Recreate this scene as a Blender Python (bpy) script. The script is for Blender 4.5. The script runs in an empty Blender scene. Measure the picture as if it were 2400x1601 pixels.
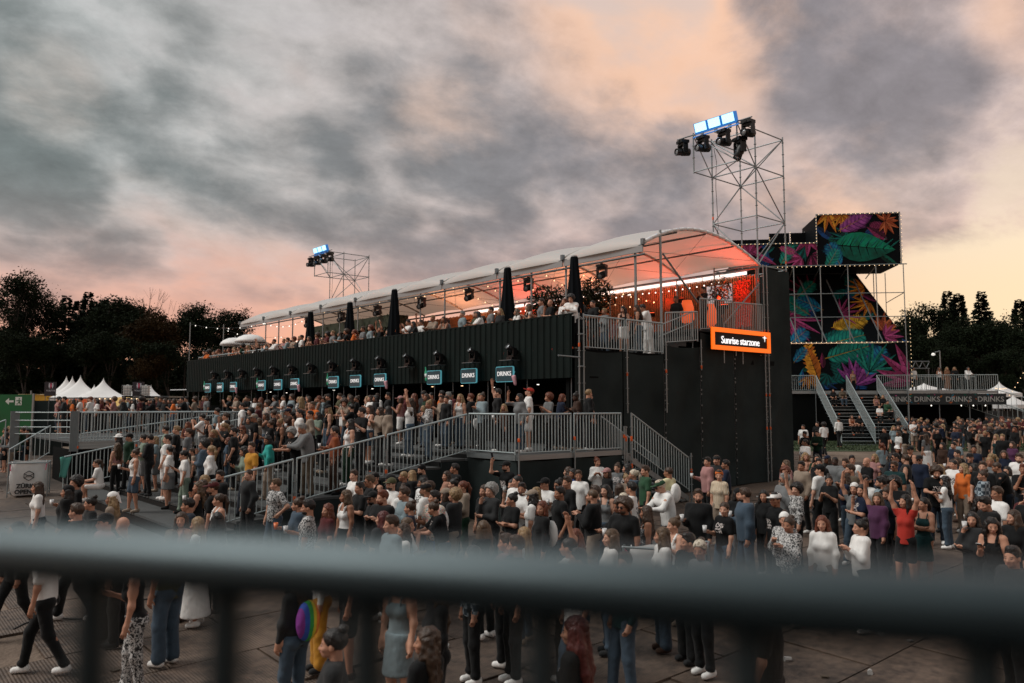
import bpy, bmesh, math, random
import numpy as np
from mathutils import Matrix, Vector, Euler

# ------------------------------------------------------------------ camera, sky, sun, exposure
SC = bpy.context.scene
COL = SC.collection
R_ = math.radians
HC = 3.55                      # eye height above the near ground, standing on a platform
AZ = R_(49.6)                  # heading of the view in the building's axes
PITCH = math.atan(149.5 / 1867)
cam_data = bpy.data.cameras.new('camera')
cam = bpy.data.objects.new('camera', cam_data); COL.objects.link(cam)
cam.location = (0, 0, HC)
cam.rotation_euler = (R_(90) + PITCH, 0, AZ - R_(90))
cam_data.lens = 28.0; cam_data.sensor_width = 36.0
cam_data.clip_start = 0.05; cam_data.clip_end = 2000
cam_data.dof.use_dof = True
cam_data.dof.focus_distance = 21.0
cam_data.dof.aperture_fstop = 1.3
SC.camera = cam
SC.view_settings.view_transform = 'Standard'
SC.view_settings.look = 'None'
SC.view_settings.gamma = 1
SC.view_settings.exposure = 0.0
SC.cycles.use_denoising = True
SC.cycles.max_bounces = 6
SC.cycles.sample_clamp_indirect = 4.0

def build_world():
    w = bpy.data.worlds.new('World'); SC.world = w; w.use_nodes = True
    nt = w.node_tree; N = nt.nodes; Lk = nt.links
    for n in list(N): N.remove(n)
    def node(t, **kw):
        n = N.new(t)
        for k, v in kw.items(): setattr(n, k, v)
        return n
    def val(x): return x
    def math_(op, a, b=None, c=None, clamp=False):
        n = node('ShaderNodeMath', operation=op, use_clamp=clamp)
        for i, x in enumerate((a, b, c)):
            if x is None: continue
            if hasattr(x, 'links'): Lk.new(x, n.inputs[i])
            else: n.inputs[i].default_value = x
        return n.outputs[0]
    def ramp(fac, stops, interp='EASE'):
        n = node('ShaderNodeValToRGB'); n.color_ramp.interpolation = interp
        e = n.color_ramp.elements
        while len(e) < len(stops): e.new(0.5)
        for el, (p, c) in zip(e, stops):
            el.position = p; el.color = (*c, 1) if len(c) == 3 else c
        Lk.new(fac, n.inputs[0]); return n.outputs[0]
    def mix(fac, a, b, mode='MIX'):
        n = node('ShaderNodeMix', data_type='RGBA', blend_type=mode)
        for s, x in ((n.inputs['Factor'], fac), (n.inputs['A'], a), (n.inputs['B'], b)):
            if hasattr(x, 'links'): Lk.new(x, s)
            elif isinstance(x, (int, float)): s.default_value = x
            else: s.default_value = (*x, 1)
        return [o for o in n.outputs if o.type == 'RGBA'][0]
    def smooth(x, lo, hi):
        n = node('ShaderNodeMapRange', interpolation_type='SMOOTHSTEP')
        Lk.new(x, n.inputs[0]); n.inputs[1].default_value = lo; n.inputs[2].default_value = hi
        return n.outputs[0]
    def noise(vec, scale, detail, rough=0.55, dist=0.0):
        n = node('ShaderNodeTexNoise'); n.inputs['Scale'].default_value = scale
        n.inputs['Detail'].default_value = detail; n.inputs['Roughness'].default_value = rough
        n.inputs['Distortion'].default_value = dist
        Lk.new(vec, n.inputs['Vector']); return n.outputs['Fac']
    tc = node('ShaderNodeTexCoord')
    # heading frame: x = along the sunset azimuth, y = to its left, z = up
    mp = node('ShaderNodeMapping', vector_type='POINT'); mp.inputs['Rotation'].default_value = (0, 0, -SUN_AZ)
    Lk.new(tc.outputs['Generated'], mp.inputs[0])
    nrm = node('ShaderNodeVectorMath', operation='NORMALIZE'); Lk.new(mp.outputs[0], nrm.inputs[0])
    sp = node('ShaderNodeSeparateXYZ'); Lk.new(nrm.outputs[0], sp.inputs[0])
    x, y, z = sp.outputs
    zc = math_('MAXIMUM', z, 0.0)
    # cloud deck seen in perspective: direction projected on a high flat layer
    den = math_('ADD', zc, 0.36)
    u = math_('DIVIDE', x, den); v = math_('DIVIDE', y, den)
    cb = node('ShaderNodeCombineXYZ'); Lk.new(u, cb.inputs[0]); Lk.new(v, cb.inputs[1]); cb.inputs[2].default_value = CLOUD_SEED
    st = node('ShaderNodeMapping'); st.inputs['Rotation'].default_value = (0, 0, R_(28)); st.inputs['Scale'].default_value = (1.25, 1.45, 1)
    Lk.new(cb.outputs[0], st.inputs[0])
    big = noise(st.outputs[0], 1.0, 5, 0.48, 0.3)
    fine = noise(st.outputs[0], 3.4, 9, 0.62, 0.2)
    wob = node('ShaderNodeTexNoise'); wob.inputs['Scale'].default_value = 2.6; wob.inputs['Detail'].default_value = 3; Lk.new(st.outputs[0], wob.inputs['Vector'])
    wv = node('ShaderNodeVectorMath', operation='MULTIPLY_ADD'); Lk.new(wob.outputs['Color'], wv.inputs[0]); wv.inputs[1].default_value = (.42, .42, .42); Lk.new(st.outputs[0], wv.inputs[2])
    vor = node('ShaderNodeTexVoronoi', feature='F1'); vor.inputs['Scale'].default_value = 2.4; Lk.new(wv.outputs[0], vor.inputs['Vector'])
    vor2 = node('ShaderNodeTexVoronoi', feature='F1'); vor2.inputs['Scale'].default_value = 6.0; Lk.new(wv.outputs[0], vor2.inputs['Vector'])
    billow = math_('ADD', math_('MULTIPLY', math_('SUBTRACT', 0.42, vor.outputs['Distance']), 0.22), math_('MULTIPLY', math_('SUBTRACT', 0.42, vor2.outputs['Distance']), 0.10))
    body = math_('ADD', math_('MULTIPLY', big, 0.66), math_('MULTIPLY', fine, 0.34))
    body = math_('ADD', body, billow)
    # the large masses and breaks of this evening's cloud, by direction (heading, elevation, reach in degrees)
    dirn = node('ShaderNodeVectorMath', operation='NORMALIZE'); Lk.new(tc.outputs['Generated'], dirn.inputs[0])
    def lump(hd, el, reach, amount):
        d = (math.cos(R_(el)) * math.cos(AZ - R_(hd)), math.cos(R_(el)) * math.sin(AZ - R_(hd)), math.sin(R_(el)))
        n = node('ShaderNodeVectorMath', operation='DOT_PRODUCT'); Lk.new(dirn.outputs[0], n.inputs[0]); n.inputs[1].default_value = d
        return math_('MULTIPLY', smooth(n.outputs['Value'], math.cos(R_(reach)), 1.0), amount)
    body = math_('ADD', body, CLOUD_BIAS)
    for l in CLOUD_LUMPS: body = math_('ADD', body, lump(*l))
    warmth = lump(*WARM_BREAKS[0])
    for l in WARM_BREAKS[1:]: warmth = math_('ADD', warmth, lump(*l))
    dens = smooth(body, 0.36, 0.52)
    thick = smooth(body, 0.44, 0.65)
    tint = noise(st.outputs[0], 0.8, 4, 0.5, 0.6)
    # how near the sunset a direction is, 0..1
    az = math_('DIVIDE', x, math_('SQRT', math_('ADD', math_('ADD', math_('MULTIPLY', x, x), math_('MULTIPLY', y, y)), 1e-4)))
    sun = smooth(az, 0.84, 1.0)
    sunw = smooth(az, 0.2, 1.0)
    low = math_('SUBTRACT', 1.0, smooth(zc, 0.05, 0.27))
    # open sky behind the clouds
    clear_cool = ramp(zc, [(0.0, (0.92, 0.43, 0.24)), (0.12, (0.84, 0.41, 0.28)), (0.24, (0.60, 0.46, 0.43)), (0.5, (0.50, 0.50, 0.52)), (1, (0.40, 0.45, 0.52))])
    clear_warm = ramp(zc, [(0.0, (0.90, 0.62, 0.36)), (0.10, (0.88, 0.70, 0.46)), (0.22, (0.86, 0.72, 0.54)), (0.45, (0.85, 0.56, 0.42)), (1, (0.42, 0.44, 0.48))])
    clear = mix(sun, clear_cool, clear_warm)
    # cloud colours: greenish grey away from the sunset, mauve towards it, pink where thin and low
    grey = mix(thick, (0.45, 0.47, 0.465), (0.165, 0.19, 0.19))
    mauve = mix(thick, (0.58, 0.46, 0.43), (0.235, 0.215, 0.23))
    cloud = mix(sunw, grey, mauve)
    puff = noise(st.outputs[0], 6.5, 8, 0.66, 0.2)
    pm = node('ShaderNodeMapRange'); Lk.new(puff, pm.inputs[0]); pm.inputs[1].default_value = .3; pm.inputs[2].default_value = .7; pm.inputs[3].default_value = .80; pm.inputs[4].default_value = 1.20
    pv = node('ShaderNodeVectorMath', operation='SCALE'); Lk.new(cloud, pv.inputs[0]); Lk.new(pm.outputs[0], pv.inputs['Scale']); cloud = pv.outputs[0]
    pinklow = mix(thick, (0.76, 0.40, 0.31), (0.40, 0.28, 0.27))
    cloud2 = mix(math_('MULTIPLY', low, 0.85), cloud, pinklow)
    warmpatch = math_('ADD', smooth(tint, 0.56, 0.70), warmth, clamp=True)
    edge = math_('MULTIPLY', warmpatch, math_('SUBTRACT', 1.0, thick))
    cloud3 = mix(math_('MULTIPLY', edge, math_('ADD', 0.25, math_('MULTIPLY', sunw, 0.65))), cloud2, (1.0, 0.57, 0.34))
    # the cloud deck breaks off in a sharp edge over the sunset
    lowgap = math_('ADD', zc, math_('MULTIPLY', math_('SUBTRACT', fine, 0.5), 0.07))
    edge_h = math_('ADD', 0.03, math_('MULTIPLY', sun, 0.165))
    gap = node('ShaderNodeMapRange', interpolation_type='SMOOTHSTEP')
    Lk.new(math_('SUBTRACT', lowgap, edge_h), gap.inputs[0]); gap.inputs[1].default_value = -0.012; gap.inputs[2].default_value = 0.022
    soft = smooth(math_('SUBTRACT', lowgap, edge_h), -0.02, 0.16)
    gp = mix(sun, soft, gap.outputs[0])
    gs = node('ShaderNodeSeparateColor'); Lk.new(gp, gs.inputs[0])
    cover = math_('MULTIPLY', gs.outputs[0], math_('ADD', 0.42, math_('MULTIPLY', dens, 0.58)))
    sky = mix(cover, clear, cloud3)
    # nothing below the horizon but dim ground haze
    below = smooth(z, -0.06, 0.0)
    sky2 = mix(below, (0.06, 0.05, 0.045), sky)
    nish = node('ShaderNodeTexSky', sky_type='NISHITA'); nish.sun_disc = False
    nish.sun_elevation = R_(1.5); nish.sun_rotation = R_(90) - SUN_AZ
    bg0 = node('ShaderNodeBackground'); Lk.new(nish.outputs[0], bg0.inputs[0]); bg0.inputs[1].default_value = 0.008
    bg1 = node('ShaderNodeBackground'); Lk.new(sky2, bg1.inputs[0]); bg1.inputs[1].default_value = SKY
    add = node('ShaderNodeAddShader'); Lk.new(bg0.outputs[0], add.inputs[0]); Lk.new(bg1.outputs[0], add.inputs[1])
    out = node('ShaderNodeOutputWorld'); Lk.new(add.outputs[0], out.inputs[0])
SUN_AZ = R_(6)                # azimuth of the sunset glow, low behind the poster tower
CLOUD_SEED = 2.3
CLOUD_BIAS = 0.056
CLOUD_LUMPS = [(-30, 20, 15, .06), (-38, 30, 22, .035), (-8, 22, 14, .03), (2, 19, 8, .04), (29, 17, 13, .07), (18, 17, 13, .04), (-3, 13, 12, .03), (-19, 17, 6, -.07), (-17, 23, 5, -.06), (-28, 22, 4, -.04), (10, 28, 6.5, -.09), (14, 22, 5, -.08), (34, 23, 4, -.03), (-28, 7, 9, -.04)]
WARM_BREAKS = [(11, 26, 11, .9), (-31, 19, 4, .5), (34, 23, 4, .4), (-5, 20, 5, .4)]
SKY = 1.1
build_world()
# soft bright sky on the left, where the crowd looks: one wide, weak sun
sun_d = bpy.data.lights.new('sun', 'SUN'); sun_d.energy = 2.2; sun_d.angle = R_(32); sun_d.color = (1.0, 0.94, 0.88)
sun_o = bpy.data.objects.new('sun', sun_d); COL.objects.link(sun_o)
sun_o.rotation_euler = Vector((0.56, -0.36, -0.80)).to_track_quat('-Z', 'Y').to_euler()

# ------------------------------------------------------------------ helpers
FH = Vector((math.cos(AZ), math.sin(AZ), 0)); RV = Vector((math.sin(AZ), -math.cos(AZ), 0)); UP = Vector((0, 0, 1))
FW = FH * math.cos(PITCH) + UP * math.sin(PITCH); UPC = UP * math.cos(PITCH) - FH * math.sin(PITCH)
EYE = Vector((0, 0, HC))
def ray(x, y): return FW + RV * ((x - 1200) / 1867) + UPC * ((800.5 - y) / 1867)
def atF(x, F, z=0.0):
    """ground position F metres ahead on the sight line through picture column x"""
    d = FH + RV * ((x - 1200) / 1867); return Vector((d.x * F, d.y * F, z))
def screen(p):
    q = Vector(p) - EYE; k = q.dot(FW); return 1200 + 1867 * q.dot(RV) / k, 800.5 - 1867 * q.dot(UPC) / k, k
def ground_z(x, y):
    d = x * FH.x + y * FH.y
    return 0.04 * min(max(d - 10, 0), 6) + 0.0225 * min(max(d - 16, 0), 34)

def setp(o, label=None, cat=None, group=None, kind=None):
    if label: o['label'] = label
    if cat: o['category'] = cat
    if group: o['group'] = group
    if kind: o['kind'] = kind
    return o
def thing(name, label, cat, loc=(0, 0, 0), rz=0.0, group=None):
    o = bpy.data.objects.new(name, None); COL.objects.link(o); o.empty_display_size = 0.2
    o.location = loc; o.rotation_euler = (0, 0, rz)
    return setp(o, label, cat, group)
def link(name, me, parent=None, loc=None, rot=None, scale=None):
    o = bpy.data.objects.new(name, me); COL.objects.link(o)
    if parent: o.parent = parent
    if loc is not None: o.location = loc
    if rot is not None: o.rotation_euler = rot
    if scale is not None: o.scale = scale
    return o

MATS = {}
def mat(name, col, rough=0.6, metal=0.0, emit=0.0, ecol=None, var=0.0, vscale=6.0, bump=0.0, bscale=40.0, stretch=None, sheen=0.0, nosample=False, spec=0.5):
    if name in MATS: return MATS[name]
    m = bpy.data.materials.new(name); m.use_nodes = True; MATS[name] = m
    nt = m.node_tree; b = nt.nodes['Principled BSDF']; L = nt.links
    b.inputs['Base Color'].default_value = (*col, 1); b.inputs['Roughness'].default_value = rough; b.inputs['Metallic'].default_value = metal
    b.inputs['Specular IOR Level'].default_value = spec
    if sheen: b.inputs['Sheen Weight'].default_value = sheen
    if emit:
        b.inputs['Emission Color'].default_value = (*(ecol or col), 1); b.inputs['Emission Strength'].default_value = emit
        if nosample: m.cycles.emission_sampling = 'NONE'
    if var or bump:
        tc = nt.nodes.new('ShaderNodeTexCoord'); mp = nt.nodes.new('ShaderNodeMapping'); L.new(tc.outputs['Object'], mp.inputs[0])
        if stretch: mp.inputs['Scale'].default_value = stretch
        oi = nt.nodes.new('ShaderNodeObjectInfo'); cb = nt.nodes.new('ShaderNodeVectorMath'); cb.operation = 'MULTIPLY_ADD'
        L.new(oi.outputs['Random'], cb.inputs[0]); cb.inputs[1].default_value = (37, 19, 11); L.new(mp.outputs[0], cb.inputs[2])
    if var:
        n = nt.nodes.new('ShaderNodeTexNoise'); n.inputs['Scale'].default_value = vscale; n.inputs['Detail'].default_value = 5; L.new(cb.outputs[0], n.inputs['Vector'])
        r = nt.nodes.new('ShaderNodeMapRange'); L.new(n.outputs['Fac'], r.inputs[0])
        r.inputs[1].default_value = 0.25; r.inputs[2].default_value = 0.75; r.inputs[3].default_value = 1 - var; r.inputs[4].default_value = 1 + var
        h = nt.nodes.new('ShaderNodeVectorMath'); h.operation = 'SCALE'; h.inputs[0].default_value = col; L.new(r.outputs[0], h.inputs['Scale'])
        L.new(h.outputs[0], b.inputs['Base Color'])
        r2 = nt.nodes.new('ShaderNodeMapRange'); L.new(n.outputs['Fac'], r2.inputs[0]); r2.inputs[3].default_value = max(rough - 0.15, 0.05); r2.inputs[4].default_value = min(rough + 0.15, 1)
        L.new(r2.outputs[0], b.inputs['Roughness'])
    if bump:
        n = nt.nodes.new('ShaderNodeTexNoise'); n.inputs['Scale'].default_value = bscale; n.inputs['Detail'].default_value = 4; L.new(cb.outputs[0], n.inputs['Vector'])
        bp = nt.nodes.new('ShaderNodeBump'); bp.inputs['Strength'].default_value = bump; bp.inputs['Distance'].default_value = 0.02
        L.new(n.outputs['Fac'], bp.inputs['Height']); L.new(bp.outputs[0], b.inputs['Normal'])
    return m

class MB:
    def __init__(s): s.v = []; s.f = []; s.mi = []; s.cur = 0
    def add(s, vs, fs):
        k = len(s.v); s.v += [tuple(v) for v in vs]; s.f += [tuple(i + k for i in f) for f in fs]; s.mi += [s.cur] * len(fs); return s
    def box(s, x0, x1, y0, y1, z0, z1, M=None):
        vs = [Vector((x, y, z)) for x in (x0, x1) for y in (y0, y1) for z in (z0, z1)]
        if M is not None: vs = [M @ v for v in vs]
        return s.add(vs, [(0, 1, 3, 2), (4, 6, 7, 5), (0, 4, 5, 1), (2, 3, 7, 6), (0, 2, 6, 4), (1, 5, 7, 3)])
    def tube(s, p, q, r, n=8, r2=None, cap=True):
        p = Vector(p); q = Vector(q); d = q - p
        if d.length < 1e-6: return s
        a = d.to_track_quat('Z', 'Y').to_matrix(); r2 = r if r2 is None else r2
        vs = []
        for k in range(n):
            c, sn = math.cos(2 * math.pi * k / n), math.sin(2 * math.pi * k / n)
            vs.append(p + a @ Vector((r * c, r * sn, 0)))
        for k in range(n):
            c, sn = math.cos(2 * math.pi * k / n), math.sin(2 * math.pi * k / n)
            vs.append(q + a @ Vector((r2 * c, r2 * sn, 0)))
        fs = [(k, (k + 1) % n, n + (k + 1) % n, n + k) for k in range(n)]
        if cap: fs += [tuple(range(n - 1, -1, -1)), tuple(range(n, 2 * n))]
        return s.add(vs, fs)
    def path(s, pts, r, n=6):
        for a, b in zip(pts[:-1], pts[1:]): s.tube(a, b, r, n)
        return s
    def lathe(s, prof, n=16, M=None):
        vs = []
        for (r, z) in prof:
            for k in range(n):
                v = Vector((r * math.cos(2 * math.pi * k / n), r * math.sin(2 * math.pi * k / n), z)); vs.append(M @ v if M is not None else v)
        fs = []
        for i in range(len(prof) - 1):
            for k in range(n): fs.append((i * n + k, i * n + (k + 1) % n, (i + 1) * n + (k + 1) % n, (i + 1) * n + k))
        fs.append(tuple(range(n - 1, -1, -1))); fs.append(tuple((len(prof) - 1) * n + k for k in range(n)))
        return s.add(vs, fs)
    def prism(s, poly, h, M):
        """flat outline (x,y) extruded by h, placed by M"""
        n = len(poly); vs = [M @ Vector((x, y, 0)) for x, y in poly] + [M @ Vector((x, y, h)) for x, y in poly]
        return s.add(vs, [tuple(range(n - 1, -1, -1)), tuple(range(n, 2 * n))] + [(k, (k + 1) % n, n + (k + 1) % n, n + k) for k in range(n)])
    def mesh(s, name, mats, smooth=False):
        me = bpy.data.meshes.new(name); me.from_pydata(s.v, [], s.f)
        for m in (mats if isinstance(mats, (list, tuple)) else [mats]): me.materials.append(m)
        if any(s.mi): me.polygons.foreach_set('material_index', s.mi)
        if smooth: me.polygons.foreach_set('use_smooth', [True] * len(me.polygons))
        me.update(); return me
    def build(s, name, mats, parent=None, smooth=False, **kw): return link(name, s.mesh(name, mats, smooth), parent, **kw)

UNIT = {}
def unit_tube(m, n=8):
    k = ('tube', m.name, n)
    if k not in UNIT: UNIT[k] = MB().tube((0, 0, 0), (0, 0, 1), 1, n).mesh('tube', m, True)
    return UNIT[k]
def unit_box(m):
    k = ('box', m.name)
    if k not in UNIT: UNIT[k] = MB().box(-.5, .5, -.5, .5, -.5, .5).mesh('box', m)
    return UNIT[k]
def bar(name, p, q, r, m, parent=None, n=8):
    """a straight tube between two points, as an object of its own that shares one mesh"""
    p = Vector(p); q = Vector(q); d = q - p
    o = link(name, unit_tube(m, n), parent, loc=p)
    o.rotation_mode = 'QUATERNION'; o.rotation_quaternion = d.to_track_quat('Z', 'Y'); o.scale = (r, r, d.length); return o
def block(name, x0, x1, y0, y1, z0, z1, m, parent=None):
    return link(name, unit_box(m), parent, loc=((x0 + x1) / 2, (y0 + y1) / 2, (z0 + z1) / 2), scale=(abs(x1 - x0), abs(y1 - y0), abs(z1 - z0)))
def text(name, s, size, m, parent=None, loc=(0, 0, 0), rot=(0, 0, 0), depth=0.004, align='CENTER', bold=0.0, space=1.0):
    cu = bpy.data.curves.new(name, 'FONT'); cu.body = s; cu.size = size; cu.extrude = depth; cu.align_x = align; cu.align_y = 'CENTER'
    cu.offset = bold; cu.space_character = space; cu.resolution_u = 3
    cu.materials.append(m)
    o = link(name, cu, parent, loc=loc, rot=rot)
    return o

# materials of the place
galv = mat('galvanised steel', (0.27, 0.31, 0.32), 0.45, 0.7, var=0.18, vscale=9)
steel_dark = mat('dull steel', (0.17, 0.19, 0.2), 0.5, 0.7, var=0.2, vscale=9)
rail_m = mat('rail steel', (0.40, 0.47, 0.48), 0.5, 0.4, var=0.15, vscale=6)
clad_m = mat('black green cladding', (0.0058, 0.0115, 0.0105), 0.7, var=0.35, vscale=2.0, spec=0.12)
fabric_m = mat('black scrim', (0.024, 0.032, 0.032), 0.9, var=0.35, vscale=0.8, bump=0.8, bscale=1.6, spec=0.08)
black_m = mat('black', (0.004, 0.005, 0.005), 0.6, spec=0.25)
dark_m = mat('dark interior', (0.004, 0.005, 0.005), 0.9, spec=0.1)
deck_m = mat('grey deck board', (0.05, 0.054, 0.054), 0.8, var=0.4, vscale=3, bump=0.2, bscale=30, stretch=(1, 8, 1))
pvc_m = mat('white tent cloth', (0.78, 0.79, 0.78), 0.55, var=0.06, vscale=1.5)
orange_m = mat('orange clamp', (0.75, 0.12, 0.02), 0.5)
bulb_m = mat('warm bulb', (1, 0.8, 0.5), emit=1.8, ecol=(1.0, 0.66, 0.36), nosample=True)
white_bulb_m = mat('white bulb', (1, 1, 1), emit=1.9, ecol=(1.0, 0.93, 0.82), nosample=True)
cable_m = mat('black cable', (0.012, 0.012, 0.012), 0.6)
white_letter = mat('white lettering', (0.8, 0.8, 0.8), 0.5)
lit_letter = mat('lit lettering', (0.9, 0.9, 0.9), emit=0.36, ecol=(1, 1, 1))
# ------------------------------------------------------------------ ground
def build_ground():
    m = bpy.data.materials.new('trampled earth'); m.use_nodes = True; nt = m.node_tree; L = nt.links; b = nt.nodes['Principled BSDF']
    tc = nt.nodes.new('ShaderNodeTexCoord')
    n = nt.nodes.new('ShaderNodeTexNoise'); n.inputs['Scale'].default_value = 0.35; n.inputs['Detail'].default_value = 9; L.new(tc.outputs['Object'], n.inputs[0])
    r = nt.nodes.new('ShaderNodeValToRGB'); e = r.color_ramp.elements
    e[0].position = .35; e[0].color = (.10, .07, .05, 1); e[1].position = .68; e[1].color = (.22, .165, .125, 1)
    L.new(n.outputs[0], r.inputs[0]); L.new(r.outputs[0], b.inputs['Base Color']); b.inputs['Roughness'].default_value = .9
    bp = nt.nodes.new('ShaderNodeBump'); bp.inputs['Distance'].default_value = .05
    n2 = nt.nodes.new('ShaderNodeTexNoise'); n2.inputs['Scale'].default_value = 9; n2.inputs['Detail'].default_value = 6; L.new(tc.outputs['Object'], n2.inputs[0])
    L.new(n2.outputs[0], bp.inputs['Height']); L.new(bp.outputs[0], b.inputs['Normal'])
    # rows of constant distance ahead, so the gentle rise is followed
    mb = MB(); ds = [-200, -20, 5, 10, 16, 22, 28, 34, 40, 46, 50, 70, 120, 300, 900]; ws = [-700, -200, -80, -40, -20, 0, 20, 40, 80, 200, 700]
    vs = []
    for d in ds:
        for w in ws:
            p = FH * d + RV * w; vs.append((p.x, p.y, ground_z(p.x, p.y) - .012))
    nw = len(ws); mb.add(vs, [(i * nw + j, i * nw + j + 1, (i + 1) * nw + j + 1, (i + 1) * nw + j) for i in range(len(ds) - 1) for j in range(nw - 1)])
    g = mb.build('ground', m); setp(g, kind='structure')
    # trackway mats laid on it, ribbed
    mm = bpy.data.materials.new('trackway mat'); mm.use_nodes = True; nt = mm.node_tree; L = nt.links; b = nt.nodes['Principled BSDF']
    tc = nt.nodes.new('ShaderNodeTexCoord'); oi = nt.nodes.new('ShaderNodeObjectInfo')
    geo = nt.nodes.new('ShaderNodeNewGeometry')
    n = nt.nodes.new('ShaderNodeTexNoise'); n.inputs['Scale'].default_value = 1.1; n.inputs['Detail'].default_value = 9; n.inputs['Roughness'].default_value = .62; L.new(geo.outputs['Position'], n.inputs[0])
    r = nt.nodes.new('ShaderNodeValToRGB'); e = r.color_ramp.elements
    e[0].position = .33; e[0].color = (.030, .020, .014, 1); e[1].position = .70; e[1].color = (.155, .108, .078, 1)
    n3 = nt.nodes.new('ShaderNodeTexNoise'); n3.inputs['Scale'].default_value = .28; n3.inputs['Detail'].default_value = 4; L.new(geo.outputs['Position'], n3.inputs[0])
    n4 = nt.nodes.new('ShaderNodeTexNoise'); n4.inputs['Scale'].default_value = 6; n4.inputs['Detail'].default_value = 6; n4.inputs['Roughness'].default_value = .7; L.new(geo.outputs['Position'], n4.inputs[0])
    sm = nt.nodes.new('ShaderNodeMath'); sm.operation = 'MULTIPLY_ADD'; L.new(n3.outputs[0], sm.inputs[0]); sm.inputs[1].default_value = .7; L.new(n4.outputs[0], sm.inputs[2])
    sm2 = nt.nodes.new('ShaderNodeMath'); sm2.operation = 'MULTIPLY_ADD'; L.new(n.outputs[0], sm2.inputs[0]); sm2.inputs[1].default_value = .4; L.new(sm.outputs[0], sm2.inputs[2])
    sm3 = nt.nodes.new('ShaderNodeMath'); sm3.operation = 'SUBTRACT'; L.new(sm2.outputs[0], sm3.inputs[0]); sm3.inputs[1].default_value = .53; L.new(sm3.outputs[0], r.inputs[0])
    hv = nt.nodes.new('ShaderNodeHueSaturation'); L.new(r.outputs[0], hv.inputs['Color'])
    rr = nt.nodes.new('ShaderNodeMapRange'); rr.inputs[3].default_value = .62; rr.inputs[4].default_value = 1.0; L.new(oi.outputs['Random'], rr.inputs[0]); L.new(rr.outputs[0], hv.inputs['Value'])
    L.new(hv.outputs[0], b.inputs['Base Color']); b.inputs['Roughness'].default_value = .62
    wv = nt.nodes.new('ShaderNodeTexWave'); wv.inputs['Scale'].default_value = 7.5; wv.inputs['Distortion'].default_value = .4; wv.bands_direction = 'X'; L.new(tc.outputs['Object'], wv.inputs[0])
    ad = nt.nodes.new('ShaderNodeMath'); ad.operation = 'MULTIPLY_ADD'; L.new(n.outputs[0], ad.inputs[0]); ad.inputs[1].default_value = 1.5; L.new(wv.outputs[0], ad.inputs[2])
    bp = nt.nodes.new('ShaderNodeBump'); bp.inputs['Distance'].default_value = .012; bp.inputs['Strength'].default_value = .7; L.new(ad.outputs[0], bp.inputs['Height']); L.new(bp.outputs[0], b.inputs['Normal'])
    me = MB().box(-1.18, 1.18, -.735, .735, -.03, .0)
    me = me.mesh('ground_mat', mm)
    rnd = random.Random(3); cand = []
    for i in range(-16, 30):
        for j in range(-30, 60):
            # rows run along the sight direction of the forecourt (building axes)
            x = 2.4 * i + (1.2 if j % 2 else 0); y = 1.5 * j
            d = x * FH.x + y * FH.y
            if d < 9.0 or d > 46: continue
            sx, sy, k = screen((x, y, ground_z(x, y)))
            if sx < -160 or sx > 2560: continue
            if 6.6 < x < 31 and y > 18.4 and y < 33: continue      # under the stands
            if x > 13.4 and x < 31 and y > 15.6 and y < 53: continue
            if d > 40 and sx > 1900: continue                       # lawn
            cand.append((d, x, y))
    cand.sort()
    for d, x, y in cand[:300]:
        o = link('ground_mat', me, g, loc=(x, y, ground_z(x, y) + .022 + rnd.uniform(-.004, .006)), rot=(rnd.uniform(-.003, .003), rnd.uniform(-.003, .003), rnd.uniform(-.004, .004)))
        sl = .04 if 10 < d < 16 else .0225 if 16 <= d < 50 else 0
        o.rotation_euler.y -= sl * FH.x; o.rotation_euler.x += sl * FH.y
    gm = mat('worn grass', (.035, .055, .02), .9, var=.6, vscale=5, bump=.8, bscale=60)
    mb = MB(); rnd = random.Random(5)
    for k in range(9000):
        d = rnd.uniform(46.5, 56); w = rnd.uniform(16.5, 45)
        p = FH * d + RV * w; z = ground_z(p.x, p.y); a = rnd.uniform(0, 6.28); h = rnd.uniform(.05, .13); c, s = math.cos(a) * .05, math.sin(a) * .05
        mb.add([(p.x - c, p.y - s, z - .01), (p.x + c, p.y + s, z - .01), (p.x + rnd.uniform(-.05, .05), p.y + rnd.uniform(-.05, .05), z + h)], [(0, 1, 2)])
    sh = []
    for d in (46, 50, 58):
        for w in (16, 26, 36, 50):
            p = FH * d + RV * w; sh.append((p.x, p.y, ground_z(p.x, p.y) + .004))
    mb.add(sh, [(i * 4 + j, i * 4 + j + 1, i * 4 + j + 5, i * 4 + j + 4) for i in range(2) for j in range(3)])
    setp(mb.build('grass', gm), 'short worn green lawn in front of the far metal stairs', 'grass', kind='stuff')
build_ground()

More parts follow.
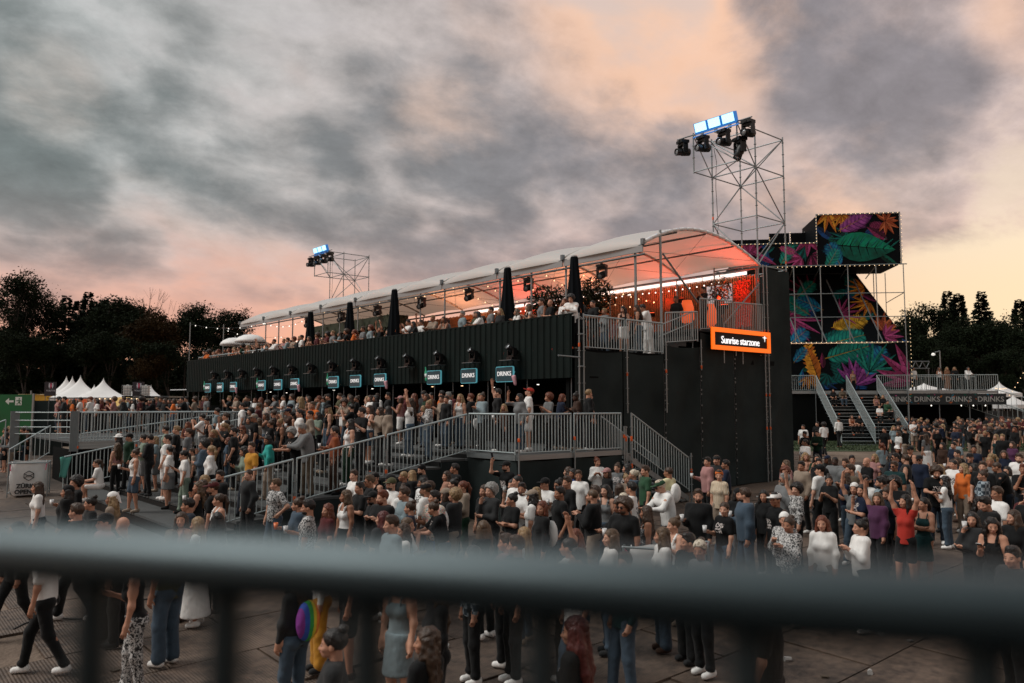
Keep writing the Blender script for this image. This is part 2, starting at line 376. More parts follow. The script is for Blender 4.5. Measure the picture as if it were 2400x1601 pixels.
# ------------------------------------------------------------------ the long two-storey stand
CX, CY, YEND = 17.3, 17.45, 52.65
ZD, ZS, ZU, ZP = 2.23, 4.40, 5.30, 6.35     # lower deck, soffit, upper floor, parapet top
XB = 29.7
def build_stand():
    t = thing('festival_stand', 'long black two-storey festival stand with ribbed cladding and fabric side wall', 'stand', (CX, CY, 0))
    def P(x, y, z): return (x - CX, y - CY, z)
    # ribbed cladding boards
    bm_ = MB(); w = .30
    bm_.add([(0, 0, 0), (0, .04, 0), (-.035, .075, 0), (-.035, .235, 0), (0, .27, 0), (0, w, 0)] + [(0, 0, 1), (0, .04, 1), (-.035, .075, 1), (-.035, .235, 1), (0, .27, 1), (0, w, 1)],
            [(i + 6, i + 7, i + 1, i) for i in range(5)])
    me = bm_.mesh('cladding_board', clad_m)
    n = int((YEND - CY) / w)
    for k in range(n):
        link('cladding_board', me, t, loc=P(CX - .02, CY + k * w, ZS), scale=(1, .985, ZP - ZS))
    block('parapet_cap', -.05, .06, 0, YEND - CY, ZP + .003, ZP + .045, clad_m, t)
    block('parapet_frame', .05, .11, 0, YEND - CY, ZU + .06, ZP - .03, dark_m, t)
    block('upper_floor', .03, XB - CX, .04, YEND - CY, ZU - .18, ZU, dark_m, t)
    block('soffit', .03, 5.5, .04, YEND - CY, ZS + .01, ZS + .06, dark_m, t)
    block('bar_back_wall', 4.6, 4.8, .04, YEND - CY, ZD - .2, ZS, dark_m, t)
    # bar counters and slim bar posts under the soffit
    for k in range(18):
        y = k * 2.07
        bar('bar_post', (.15, y + .2, ZD), (.15, y + .2, ZS), .024, steel_dark, t)
    for k in range(3):
        y0 = (1.9, 9.7, 25.3)[k]
        block('bar_counter', 1.4, 1.9, y0, y0 + 6.4, ZD, ZD + 1.08, black_m, t)
        block('bar_shelf', 4.2, 4.58, y0, y0 + 6.4, ZD + 1.3, ZD + 1.34, steel_dark, t)
    rnd = random.Random(4)
    for k in range(26):
        mb = MB(); y = rnd.uniform(1.8, 33); mb.lathe([(.02, 0), (.045, .01), (.045, .03)], 8)
        link('bar_lamp', mb.mesh('bar_lamp', white_bulb_m if k % 3 else bulb_m), t, loc=(rnd.uniform(.8, 4), y, ZS - .12)) if k < 9 else None
    # end side: black scrim panels hung on scaffold standards, slack and creased
    xs = [17.32, 19.55, 21.66, 23.7, 25.8, 27.95, 29.85]; tops = [ZU - .02, ZU - .02, ZU + .33, ZU + .33 + .55, ZU + .95, 9.05]
    for i in range(6):
        x0, x1 = xs[i] + .02, xs[i + 1] - .02; zt = tops[i]; zb = ground_z((x0 + x1) / 2, CY) + .02
        y = -.02
        nx, nz = 8, 16; vs = []
        for a in range(nz + 1):
            for b in range(nx + 1):
                u = b / nx; v = a / nz
                sag = .10 * math.sin(math.pi * u) * (0.4 + .6 * math.sin(math.pi * v)) + .07 * math.sin(7 * (u - v * 1.3) + i) * math.sin(math.pi * u)
                zz = zb + (zt - zb) * v - (.06 * math.sin(math.pi * u) if a == nz else 0)
                vs.append(P(x0 + (x1 - x0) * u, CY - .05 + sag * .8, zz))
        MB().add(vs, [(a * (nx + 1) + b, a * (nx + 1) + b + 1, (a + 1) * (nx + 1) + b + 1, (a + 1) * (nx + 1) + b) for a in range(nz) for b in range(nx)]).build('fabric_panel', fabric_m, t, smooth=True)
    # the wall is closed behind the scrim
    block('inner_wall', .1, XB - CX, .25, .4, 0, ZU - .2, dark_m, t)
    block('end_wall', XB - CX + .02, XB - CX + .14, .2, YEND - CY, 0, 9.0, fabric_m, t)
    block('rear_wall_lower', 5.0, XB - CX, YEND - CY - .2, YEND - CY, 0, ZU - .2, dark_m, t)
    # scaffold standards of the end side
    for i, (x, zt, hang) in enumerate([(17.42, 6.4, 0), (17.62, 6.4, 0), (19.62, ZU + .25, ZU - 2.0), (21.62, ZU + .4, ZU - 2.0), (23.6, ZU + .6, ZU - .5), (25.75, ZU + .9, ZU + .1)]):
        y = CY - .17
        z0 = hang if hang else (ground_z(x, y) if i < 2 else 0)
        bar('standard', P(x, y, z0), P(x, y, zt), .024, galv, t)
        z = z0 + .3; k = 0
        while z < zt:
            mb_r = MB().lathe([(.055, -.008), (.055, .008)], 8)
            if 'ros' not in UNIT: UNIT['ros'] = mb_r.mesh('rosette', galv)
            link('rosette', UNIT['ros'], t, loc=P(x, y, z)); z += .5
        if i % 2 == 0 or i == 3:
            mbm = unit_tube(orange_m)
            bar('clamp', P(x, y, zt - 1.05), P(x, y, zt - .93), .032, orange_m, t)
    for z in (5.75, 4.75):
        bar('ledger', P(17.42, CY - .17, z), P(17.62, CY - .17, z), .022, galv, t)
    bar('ledger', P(17.42, CY - .2, 5.02), P(16.5, CY - .2, 5.04), .024, galv, t)
    # seams of the scrim: laced standards showing through
    for i in (2, 3, 4, 5):
        x = xs[i]; z = ground_z(x, CY) + .3
        bar('seam_pole', P(x, CY - .02, z), P(x, CY - .02, tops[i - 1] - .3), .02, steel_dark, t)
        rnd = random.Random(i); mb = MB()
        while z < tops[i - 1] - .3:
            mb.box(x - CX - .025, x - CX + .012, -.1, -.07, z, z + rnd.uniform(.03, .08)); z += rnd.uniform(.12, .5)
        o = mb.build('lacing', mat('pale cord', (.16, .17, .17), .6), t); setp(o, kind='stuff')
    # right-hand corner standards of the end side
    for x in (27.75, 28.0):
        bar('standard', P(x, CY - .15, ground_z(x, CY)), P(x, CY - .15, 9.1), .025, galv, t)
        for k in range(15):
            link('rosette', UNIT['ros'], t, loc=P(x, CY - .15, 1.0 + k * .5))
        for z in (3.9, 2.6, 6.4): bar('clamp', P(x, CY - .15, z), P(x, CY - .15, z + .12), .033, orange_m, t)
    return t
stand = build_stand()

# ------------------------------------------------------------------ upper terrace interior
def build_upper():
    wood = mat('warm wooden slats', (.42, .19, .085), .6, var=.3, vscale=4)
    t = thing('slatted_back_wall', 'tall wall of upright wooden slats at the back of the upper terrace', 'wall', (27.9, CY, ZU))
    mb = MB(); k = 0; y = .15
    while y < 32.0:
        mb.box(-.05, 0, y, y + .06, 0, 3.5 - .02 * (k % 3)); y += .11; k += 1
    setp(mb.build('slats', wood, t), kind='stuff')
    block('backing', .01, .05, .1, 32, 0, 3.45, mat('dark brown board', (.045, .018, .010), .7), t)
    # on the raised corner: doorway, pale lit panel with red letters, red lit leafy hanging
    fr = mat('doorway frame', (.42, .12, .05), .6)
    block('doorway', -.09, -.055, 3.75, 4.75, 1.0, 2.95, fr, t); block('door_opening', -.10, -.093, 3.78, 4.15, 1.0, 2.85, black_m, t)
    block('screen_panel', -.12, -.055, 1.35, 2.55, 2.45, 3.22, mat('pale lit panel', (.75, .78, .8), emit=.30, ecol=(.8, .86, .9)), t)
    text('screen_text', 'B ck', .42, mat('red letter', (.35, .06, .03), .6), t, (-.124, 1.95, 2.75), (R_(90), 0, R_(-90)), .002)
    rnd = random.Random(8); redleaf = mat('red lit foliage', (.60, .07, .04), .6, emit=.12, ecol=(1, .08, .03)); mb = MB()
    for k in range(1000):
        y, z = rnd.uniform(.45, 1.15), rnd.uniform(1.4, 3.3); aa = rnd.uniform(0, 6.3); x = rnd.uniform(-.2, -.07); c, s_ = .04 * math.cos(aa), .04 * math.sin(aa)
        mb.add([(x, y - c, z - s_), (x - .02, y + s_ * .5, z - c * .5), (x + .02, y + c, z + s_), (x, y - s_ * .5, z + c * .5)], [(0, 1, 2, 3)])
    o = mb.build('hanging_foliage', redleaf, None, loc=(27.9, CY, ZU)); setp(o, 'red lit leafy hanging panel on the slatted wall by the corner', 'plant', kind='stuff')
    # raised floor of the corner and a step
    t3 = thing('raised_platform', 'raised corner platform of the upper terrace behind the lit sign', 'platform', (23.65, CY, ZU))
    block('floor', 0, 4.2, .05, 5.4, .93, 1.02, deck_m, t3)
    block('front_skirt', 0, .04, .05, 5.4, 0, .93, dark_m, t3)
    for k in range(4):
        block('step', -1.9 + .45 * k, -1.45 + .45 * k, .1, 1.9, .17 * k, .17 * (k + 1) + .03, deck_m, t3)
    # dark leafy planters standing on the terrace
    leafm = mat('dark leaves', (.018, .030, .012), .6)
    def planter(loc, h, w, seed, label, n=700):
        p = thing('potted_tree', label, 'plant', loc)
        MB().lathe([(.2, 0), (.28, .5), (.26, .5), (.24, .42)], 12).build('pot', black_m, p, True)
        MB().tube((0, 0, .4), (.03, 0, h * .75), .03, 6, .015).build('trunk', mat('bark', (.05, .035, .025), .9), p)
        rnd = random.Random(seed); mb = MB()
        for k in range(n):
            v = Vector((rnd.gauss(0, 1), rnd.gauss(0, 1), rnd.gauss(0, 1))).normalized() * rnd.random() ** .4
            q = Vector((v.x * w, v.y * w, h * .82 + v.z * h * .26 + rnd.uniform(-.1, .1)))
            a = Vector((rnd.uniform(-1, 1), rnd.uniform(-1, 1), rnd.uniform(-1, .3))).normalized() * rnd.uniform(.1, .2)
            b = a.cross(Vector((rnd.uniform(-1, 1), rnd.uniform(-1, 1), 1))).normalized() * .03
            mb.add([q - a, q + b, q + a, q - b], [(0, 1, 2, 3)])
        mb.build('foliage', leafm, p)
    planter((22.9, CY + 4.6, ZU), 3.1, 1.0, 1, 'dark leafy potted tree left of the doorway', 1300)
    planter((22.4, CY + 6.4, ZU), 2.95, 1.1, 2, 'broad dark potted tree behind the first black parasol', 1300)
    planter((22.6, CY + 9.3, ZU), 2.5, .6, 3, 'small sparse potted tree between the two nearest parasols', 300)
    planter((27.2, CY + 1.5, ZU + 1.02), 2.3, .55, 4, 'sparse plant on the raised corner before the pale screen', 260)
    planter((24.5, CY + 14.5, ZU), 2.4, .7, 6, 'potted shrub under the roof beside the third parasol', 400)
    # hanging greens at the far end of the bar
    for (yy, ww, label) in ((36.0, 3.0, 'wide dark hanging greenery under the far roof'), (40.6, 3.4, 'far dark hanging greenery with ragged trailing ends')):
        p = thing('hanging_greenery', label, 'plant', (21.6, yy, 7.0))
        block('canopy_frame', -.5, .5, -ww / 2 - .4, ww / 2 + .4, .5, 1.1, leafm, p)
        rnd = random.Random(int(yy)); mb = MB()
        for k in range(1100):
            x, y, z = rnd.uniform(-.6, .6), rnd.uniform(-ww / 2 - .5, ww / 2 + .5), rnd.uniform(-.15, 1.2) if rnd.random() < .7 else rnd.uniform(-.9, .6)
            mb.add([(x, y, z), (x + rnd.uniform(-.06, .06), y + .05, z - .08), (x, y + .02, z - .22), (x, y - .05, z - .09)], [(0, 1, 2, 3)])
        mb.build('trailing_leaves', leafm, p)
    # bar back on terrace and glowing orange chairs seen through the rail
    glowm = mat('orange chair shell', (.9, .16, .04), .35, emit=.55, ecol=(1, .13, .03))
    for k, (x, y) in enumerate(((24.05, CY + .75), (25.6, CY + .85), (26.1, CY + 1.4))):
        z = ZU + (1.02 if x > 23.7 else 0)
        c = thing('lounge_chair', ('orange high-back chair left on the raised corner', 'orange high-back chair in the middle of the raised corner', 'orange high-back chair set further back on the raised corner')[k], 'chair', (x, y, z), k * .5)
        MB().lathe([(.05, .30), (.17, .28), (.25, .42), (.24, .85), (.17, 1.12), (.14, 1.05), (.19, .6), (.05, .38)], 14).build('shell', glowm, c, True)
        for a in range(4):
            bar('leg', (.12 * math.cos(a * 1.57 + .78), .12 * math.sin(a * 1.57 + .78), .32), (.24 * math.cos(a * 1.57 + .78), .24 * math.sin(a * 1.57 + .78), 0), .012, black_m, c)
    for k, (x, y) in enumerate(((19.4, 37.5), (20.2, 29.6), (20.0, 25.4))):
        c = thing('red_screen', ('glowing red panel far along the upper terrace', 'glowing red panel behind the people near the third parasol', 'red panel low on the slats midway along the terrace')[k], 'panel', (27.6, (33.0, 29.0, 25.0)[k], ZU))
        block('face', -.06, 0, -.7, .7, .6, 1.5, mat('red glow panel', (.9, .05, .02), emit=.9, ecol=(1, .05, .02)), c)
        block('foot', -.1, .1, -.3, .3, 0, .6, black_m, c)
    skygap = thing('sky_glow_strip', 'long white sky glow strip standing in for bright sky above the slatted back wall', 'sky glow strip', (27.75, CY, 8.86))  # emissive strip put in for the bright sky showing through this gap
    lm = mat('white sky glow strip', (.9, .85, .8), emit=1.5, ecol=(1, .9, .82))
    for k in range(8): block('segment', -.03, .03, .6 + k * 2.2, 2.7 + k * 2.2, -.06, .06, lm, skygap)
    # red lamps washing the roof from the back wall, as seen in the photograph
    for k, (x, y, e, col) in enumerate(((26.8, 18.5, 120, (1, .075, .022)), (26.8, 22.2, 85, (1, .10, .03)), (26.2, 26.5, 130, (1, .26, .10)), (26.8, 30.8, 120, (1, .06, .02)), (26.2, 36, 120, (1, .34, .15)))):  # warm lamps imitate peach sky glow coming through the membrane
        w = thing('wash_light', ('red wash light at the top of the corner slat wall', 'orange red wash light behind the leafy planters', 'warm wash light standing in for canopy sky glow behind the second parasol', 'red wash light on the slats left of the second parasol', 'warm wash light standing in for canopy sky glow at the far end of the slats')[k], 'lamp', (x, y, ZU + 2.15))
        MB().box(-.1, .1, -.15, .15, -.08, .08).build('housing', black_m, w)
        MB().box(-.08, .08, -.13, .13, .081, .09).build('lens', mat('red lens %d' % k, col, emit=6, ecol=col), w)
        ld = bpy.data.lights.new('wash_lamp', 'SPOT'); ld.energy = e * 2.6; ld.color = col; ld.spot_size = R_(165); ld.spot_blend = 1; ld.shadow_soft_size = .2
        lo = bpy.data.objects.new('wash_lamp', ld); COL.objects.link(lo); lo.parent = w; lo.location = (-.02, 0, .15)
        lo.rotation_euler = Vector((.12, 0, 1)).to_track_quat('-Z', 'Y').to_euler()
build_upper()

# ------------------------------------------------------------------ arched membrane roof
XR0, XR1 = 20.72, 27.75
def arch_pt(v):
    # front eave, crown, back eave
    x = XR0 + (XR1 - XR0) * v
    z = 9.12 + .86 * (1 - (2 * abs(v - .47) / (1.06 if v > .47 else .94)) ** 2)
    return x, z
def build_roof():
    t = thing('membrane_roof', 'white arched membrane roof over the upper terrace on slim posts', 'roof', (XR0, CY, ZU))
    pv = bpy.data.materials.new('translucent roof membrane'); pv.use_nodes = True; nt = pv.node_tree; b = nt.nodes['Principled BSDF']
    b.inputs['Base Color'].default_value = (.72, .72, .70, 1); b.inputs['Roughness'].default_value = .5
    tr = nt.nodes.new('ShaderNodeBsdfTranslucent'); tr.inputs[0].default_value = (.78, .56, .43, 1)
    mx = nt.nodes.new('ShaderNodeMixShader'); mx.inputs[0].default_value = .34; nt.links.new(b.outputs[0], mx.inputs[1]); nt.links.new(tr.outputs[0], mx.inputs[2])
    nt.links.new(mx.outputs[0], nt.nodes['Material Output'].inputs[0])
    W = 3.92; ribm = mat('arch rib', (.45, .42, .38), .5, .3)
    for k in range(9):
        mb = MB(); nu, nv = 10, 22; vs = []
        for i in range(nu + 1):
            u = i / nu; y = k * W + u * W + (0.02 if i == 0 else -.02 if i == nu else 0)
            bul = math.sin(math.pi * u)
            vs.append((-.10 * bul, y, 8.97 - ZU))
            for j in range(nv + 1):
                v = j / nv; x, z = arch_pt(v)
                dx, dz = (v - .47) * .3, 1
                out = .17 * bul * (0.35 + .65 * abs(math.cos(math.pi * v))) if v < .5 else .08 * bul
                edge = -.16 * (1 - bul) * 0 - .07 * (1 - v / .12) ** 2 if v < .12 else 0
                vs.append((x - XR0 - (.10 * bul if v < .1 else 0) * (1 - v / .1), y, z - ZU + out + edge))
        mb.add(vs, [(i * (nv + 2) + j, i * (nv + 2) + j + 1, (i + 1) * (nv + 2) + j + 1, (i + 1) * (nv + 2) + j) for i in range(nu) for j in range(nv + 1)])
        mb.build('membrane', pv, t, smooth=True)
    for k in range(10):
        mb = MB(); pts = [Vector((arch_pt(j / 18)[0] - XR0, k * W, arch_pt(j / 18)[1] - ZU - .04)) for j in range(19)]
        mb.path(pts, .05 if k else .07, 6); mb.build('arch_rib', ribm if k else mat('white rib', (.75, .75, .74), .45), t, True)
        # front clip where two membranes meet, post, tie wires
        MB().box(-.09, .03, k * W - .06, k * W + .06, 9.0 - ZU, 9.2 - ZU).build('edge_clip', steel_dark, t)
        if k < 9:
            for q in range(2):
                yy = k * W + (0.5 if k == 0 and q == 0 else q * W / 2)
                if q == 0 or k % 2 == 1:
                    bar('roof_post', (.15, yy, 0), (.15, yy, 9.0 - ZU), .045 if k == 0 else .04, galv, t)
        if k < 9:
            for (v0, y0, v1, y1) in ((.05, 0, .5, W), (.5, 0, .05, W), (.5, 0, .93, W), (.93, 0, .5, W)):
                a, b2 = arch_pt(v0), arch_pt(v1)
                bar('tie_wire', (a[0] - XR0, k * W + y0, a[1] - ZU - .12), (b2[0] - XR0, k * W + y1, b2[1] - ZU - .12), .008, steel_dark, t, 4)
    for v, r in ((.0, .05), (.26, .035), (.5, .035), (.75, .035), (1.0, .05)):
        x, z = arch_pt(v)
        for k in range(9): bar('purlin', (x - XR0 + .03, k * W + .03, z - ZU - .12), (x - XR0 + .03, (k + 1) * W - .03, z - ZU - .12), r, steel_dark, t)
    for k in range(9):
        bar('eave_rail', (.05, k * W + .02, 9.0 - ZU - .32), (.05, (k + 1) * W - .02, 9.0 - ZU - .32), .04, steel_dark, t)
        block('eave_band', -.02, .02, k * W + .03, (k + 1) * W - .03, 9.0 - ZU - .24, 9.0 - ZU - .02, mat('grey eave band', (.30, .30, .30), .6), t)
    for k in range(10): bar('back_post', (XR1 - XR0, min(k * W + .15, 35), 0), (XR1 - XR0, min(k * W + .15, 35), 9.0 - ZU), .04, galv, t)
    # raking struts at the near end
    bar('brace', (1.0, -.02, 9.5 - ZU - .7), (2.95, -.02, 7.25 - ZU + .0), .035, galv, t)
    bar('brace', (6.95, -.02, 8.35 - ZU), (4.55, -.02, 6.6 - ZU), .03, galv, t)
    bar('end_post', (.87, -.02, 0), (.87, -.02, 9.62 - ZU), .045, galv, t)
    return t
build_roof()

# string lights under the roof
def string(name, label, pts, n, m, r=.028, sag=.25, group=None):
    t = thing(name, label, 'string lights', pts[0], 0, group); p0 = Vector(pts[0])
    mb = MB(); q = [Vector(p) for p in pts]; line = []; lens = [(b - a).length for a, b in zip(q[:-1], q[1:])]
    for a, b in zip(q[:-1], q[1:]):
        for k in range(9):
            u = k / 8; p = a.lerp(b, u) - p0; p.z -= sag * 4 * u * (1 - u); line.append(p)
    mb.path(line, .006, 4); mb.build('cable', cable_m, t)
    key = ('bulb', m.name, r)
    if key not in UNIT: UNIT[key] = MB().lathe([(.001, -r), (r * .8, -r * .6), (r, 0), (r * .7, r * .7), (r * .3, r * 1.3)], 8).mesh('bulb', m, True)
    seg = len(line) - 1
    for k in range(n):
        f = (k + .5) / n * seg; i = int(f); p = line[i].lerp(line[i + 1], f - i)
        link('bulb', UNIT[key], t, loc=(p.x, p.y, p.z - r * 1.4))
for k, y in enumerate((22.5, 24.3, 26.2, 28.4, 30.3)):
    string('string_lights', 'warm bulb string swagged under the roof, %s of five from the near end' % ('first', 'second', 'third', 'fourth', 'fifth')[k], [(23.0, y + 1.2, 9.55), (27.4, y - .6, 8.0)], 13, bulb_m, .03, .35, 'bulb strings under the membrane roof')
string('string_lights', 'long row of warm bulbs along the inner beam of the roof', [(22.2, 30, 9.2), (22.2, 36, 9.2), (22.2, 44, 9.2)], 16, bulb_m, .03, .2, 'bulb strings under the membrane roof')
string('string_lights', 'row of white bulbs along the top of the slatted back wall', [(27.5, 19, 8.62), (27.5, 24, 8.62), (27.5, 29, 8.62), (27.5, 34, 8.62)], 44, white_bulb_m, .03, .08)

# ------------------------------------------------------------------ lower deck and terraced steps
DX, DY = 13.83, 16.06
def build_deck():
    t = thing('lower_deck', 'raised grey boarded deck in front of the bar with black skirts', 'deck', (DX, DY, 0))
    me = unit_box(deck_m)
    for i in range(4):
        for j in range(18):
            x0 = i * 2.07; y0 = j * 2.07
            if DX + x0 > 20.5: continue
            if DY + y0 > CY - .3 and False: continue
            x1 = x0 + 2.06
            if j == 0 and x1 > 4.2: continue
            block('deck_board', x0, x1, y0, y0 + 2.06, ZD - .07, ZD, deck_m, t)
    block('edge_beam', -.02, 4.15, -.05, -.003, ZD - .14, ZD - .0, galv, t)
    block('edge_beam', -.05, -.003, 0, 2.1, ZD - .14, ZD - .0, galv, t)
    # slack black cloth skirt, one length per bay
    def skirt(a, b, z1):
        a = Vector(a); b = Vector(b); nx, nz = 10, 6; vs = []; d = (b - a); nrm = Vector((d.y, -d.x, 0)).normalized()
        for q in range(nz + 1):
            for p in range(nx + 1):
                u = p / nx; v = q / nz; o = .03 * math.sin(7 * u + 3 * v) * math.sin(math.pi * u) + .03 * math.sin(15 * u - 5 * v)
                pt = a + d * u + nrm * (.02 + o); zb = 0.0
                z = zb + (z1 - zb) * v - (.09 * math.sin(math.pi * u) if q == nz else 0)
                vs.append((pt.x, pt.y, z))
        MB().add(vs, [(q * (nx + 1) + p, q * (nx + 1) + p + 1, (q + 1) * (nx + 1) + p + 1, (q + 1) * (nx + 1) + p) for q in range(nz) for p in range(nx)]).build('skirt', fabric_m, t, True)
    skirt((0.0, -.0, 0), (2.07, -.0, 0), ZD - .1); skirt((2.07, -.0, 0), (4.14, -.0, 0), ZD - .1); skirt((0, 2.1, 0), (0, 0, 0), ZD - .1)
    block('side_wall', 0.06, 4.1, .06, .1, 0, ZD - .1, dark_m, t); block('side_wall', .06, .1, .1, 36, 0, ZD - .1, dark_m, t)
    for x in (0, 2.07, 4.14):
        bar('standard', (x, -.09, 0), (x, -.09, ZD + (.45 if x < 4 else .7)), .024, galv, t)
        bar('clamp', (x, -.09, ZD - .62), (x, -.09, ZD - .5), .033, orange_m, t)
        bar('clamp', (x, -.09, ZD + .35), (x, -.09, ZD + .45), .033, orange_m, t)
        for z in (.5, 1.0, 1.5): link('rosette', UNIT['ros'], t, loc=(x, -.09, z))
    # terraced steps
    s = thing('terraced_steps', 'broad terraced grey steps where spectators stand below the deck', 'steps', (DX, DY + 2.11, 0))
    NS, RUN, RISE = 8, .95, .19
    for k in range(NS):
        z = ZD - RISE * (k + 1)
        for j in range(6):
            y0 = j * 2.03
            block('step_board', -RUN * (k + 1) + .003, -RUN * k - .003, y0, y0 + 2.02, z - .06, z, deck_m, s)
        block('riser', -RUN * k - .03, -RUN * k - .012, .02, 12.1, z + .0, z + RISE - .07, black_m, s)
        for j in range(7):
            if (k + j) % 3 == 0: block('end_clamp', -RUN * k - .10, -RUN * k - .04, j * 2.03 - .04, j * 2.03 + .04, z - .055, z + .008, orange_m if (k + j) % 2 else steel_dark, s)
        block('skirt_panel', -RUN * (k + 1), -RUN * k, -.03, .0, 0, z - .07, fabric_m, s)
        block('skirt_panel', -RUN * (k + 1), -RUN * k, 12.2, 12.23, 0, z - .07, fabric_m, s)
    block('front_riser', -RUN * NS - .02, -RUN * NS, 0, 12.2, 0, ZD - RISE * NS - .07, black_m, s)
    # low landing stage at the foot
    l = thing('low_stage', 'low grey plank stage at the foot of the terraced steps', 'stage', (DX - RUN * NS - 1.6, DY + 3.2, 0))
    for i in range(2):
        for j in range(5):
            block('stage_board', i * .8, i * .8 + .79, j * 2.18, j * 2.18 + 2.16, .33, .42, deck_m, l)
    block('edge', -.03, -.005, 0, 10.9, 0, .4, black_m, l)
    block('edge', 0, 1.58, -.03, -.005, 0, .4, black_m, l)
build_deck()
def trib_z(X):
    if X >= DX: return ZD
    k = int((DX - X) / .95)
    return ZD - .19 * (k + 1) if k < 8 else 0.42 if X > 4.62 else 0.1

# ------------------------------------------------------------------ railings
def railing(label, p, q, h=1.08, slope=True, gap=.12, post=True, cat='railing', group=None, top=.027, balr=.0135, end_posts=True, m=None, name='railing', clamp=True):
    """one crowd-control railing from foot point p to foot point q"""
    m = m or rail_m
    p = Vector(p); q = Vector(q); t = thing(name, label, cat, p, 0, group); d = q - p; u = Vector((0, 0, h))
    L = Vector((d.x, d.y, 0)).length
    lo = Vector((0, 0, .06))
    bar('top_rail', u, d + u, top, m, t)
    bar('bottom_rail', lo, d + lo, .016, m, t)
    n = max(2, int(L / gap))
    for k in range(n + 1):
        a = d * (k / n)
        if k in (0, n): bar('end_post', a + lo * .2, a + u, .02, m, t)
        else: bar('baluster', a + lo, a + u, balr, m, t, 6)
    return t
UR = 'railings of the lower deck'
railing('grey railing on the lower deck corner facing left above the skirt', (DX, DY + 2.07, ZD), (DX, DY + .06, ZD), group=UR)
railing('grey railing on the deck end, left of the two bays', (DX + .08, DY, ZD), (DX + 2.0, DY, ZD), group=UR)
railing('grey railing on the deck end beside the metal stairs', (DX + 2.14, DY, ZD), (DX + 4.1, DY, ZD), group=UR)
for k, (xa, xb) in enumerate(((13.75, 11.15), (11.05, 8.62), (8.52, 6.25))):
    za = ZD - .2 * (DX - xa); zb = ZD - .2 * (DX - xb)
    railing('sloping grey railing beside the terraced steps, %s section' % ('upper', 'middle', 'lowest')[k], (xa, DY + 2.08, za), (xb, DY + 2.08, zb), group='sloping railings of the terraced steps')
for x in (11.1, 8.57):
    t = thing('scaffold_post', 'short scaffold post clamped to the sloping railing, %s' % ('upper one' if x > 10 else 'lower one'), 'post', (x - .03, DY + 2.0, 0))
    z = ZD - .2 * (DX - x)
    bar('tube', (0, 0, 0), (0, 0, z + .72), .026, galv, t); bar('clamp', (0, 0, z + .1), (0, 0, z + .2), .035, orange_m, t)
    for zz in (z - .2, z + .3, z + .55): link('rosette', UNIT['ros'], t, loc=(0, 0, zz))
for k, (xa, xb) in enumerate(((13.2, 10.9), (10.8, 8.5), (8.4, 6.05))):
    za = ZD - .2 * (DX - xa) + .06; zb = ZD - .2 * (DX - xb) + .06
    railing('far sloping railing of the terraced steps, %s section' % ('upper', 'middle', 'lowest')[k], (xa, 30.4, za), (xb, 30.4, zb), group='sloping railings of the terraced steps')
# upper terrace railings on the end side
railing('upper terrace railing next to the cladding corner', (17.7, CY - .1, ZU), (19.58, CY - .1, ZU), 1.05, group='upper terrace railings')
railing('upper terrace railing in front of the group in white', (19.68, CY - .1, ZU), (21.55, CY - .1, ZU), 1.05, group='upper terrace railings')
railing('upper terrace railing below the raking brace', (21.7, CY - .1, ZU + .35), (23.5, CY - .1, ZU + .52), 1.08, group='upper terrace railings')
railing('upper terrace railing on the raised corner, left bay', (23.68, CY - .1, ZU + .95), (25.68, CY - .1, ZU + 1.02), 1.15, group='upper terrace railings')
railing('upper terrace railing on the raised corner above the lit sign', (25.78, CY - .1, ZU + 1.03), (27.7, CY - .1, ZU + 1.1), 1.1, group='upper terrace railings')
def slope_handrail():
    t = thing('handrail', 'inclined double handrail up to the raised corner', 'handrail', (21.7, CY + 1.9, ZU))
    for h in (1.0, .62): bar('rail', (0, -1.7, h), (1.9, -1.7, h + .62), .022, rail_m, t)
    for x in (0, 1.9): bar('post', (x, -1.7, 0), (x, -1.7, 1.05 + .33 * x), .02, rail_m, t)
slope_handrail()

